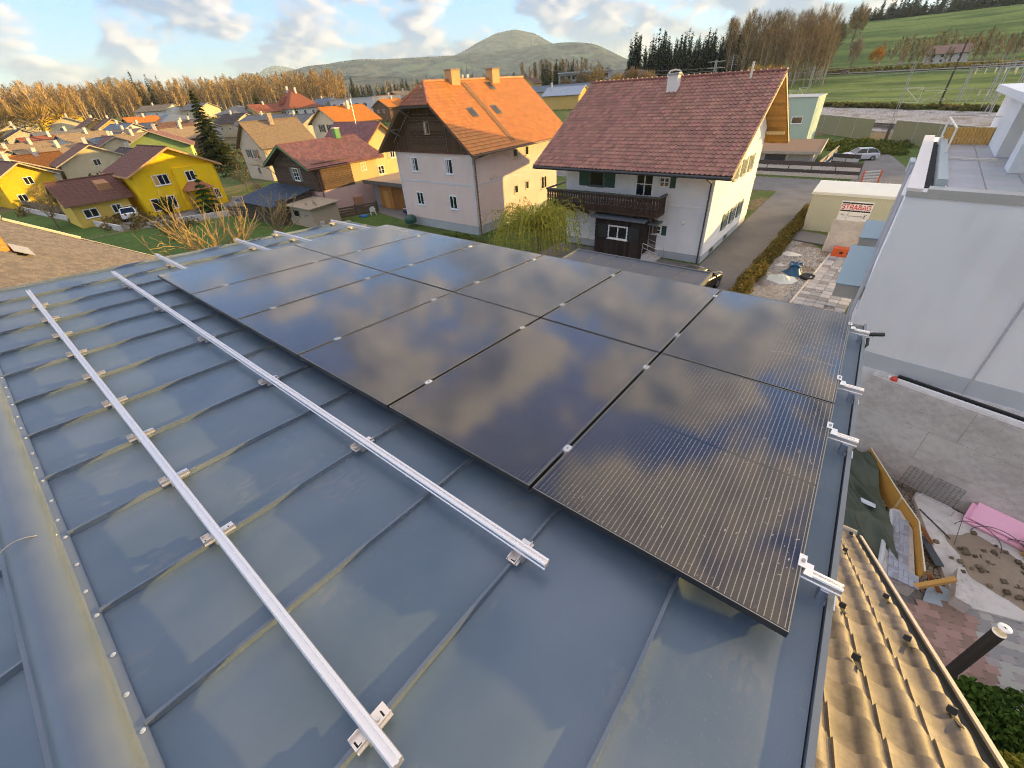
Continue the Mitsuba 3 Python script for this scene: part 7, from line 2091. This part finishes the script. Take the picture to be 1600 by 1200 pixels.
def conifer_mass(spots, seed, hr, rr, cols, n=170, size=0.9):
    r2 = np.random.default_rng(seed)
    b = B()
    for i, (x, y) in enumerate(spots):
        hgt = r2.uniform(*hr)
        tr, cr = conifer(x, y, hgt, hgt * r2.uniform(*rr), seed * 1000 + i, cols, n, size)
        b.join(tr).join(cr)
    return b


BROWNT = [(0.26, 0.17, 0.07), (0.21, 0.14, 0.06), (0.31, 0.21, 0.09), (0.17, 0.12, 0.055)]
r2 = np.random.default_rng(33)
def polar(a, D):
    return D * math.sin(math.radians(a)), D * math.cos(math.radians(a))
sp1 = [polar(r2.uniform(-15.5, -6.0), r2.uniform(290, 420)) for _ in range(230)]
single("tall_grove", grove_mesh(sp1, 1, (20, 35), BROWNT, 1.2, 170), "vc_matte", "dense grove of tall bare brown trees on the slope above the red roof", "trees", kind="stuff")
sp2 = [polar(r2.uniform(-25, -13.5), r2.uniform(300, 470)) for _ in range(240)]
DARKSP = [(0.016, 0.026, 0.016), (0.022, 0.033, 0.018), (0.013, 0.022, 0.016)]
single("spruce_wood", conifer_mass(sp2, 2, (15, 28), (0.15, 0.21), DARKSP, 200, 1.3), "vc_leaf", "dark spruce wood on the hillside left of the bare grove", "wood", kind="stuff")
for i, (a, D, hgt) in enumerate(((-21.6, 290, 17), (-19.4, 285, 20), (-17.4, 280, 22), (-15.9, 292, 23), (-14.4, 296, 25))):
    x, y = polar(a, D)
    conifer_tree(f"dark pointed spruce at the front of the hillside wood, {['first', 'second', 'third', 'fourth', 'fifth'][i]} from the left", x, y, hgt, hgt * 0.16, 60 + i, 900, 0.8, "dark spruces at the front of the hillside wood", DARKSP)
YB = [(0.56, 0.34, 0.07), (0.46, 0.29, 0.07), (0.36, 0.24, 0.07), (0.28, 0.20, 0.06)]
def far_bare(text, a, D, hgt, seed, cols, wide=1.0, group=None, name="bare_tree"):
    x, y = polar(a, D)
    r3 = np.random.default_rng(seed)
    t = thing(name, text, "tree", group)
    z = float(gz(x, y))
    part(t, "trunk", B(cols[-1]).path([(x, y, z - 0.2), (x, y, z + hgt * 0.5)], [hgt * 0.022, hgt * 0.012], 5), "vc_matte", True)
    b = B()
    n = 700
    d = r3.normal(size=(n, 3)); d /= np.linalg.norm(d, axis=1, keepdims=True)
    rad = np.array([hgt * 0.36 * wide, hgt * 0.36 * wide, hgt * 0.40])
    c0 = np.array([x, y, z + hgt * 0.58])
    q = r3.uniform(0.15, 1, n)[:, None] ** 0.6
    p1 = c0 + d * rad * q
    base = np.array([x, y, z + hgt * 0.30])
    p0 = base + (p1 - base) * 0.72
    w_ = np.cross(p1 - p0, r3.normal(size=(n, 3))); w_ /= np.linalg.norm(w_, axis=1, keepdims=True)
    w_ *= hgt * 0.011 * r3.uniform(0.5, 1.4, (n, 1))
    k = r3.integers(len(cols), size=n)
    b.v.append(np.stack([p0 - w_, p0 + w_, p1 + d * 0.3], 1).reshape(-1, 3)); b.f.append(np.arange(3 * n).reshape(n, 3)); b.c.append(np.repeat(np.asarray(cols)[k] * r3.uniform(0.7, 1.3, (n, 1)), 3, axis=0)); b.n += 3 * n
    part(t, "branches", b, "vc_matte")
for i, (a, D, hgt, wide) in enumerate(((-12.4, 262, 13.5, 1.0), (-11.2, 262, 13, 1.0), (-10.2, 262, 12.5, 1.0))):
    far_bare(f"golden bare tree below the spruce wood, {['left', 'middle', 'right'][i]} one of three in a row", a, D, hgt, 80 + i, YB, wide, "golden trees below the spruce wood")
for i, (a, D, hgt) in enumerate(((-26.2, 240, 12), (-24.6, 236, 14), (-22.8, 240, 13), (-30.0, 255, 13), (-28.4, 250, 15), (-31.8, 250, 11))):
    far_bare(f"golden brown bare tree behind the roofs left of the spruce wood, {['fourth', 'fifth', 'sixth', 'second', 'third', 'first'][i]} from the left", a, D, hgt, 90 + i, BROWNT if i % 2 else YB, 1.1, "golden bare trees behind the roofs")
far_bare("bright orange tree at the roadside on the hill", -2.7, 390, 13, 101, [(0.50, 0.26, 0.03), (0.42, 0.22, 0.03)])
far_bare("thin bare birch beside the field edge on the hill", -4.4, 385, 19, 102, [(0.36, 0.30, 0.20), (0.28, 0.24, 0.15)], 0.6)
sp3 = [polar(r2.uniform(-2.5, 6.5), r2.uniform(388, 500)) for _ in range(120)]
single("hill_thicket", grove_mesh(sp3, 3, (6, 14), [(0.30, 0.22, 0.07), (0.24, 0.19, 0.06), (0.20, 0.15, 0.06), (0.26, 0.15, 0.07)], 1.5, 110), "vc_matte", "thicket of yellowish bare trees around the house on the hillside", "trees", kind="stuff")
bs = B()
for i in range(60):
    x = -92 + 200 * i / 60
    y = 384 - 42 * i / 60 + r2.normal(0, 1.5)
    leaf_blob(bs, (x, y, gz(x, y) + 1.2), (2.2, 1.5, 1.5), 50, 0.75, [(0.36, 0.24, 0.05), (0.26, 0.19, 0.05), (0.14, 0.15, 0.04)], r2, 0.2)
single("roadside_bushes", bs, "vc_leaf", "row of yellow bushes along the hillside road", "bushes", kind="stuff")
sp4 = [polar(r2.uniform(-5.5, 12), r2.uniform(780, 880)) for _ in range(300)]
single("ridge_wood", conifer_mass(sp4, 4, (9, 21), (0.24, 0.40), [(0.035, 0.045, 0.022), (0.055, 0.05, 0.028), (0.026, 0.036, 0.02)], 90, 2.2), "vc_leaf", "line of dark trees along the top of the hill field", "wood", kind="stuff")
far_bare("bare tree at the upper left corner of the hill field", -4.9, 560, 34, 103, BROWNT, 0.7)
far_bare("dark bare tree on the hill beside the tall grove", -6.2, 470, 30, 104, [(0.14, 0.11, 0.06), (0.10, 0.08, 0.05)], 0.7)
# pylon on the hill foot
t = thing("power_pylon", "lattice power pylon with three cross arms before the spruce wood", "pylon")
x, y = polar(-16.2, 232); z = float(gz(x, y))
b = B((0.34, 0.34, 0.33))
for sx in (-0.9, 0.9):
    for sy in (-0.9, 0.9):
        b.beam((x + sx, y + sy, z), (x + sx * 0.25, y + sy * 0.25, z + 15), 0.14, 0.14)
for i in range(12):
    s_ = 0.9 - 0.65 * i / 12
    b.beam((x - s_, y - s_, z + i * 1.2), (x + s_, y - s_, z + i * 1.2 + 1.2), 0.08, 0.08).beam((x + s_, y - s_, z + i * 1.2), (x - s_, y - s_, z + i * 1.2 + 1.2), 0.08, 0.08)
part(t, "lattice", b, "vc_satin")
for k, zz in enumerate((10.2, 12.2, 14.4)):
    part(t, "cross_arm", B((0.34, 0.34, 0.33)).beam((x - 3.2, y, z + zz), (x + 3.6, y, z + zz), 0.2, 0.25), "vc_satin")
for k in range(3):
    part(t, "wire", B((0.30, 0.28, 0.24)).path(wirepath((x - 3 + 2.8 * k, y, z + 10.1 + 2 * k * 0.6), (-150 + 4 * k, 210, 20 + k), 3), 0.06, 3), "vc_satin", True)

# the wood behind the village: bare trunks with a golden crown line, dark pines among them
sp = []
for i in range(900):
    a = r2.uniform(-91, -56.5)
    D = r2.uniform(365, 440)
    sp.append(polar(a, D))
GOLDW = [(0.46, 0.30, 0.12), (0.38, 0.25, 0.10), (0.32, 0.22, 0.09), (0.50, 0.34, 0.15)]
single("bare_wood", grove_mesh(sp, 6, (11, 21), GOLDW, 1.4, 110, (0.50, 0.36, 0.18)), "vc_matte", "wide wood of tall bare trunks lit golden behind the left village", "wood", kind="stuff")
sp = [polar(r2.uniform(-92, -58), r2.uniform(440, 520)) for _ in range(120)]
sp += [polar(r2.normal(-73.5, 0.8), r2.uniform(368, 380)) for _ in range(5)]
single("pine_wood", conifer_mass(sp, 7, (17, 25), (0.16, 0.24), [(0.055, 0.060, 0.022), (0.040, 0.050, 0.020), (0.080, 0.075, 0.028)], 150, 1.3), "vc_leaf", "dark pines scattered behind and among the bare golden wood", "wood", kind="stuff")
for i, (a, D, hgt) in enumerate(((-84.5, 262, 13), (-82.6, 255, 14), (-80.9, 262, 13.5), (-86.2, 215, 11), (-87.5, 175, 8))):
    far_bare(f"round golden bare tree at the left edge above the village roofs, {['third', 'fourth', 'fifth', 'second', 'first'][i]} from the left", a, D, hgt, 120 + i, [(0.40, 0.26, 0.075), (0.33, 0.22, 0.065), (0.26, 0.18, 0.06)], 1.25, "golden trees at the left edge")
# woods on the plain
sp = [polar(r2.uniform(-57.5, -27), r2.uniform(620, 900)) for _ in range(330)]
single("plain_wood", conifer_mass(sp[:170], 8, (13, 20), (0.18, 0.28), [(0.06, 0.065, 0.028), (0.10, 0.085, 0.035), (0.04, 0.05, 0.025)], 80, 2.2), "vc_leaf", "mixed wood along the foot of the far hills behind the pink house", "wood", kind="stuff")
single("plain_grove", grove_mesh(sp[170:], 9, (12, 18), GOLDW, 2.4, 70), "vc_matte", "golden bare trees mixed into the wood on the plain", "trees", kind="stuff")
sp = [polar(r2.uniform(-37, -28), r2.uniform(420, 560)) for _ in range(60)]
single("block_grove", grove_mesh(sp, 10, (14, 22), BROWNT, 1.8, 110), "vc_matte", "bare trees around the long grey block", "trees", kind="stuff")
sp = [polar(r2.uniform(-35.5, -31), r2.uniform(380, 430)) for _ in range(22)]
single("block_pines", conifer_mass(sp, 11, (15, 19), (0.16, 0.24), [(0.05, 0.065, 0.025), (0.08, 0.085, 0.03)], 160, 1.2), "vc_leaf", "green pines left of the long grey block", "trees", kind="stuff")
# ------------------------------------------------------------------ far hills and mountains
def skyline(name, D, depth, pts, seed, rough=0.12, base=0.0):
    """A hill whose crest, seen from the roof, runs through the bearings and heights given; it is a full ridge with both flanks."""
    az = np.array([p[0] for p in pts], float)
    hh_ = np.array([p[1] for p in pts], float)
    a = np.linspace(az[0], az[-1], 150)
    H = np.interp(a, az, hh_)
    k = np.ones(5) / 5
    H = np.convolve(np.pad(H, 2, mode="edge"), k, mode="valid")
    s = np.linspace(-1, 1, 41)
    P = np.zeros((len(a), len(s), 3))
    for j, sj in enumerate(s):
        r2 = D + sj * depth
        x, y = r2 * np.sin(np.radians(a)), r2 * np.cos(np.radians(a))
        n1 = meshkit.fbm(np.stack([x / (depth * 0.35), y / (depth * 0.35), 0 * x + seed], -1), 5, seed)
        prof = (1 - abs(sj) ** 1.25)
        z = base + (H - base) * np.maximum(prof, 0) * (1 - rough * 1.2 * (1 - prof) + rough * 2 * (n1 - 0.5) * (0.25 + 0.75 * np.sin(np.pi * min(1, prof))))
        z = np.where(prof <= 0, base - 5, z)
        P[:, j] = np.stack([x, y, z], -1)
    return struct(name, B().grid(P[:, :]), "hill_cover", True)


skyline("near_hills", 2600, 700, [(-71, 20), (-69, 81), (-63.7, 106), (-59.9, 110), (-52, 98), (-45, 75), (-38, 62), (-30.7, 59), (-23.8, 50), (-18, 10)], 5, 0.25)
skyline("wooded_mountain", 4300, 1000, [(-70, 60), (-66.6, 160), (-62.9, 190), (-59.6, 248), (-57, 252), (-54.4, 266), (-51.7, 260), (-48.3, 265), (-44.8, 258), (-40.6, 270), (-37.8, 266), (-34.3, 290), (-31.8, 294), (-28.7, 262), (-27, 201), (-24.9, 136), (-22.5, 69), (-20, 10)], 7, 0.2)
skyline("round_mountain", 6200, 1500, [(-50, 60), (-47.5, 220), (-45.6, 325), (-43.1, 403), (-41.2, 485), (-39.4, 550), (-37.3, 568), (-35.3, 520), (-33.6, 428), (-31.5, 329), (-29, 150), (-26, 40)], 9, 0.1)
skyline("alps", 9500, 1100, [(-74, 60), (-71, 240), (-68.9, 337), (-66.8, 391), (-65.5, 472), (-64.7, 442), (-63.6, 532), (-62.8, 557), (-61.8, 530), (-61, 473), (-59.2, 430), (-55, 150), (-51, 60)], 11, 0.3)
skyline("cone_mountain", 7000, 700, [(-82, 60), (-79.5, 230), (-78, 290), (-77.4, 325), (-76.5, 365), (-75.9, 330), (-75.2, 270), (-73.5, 120), (-71, 40)], 13, 0.15)
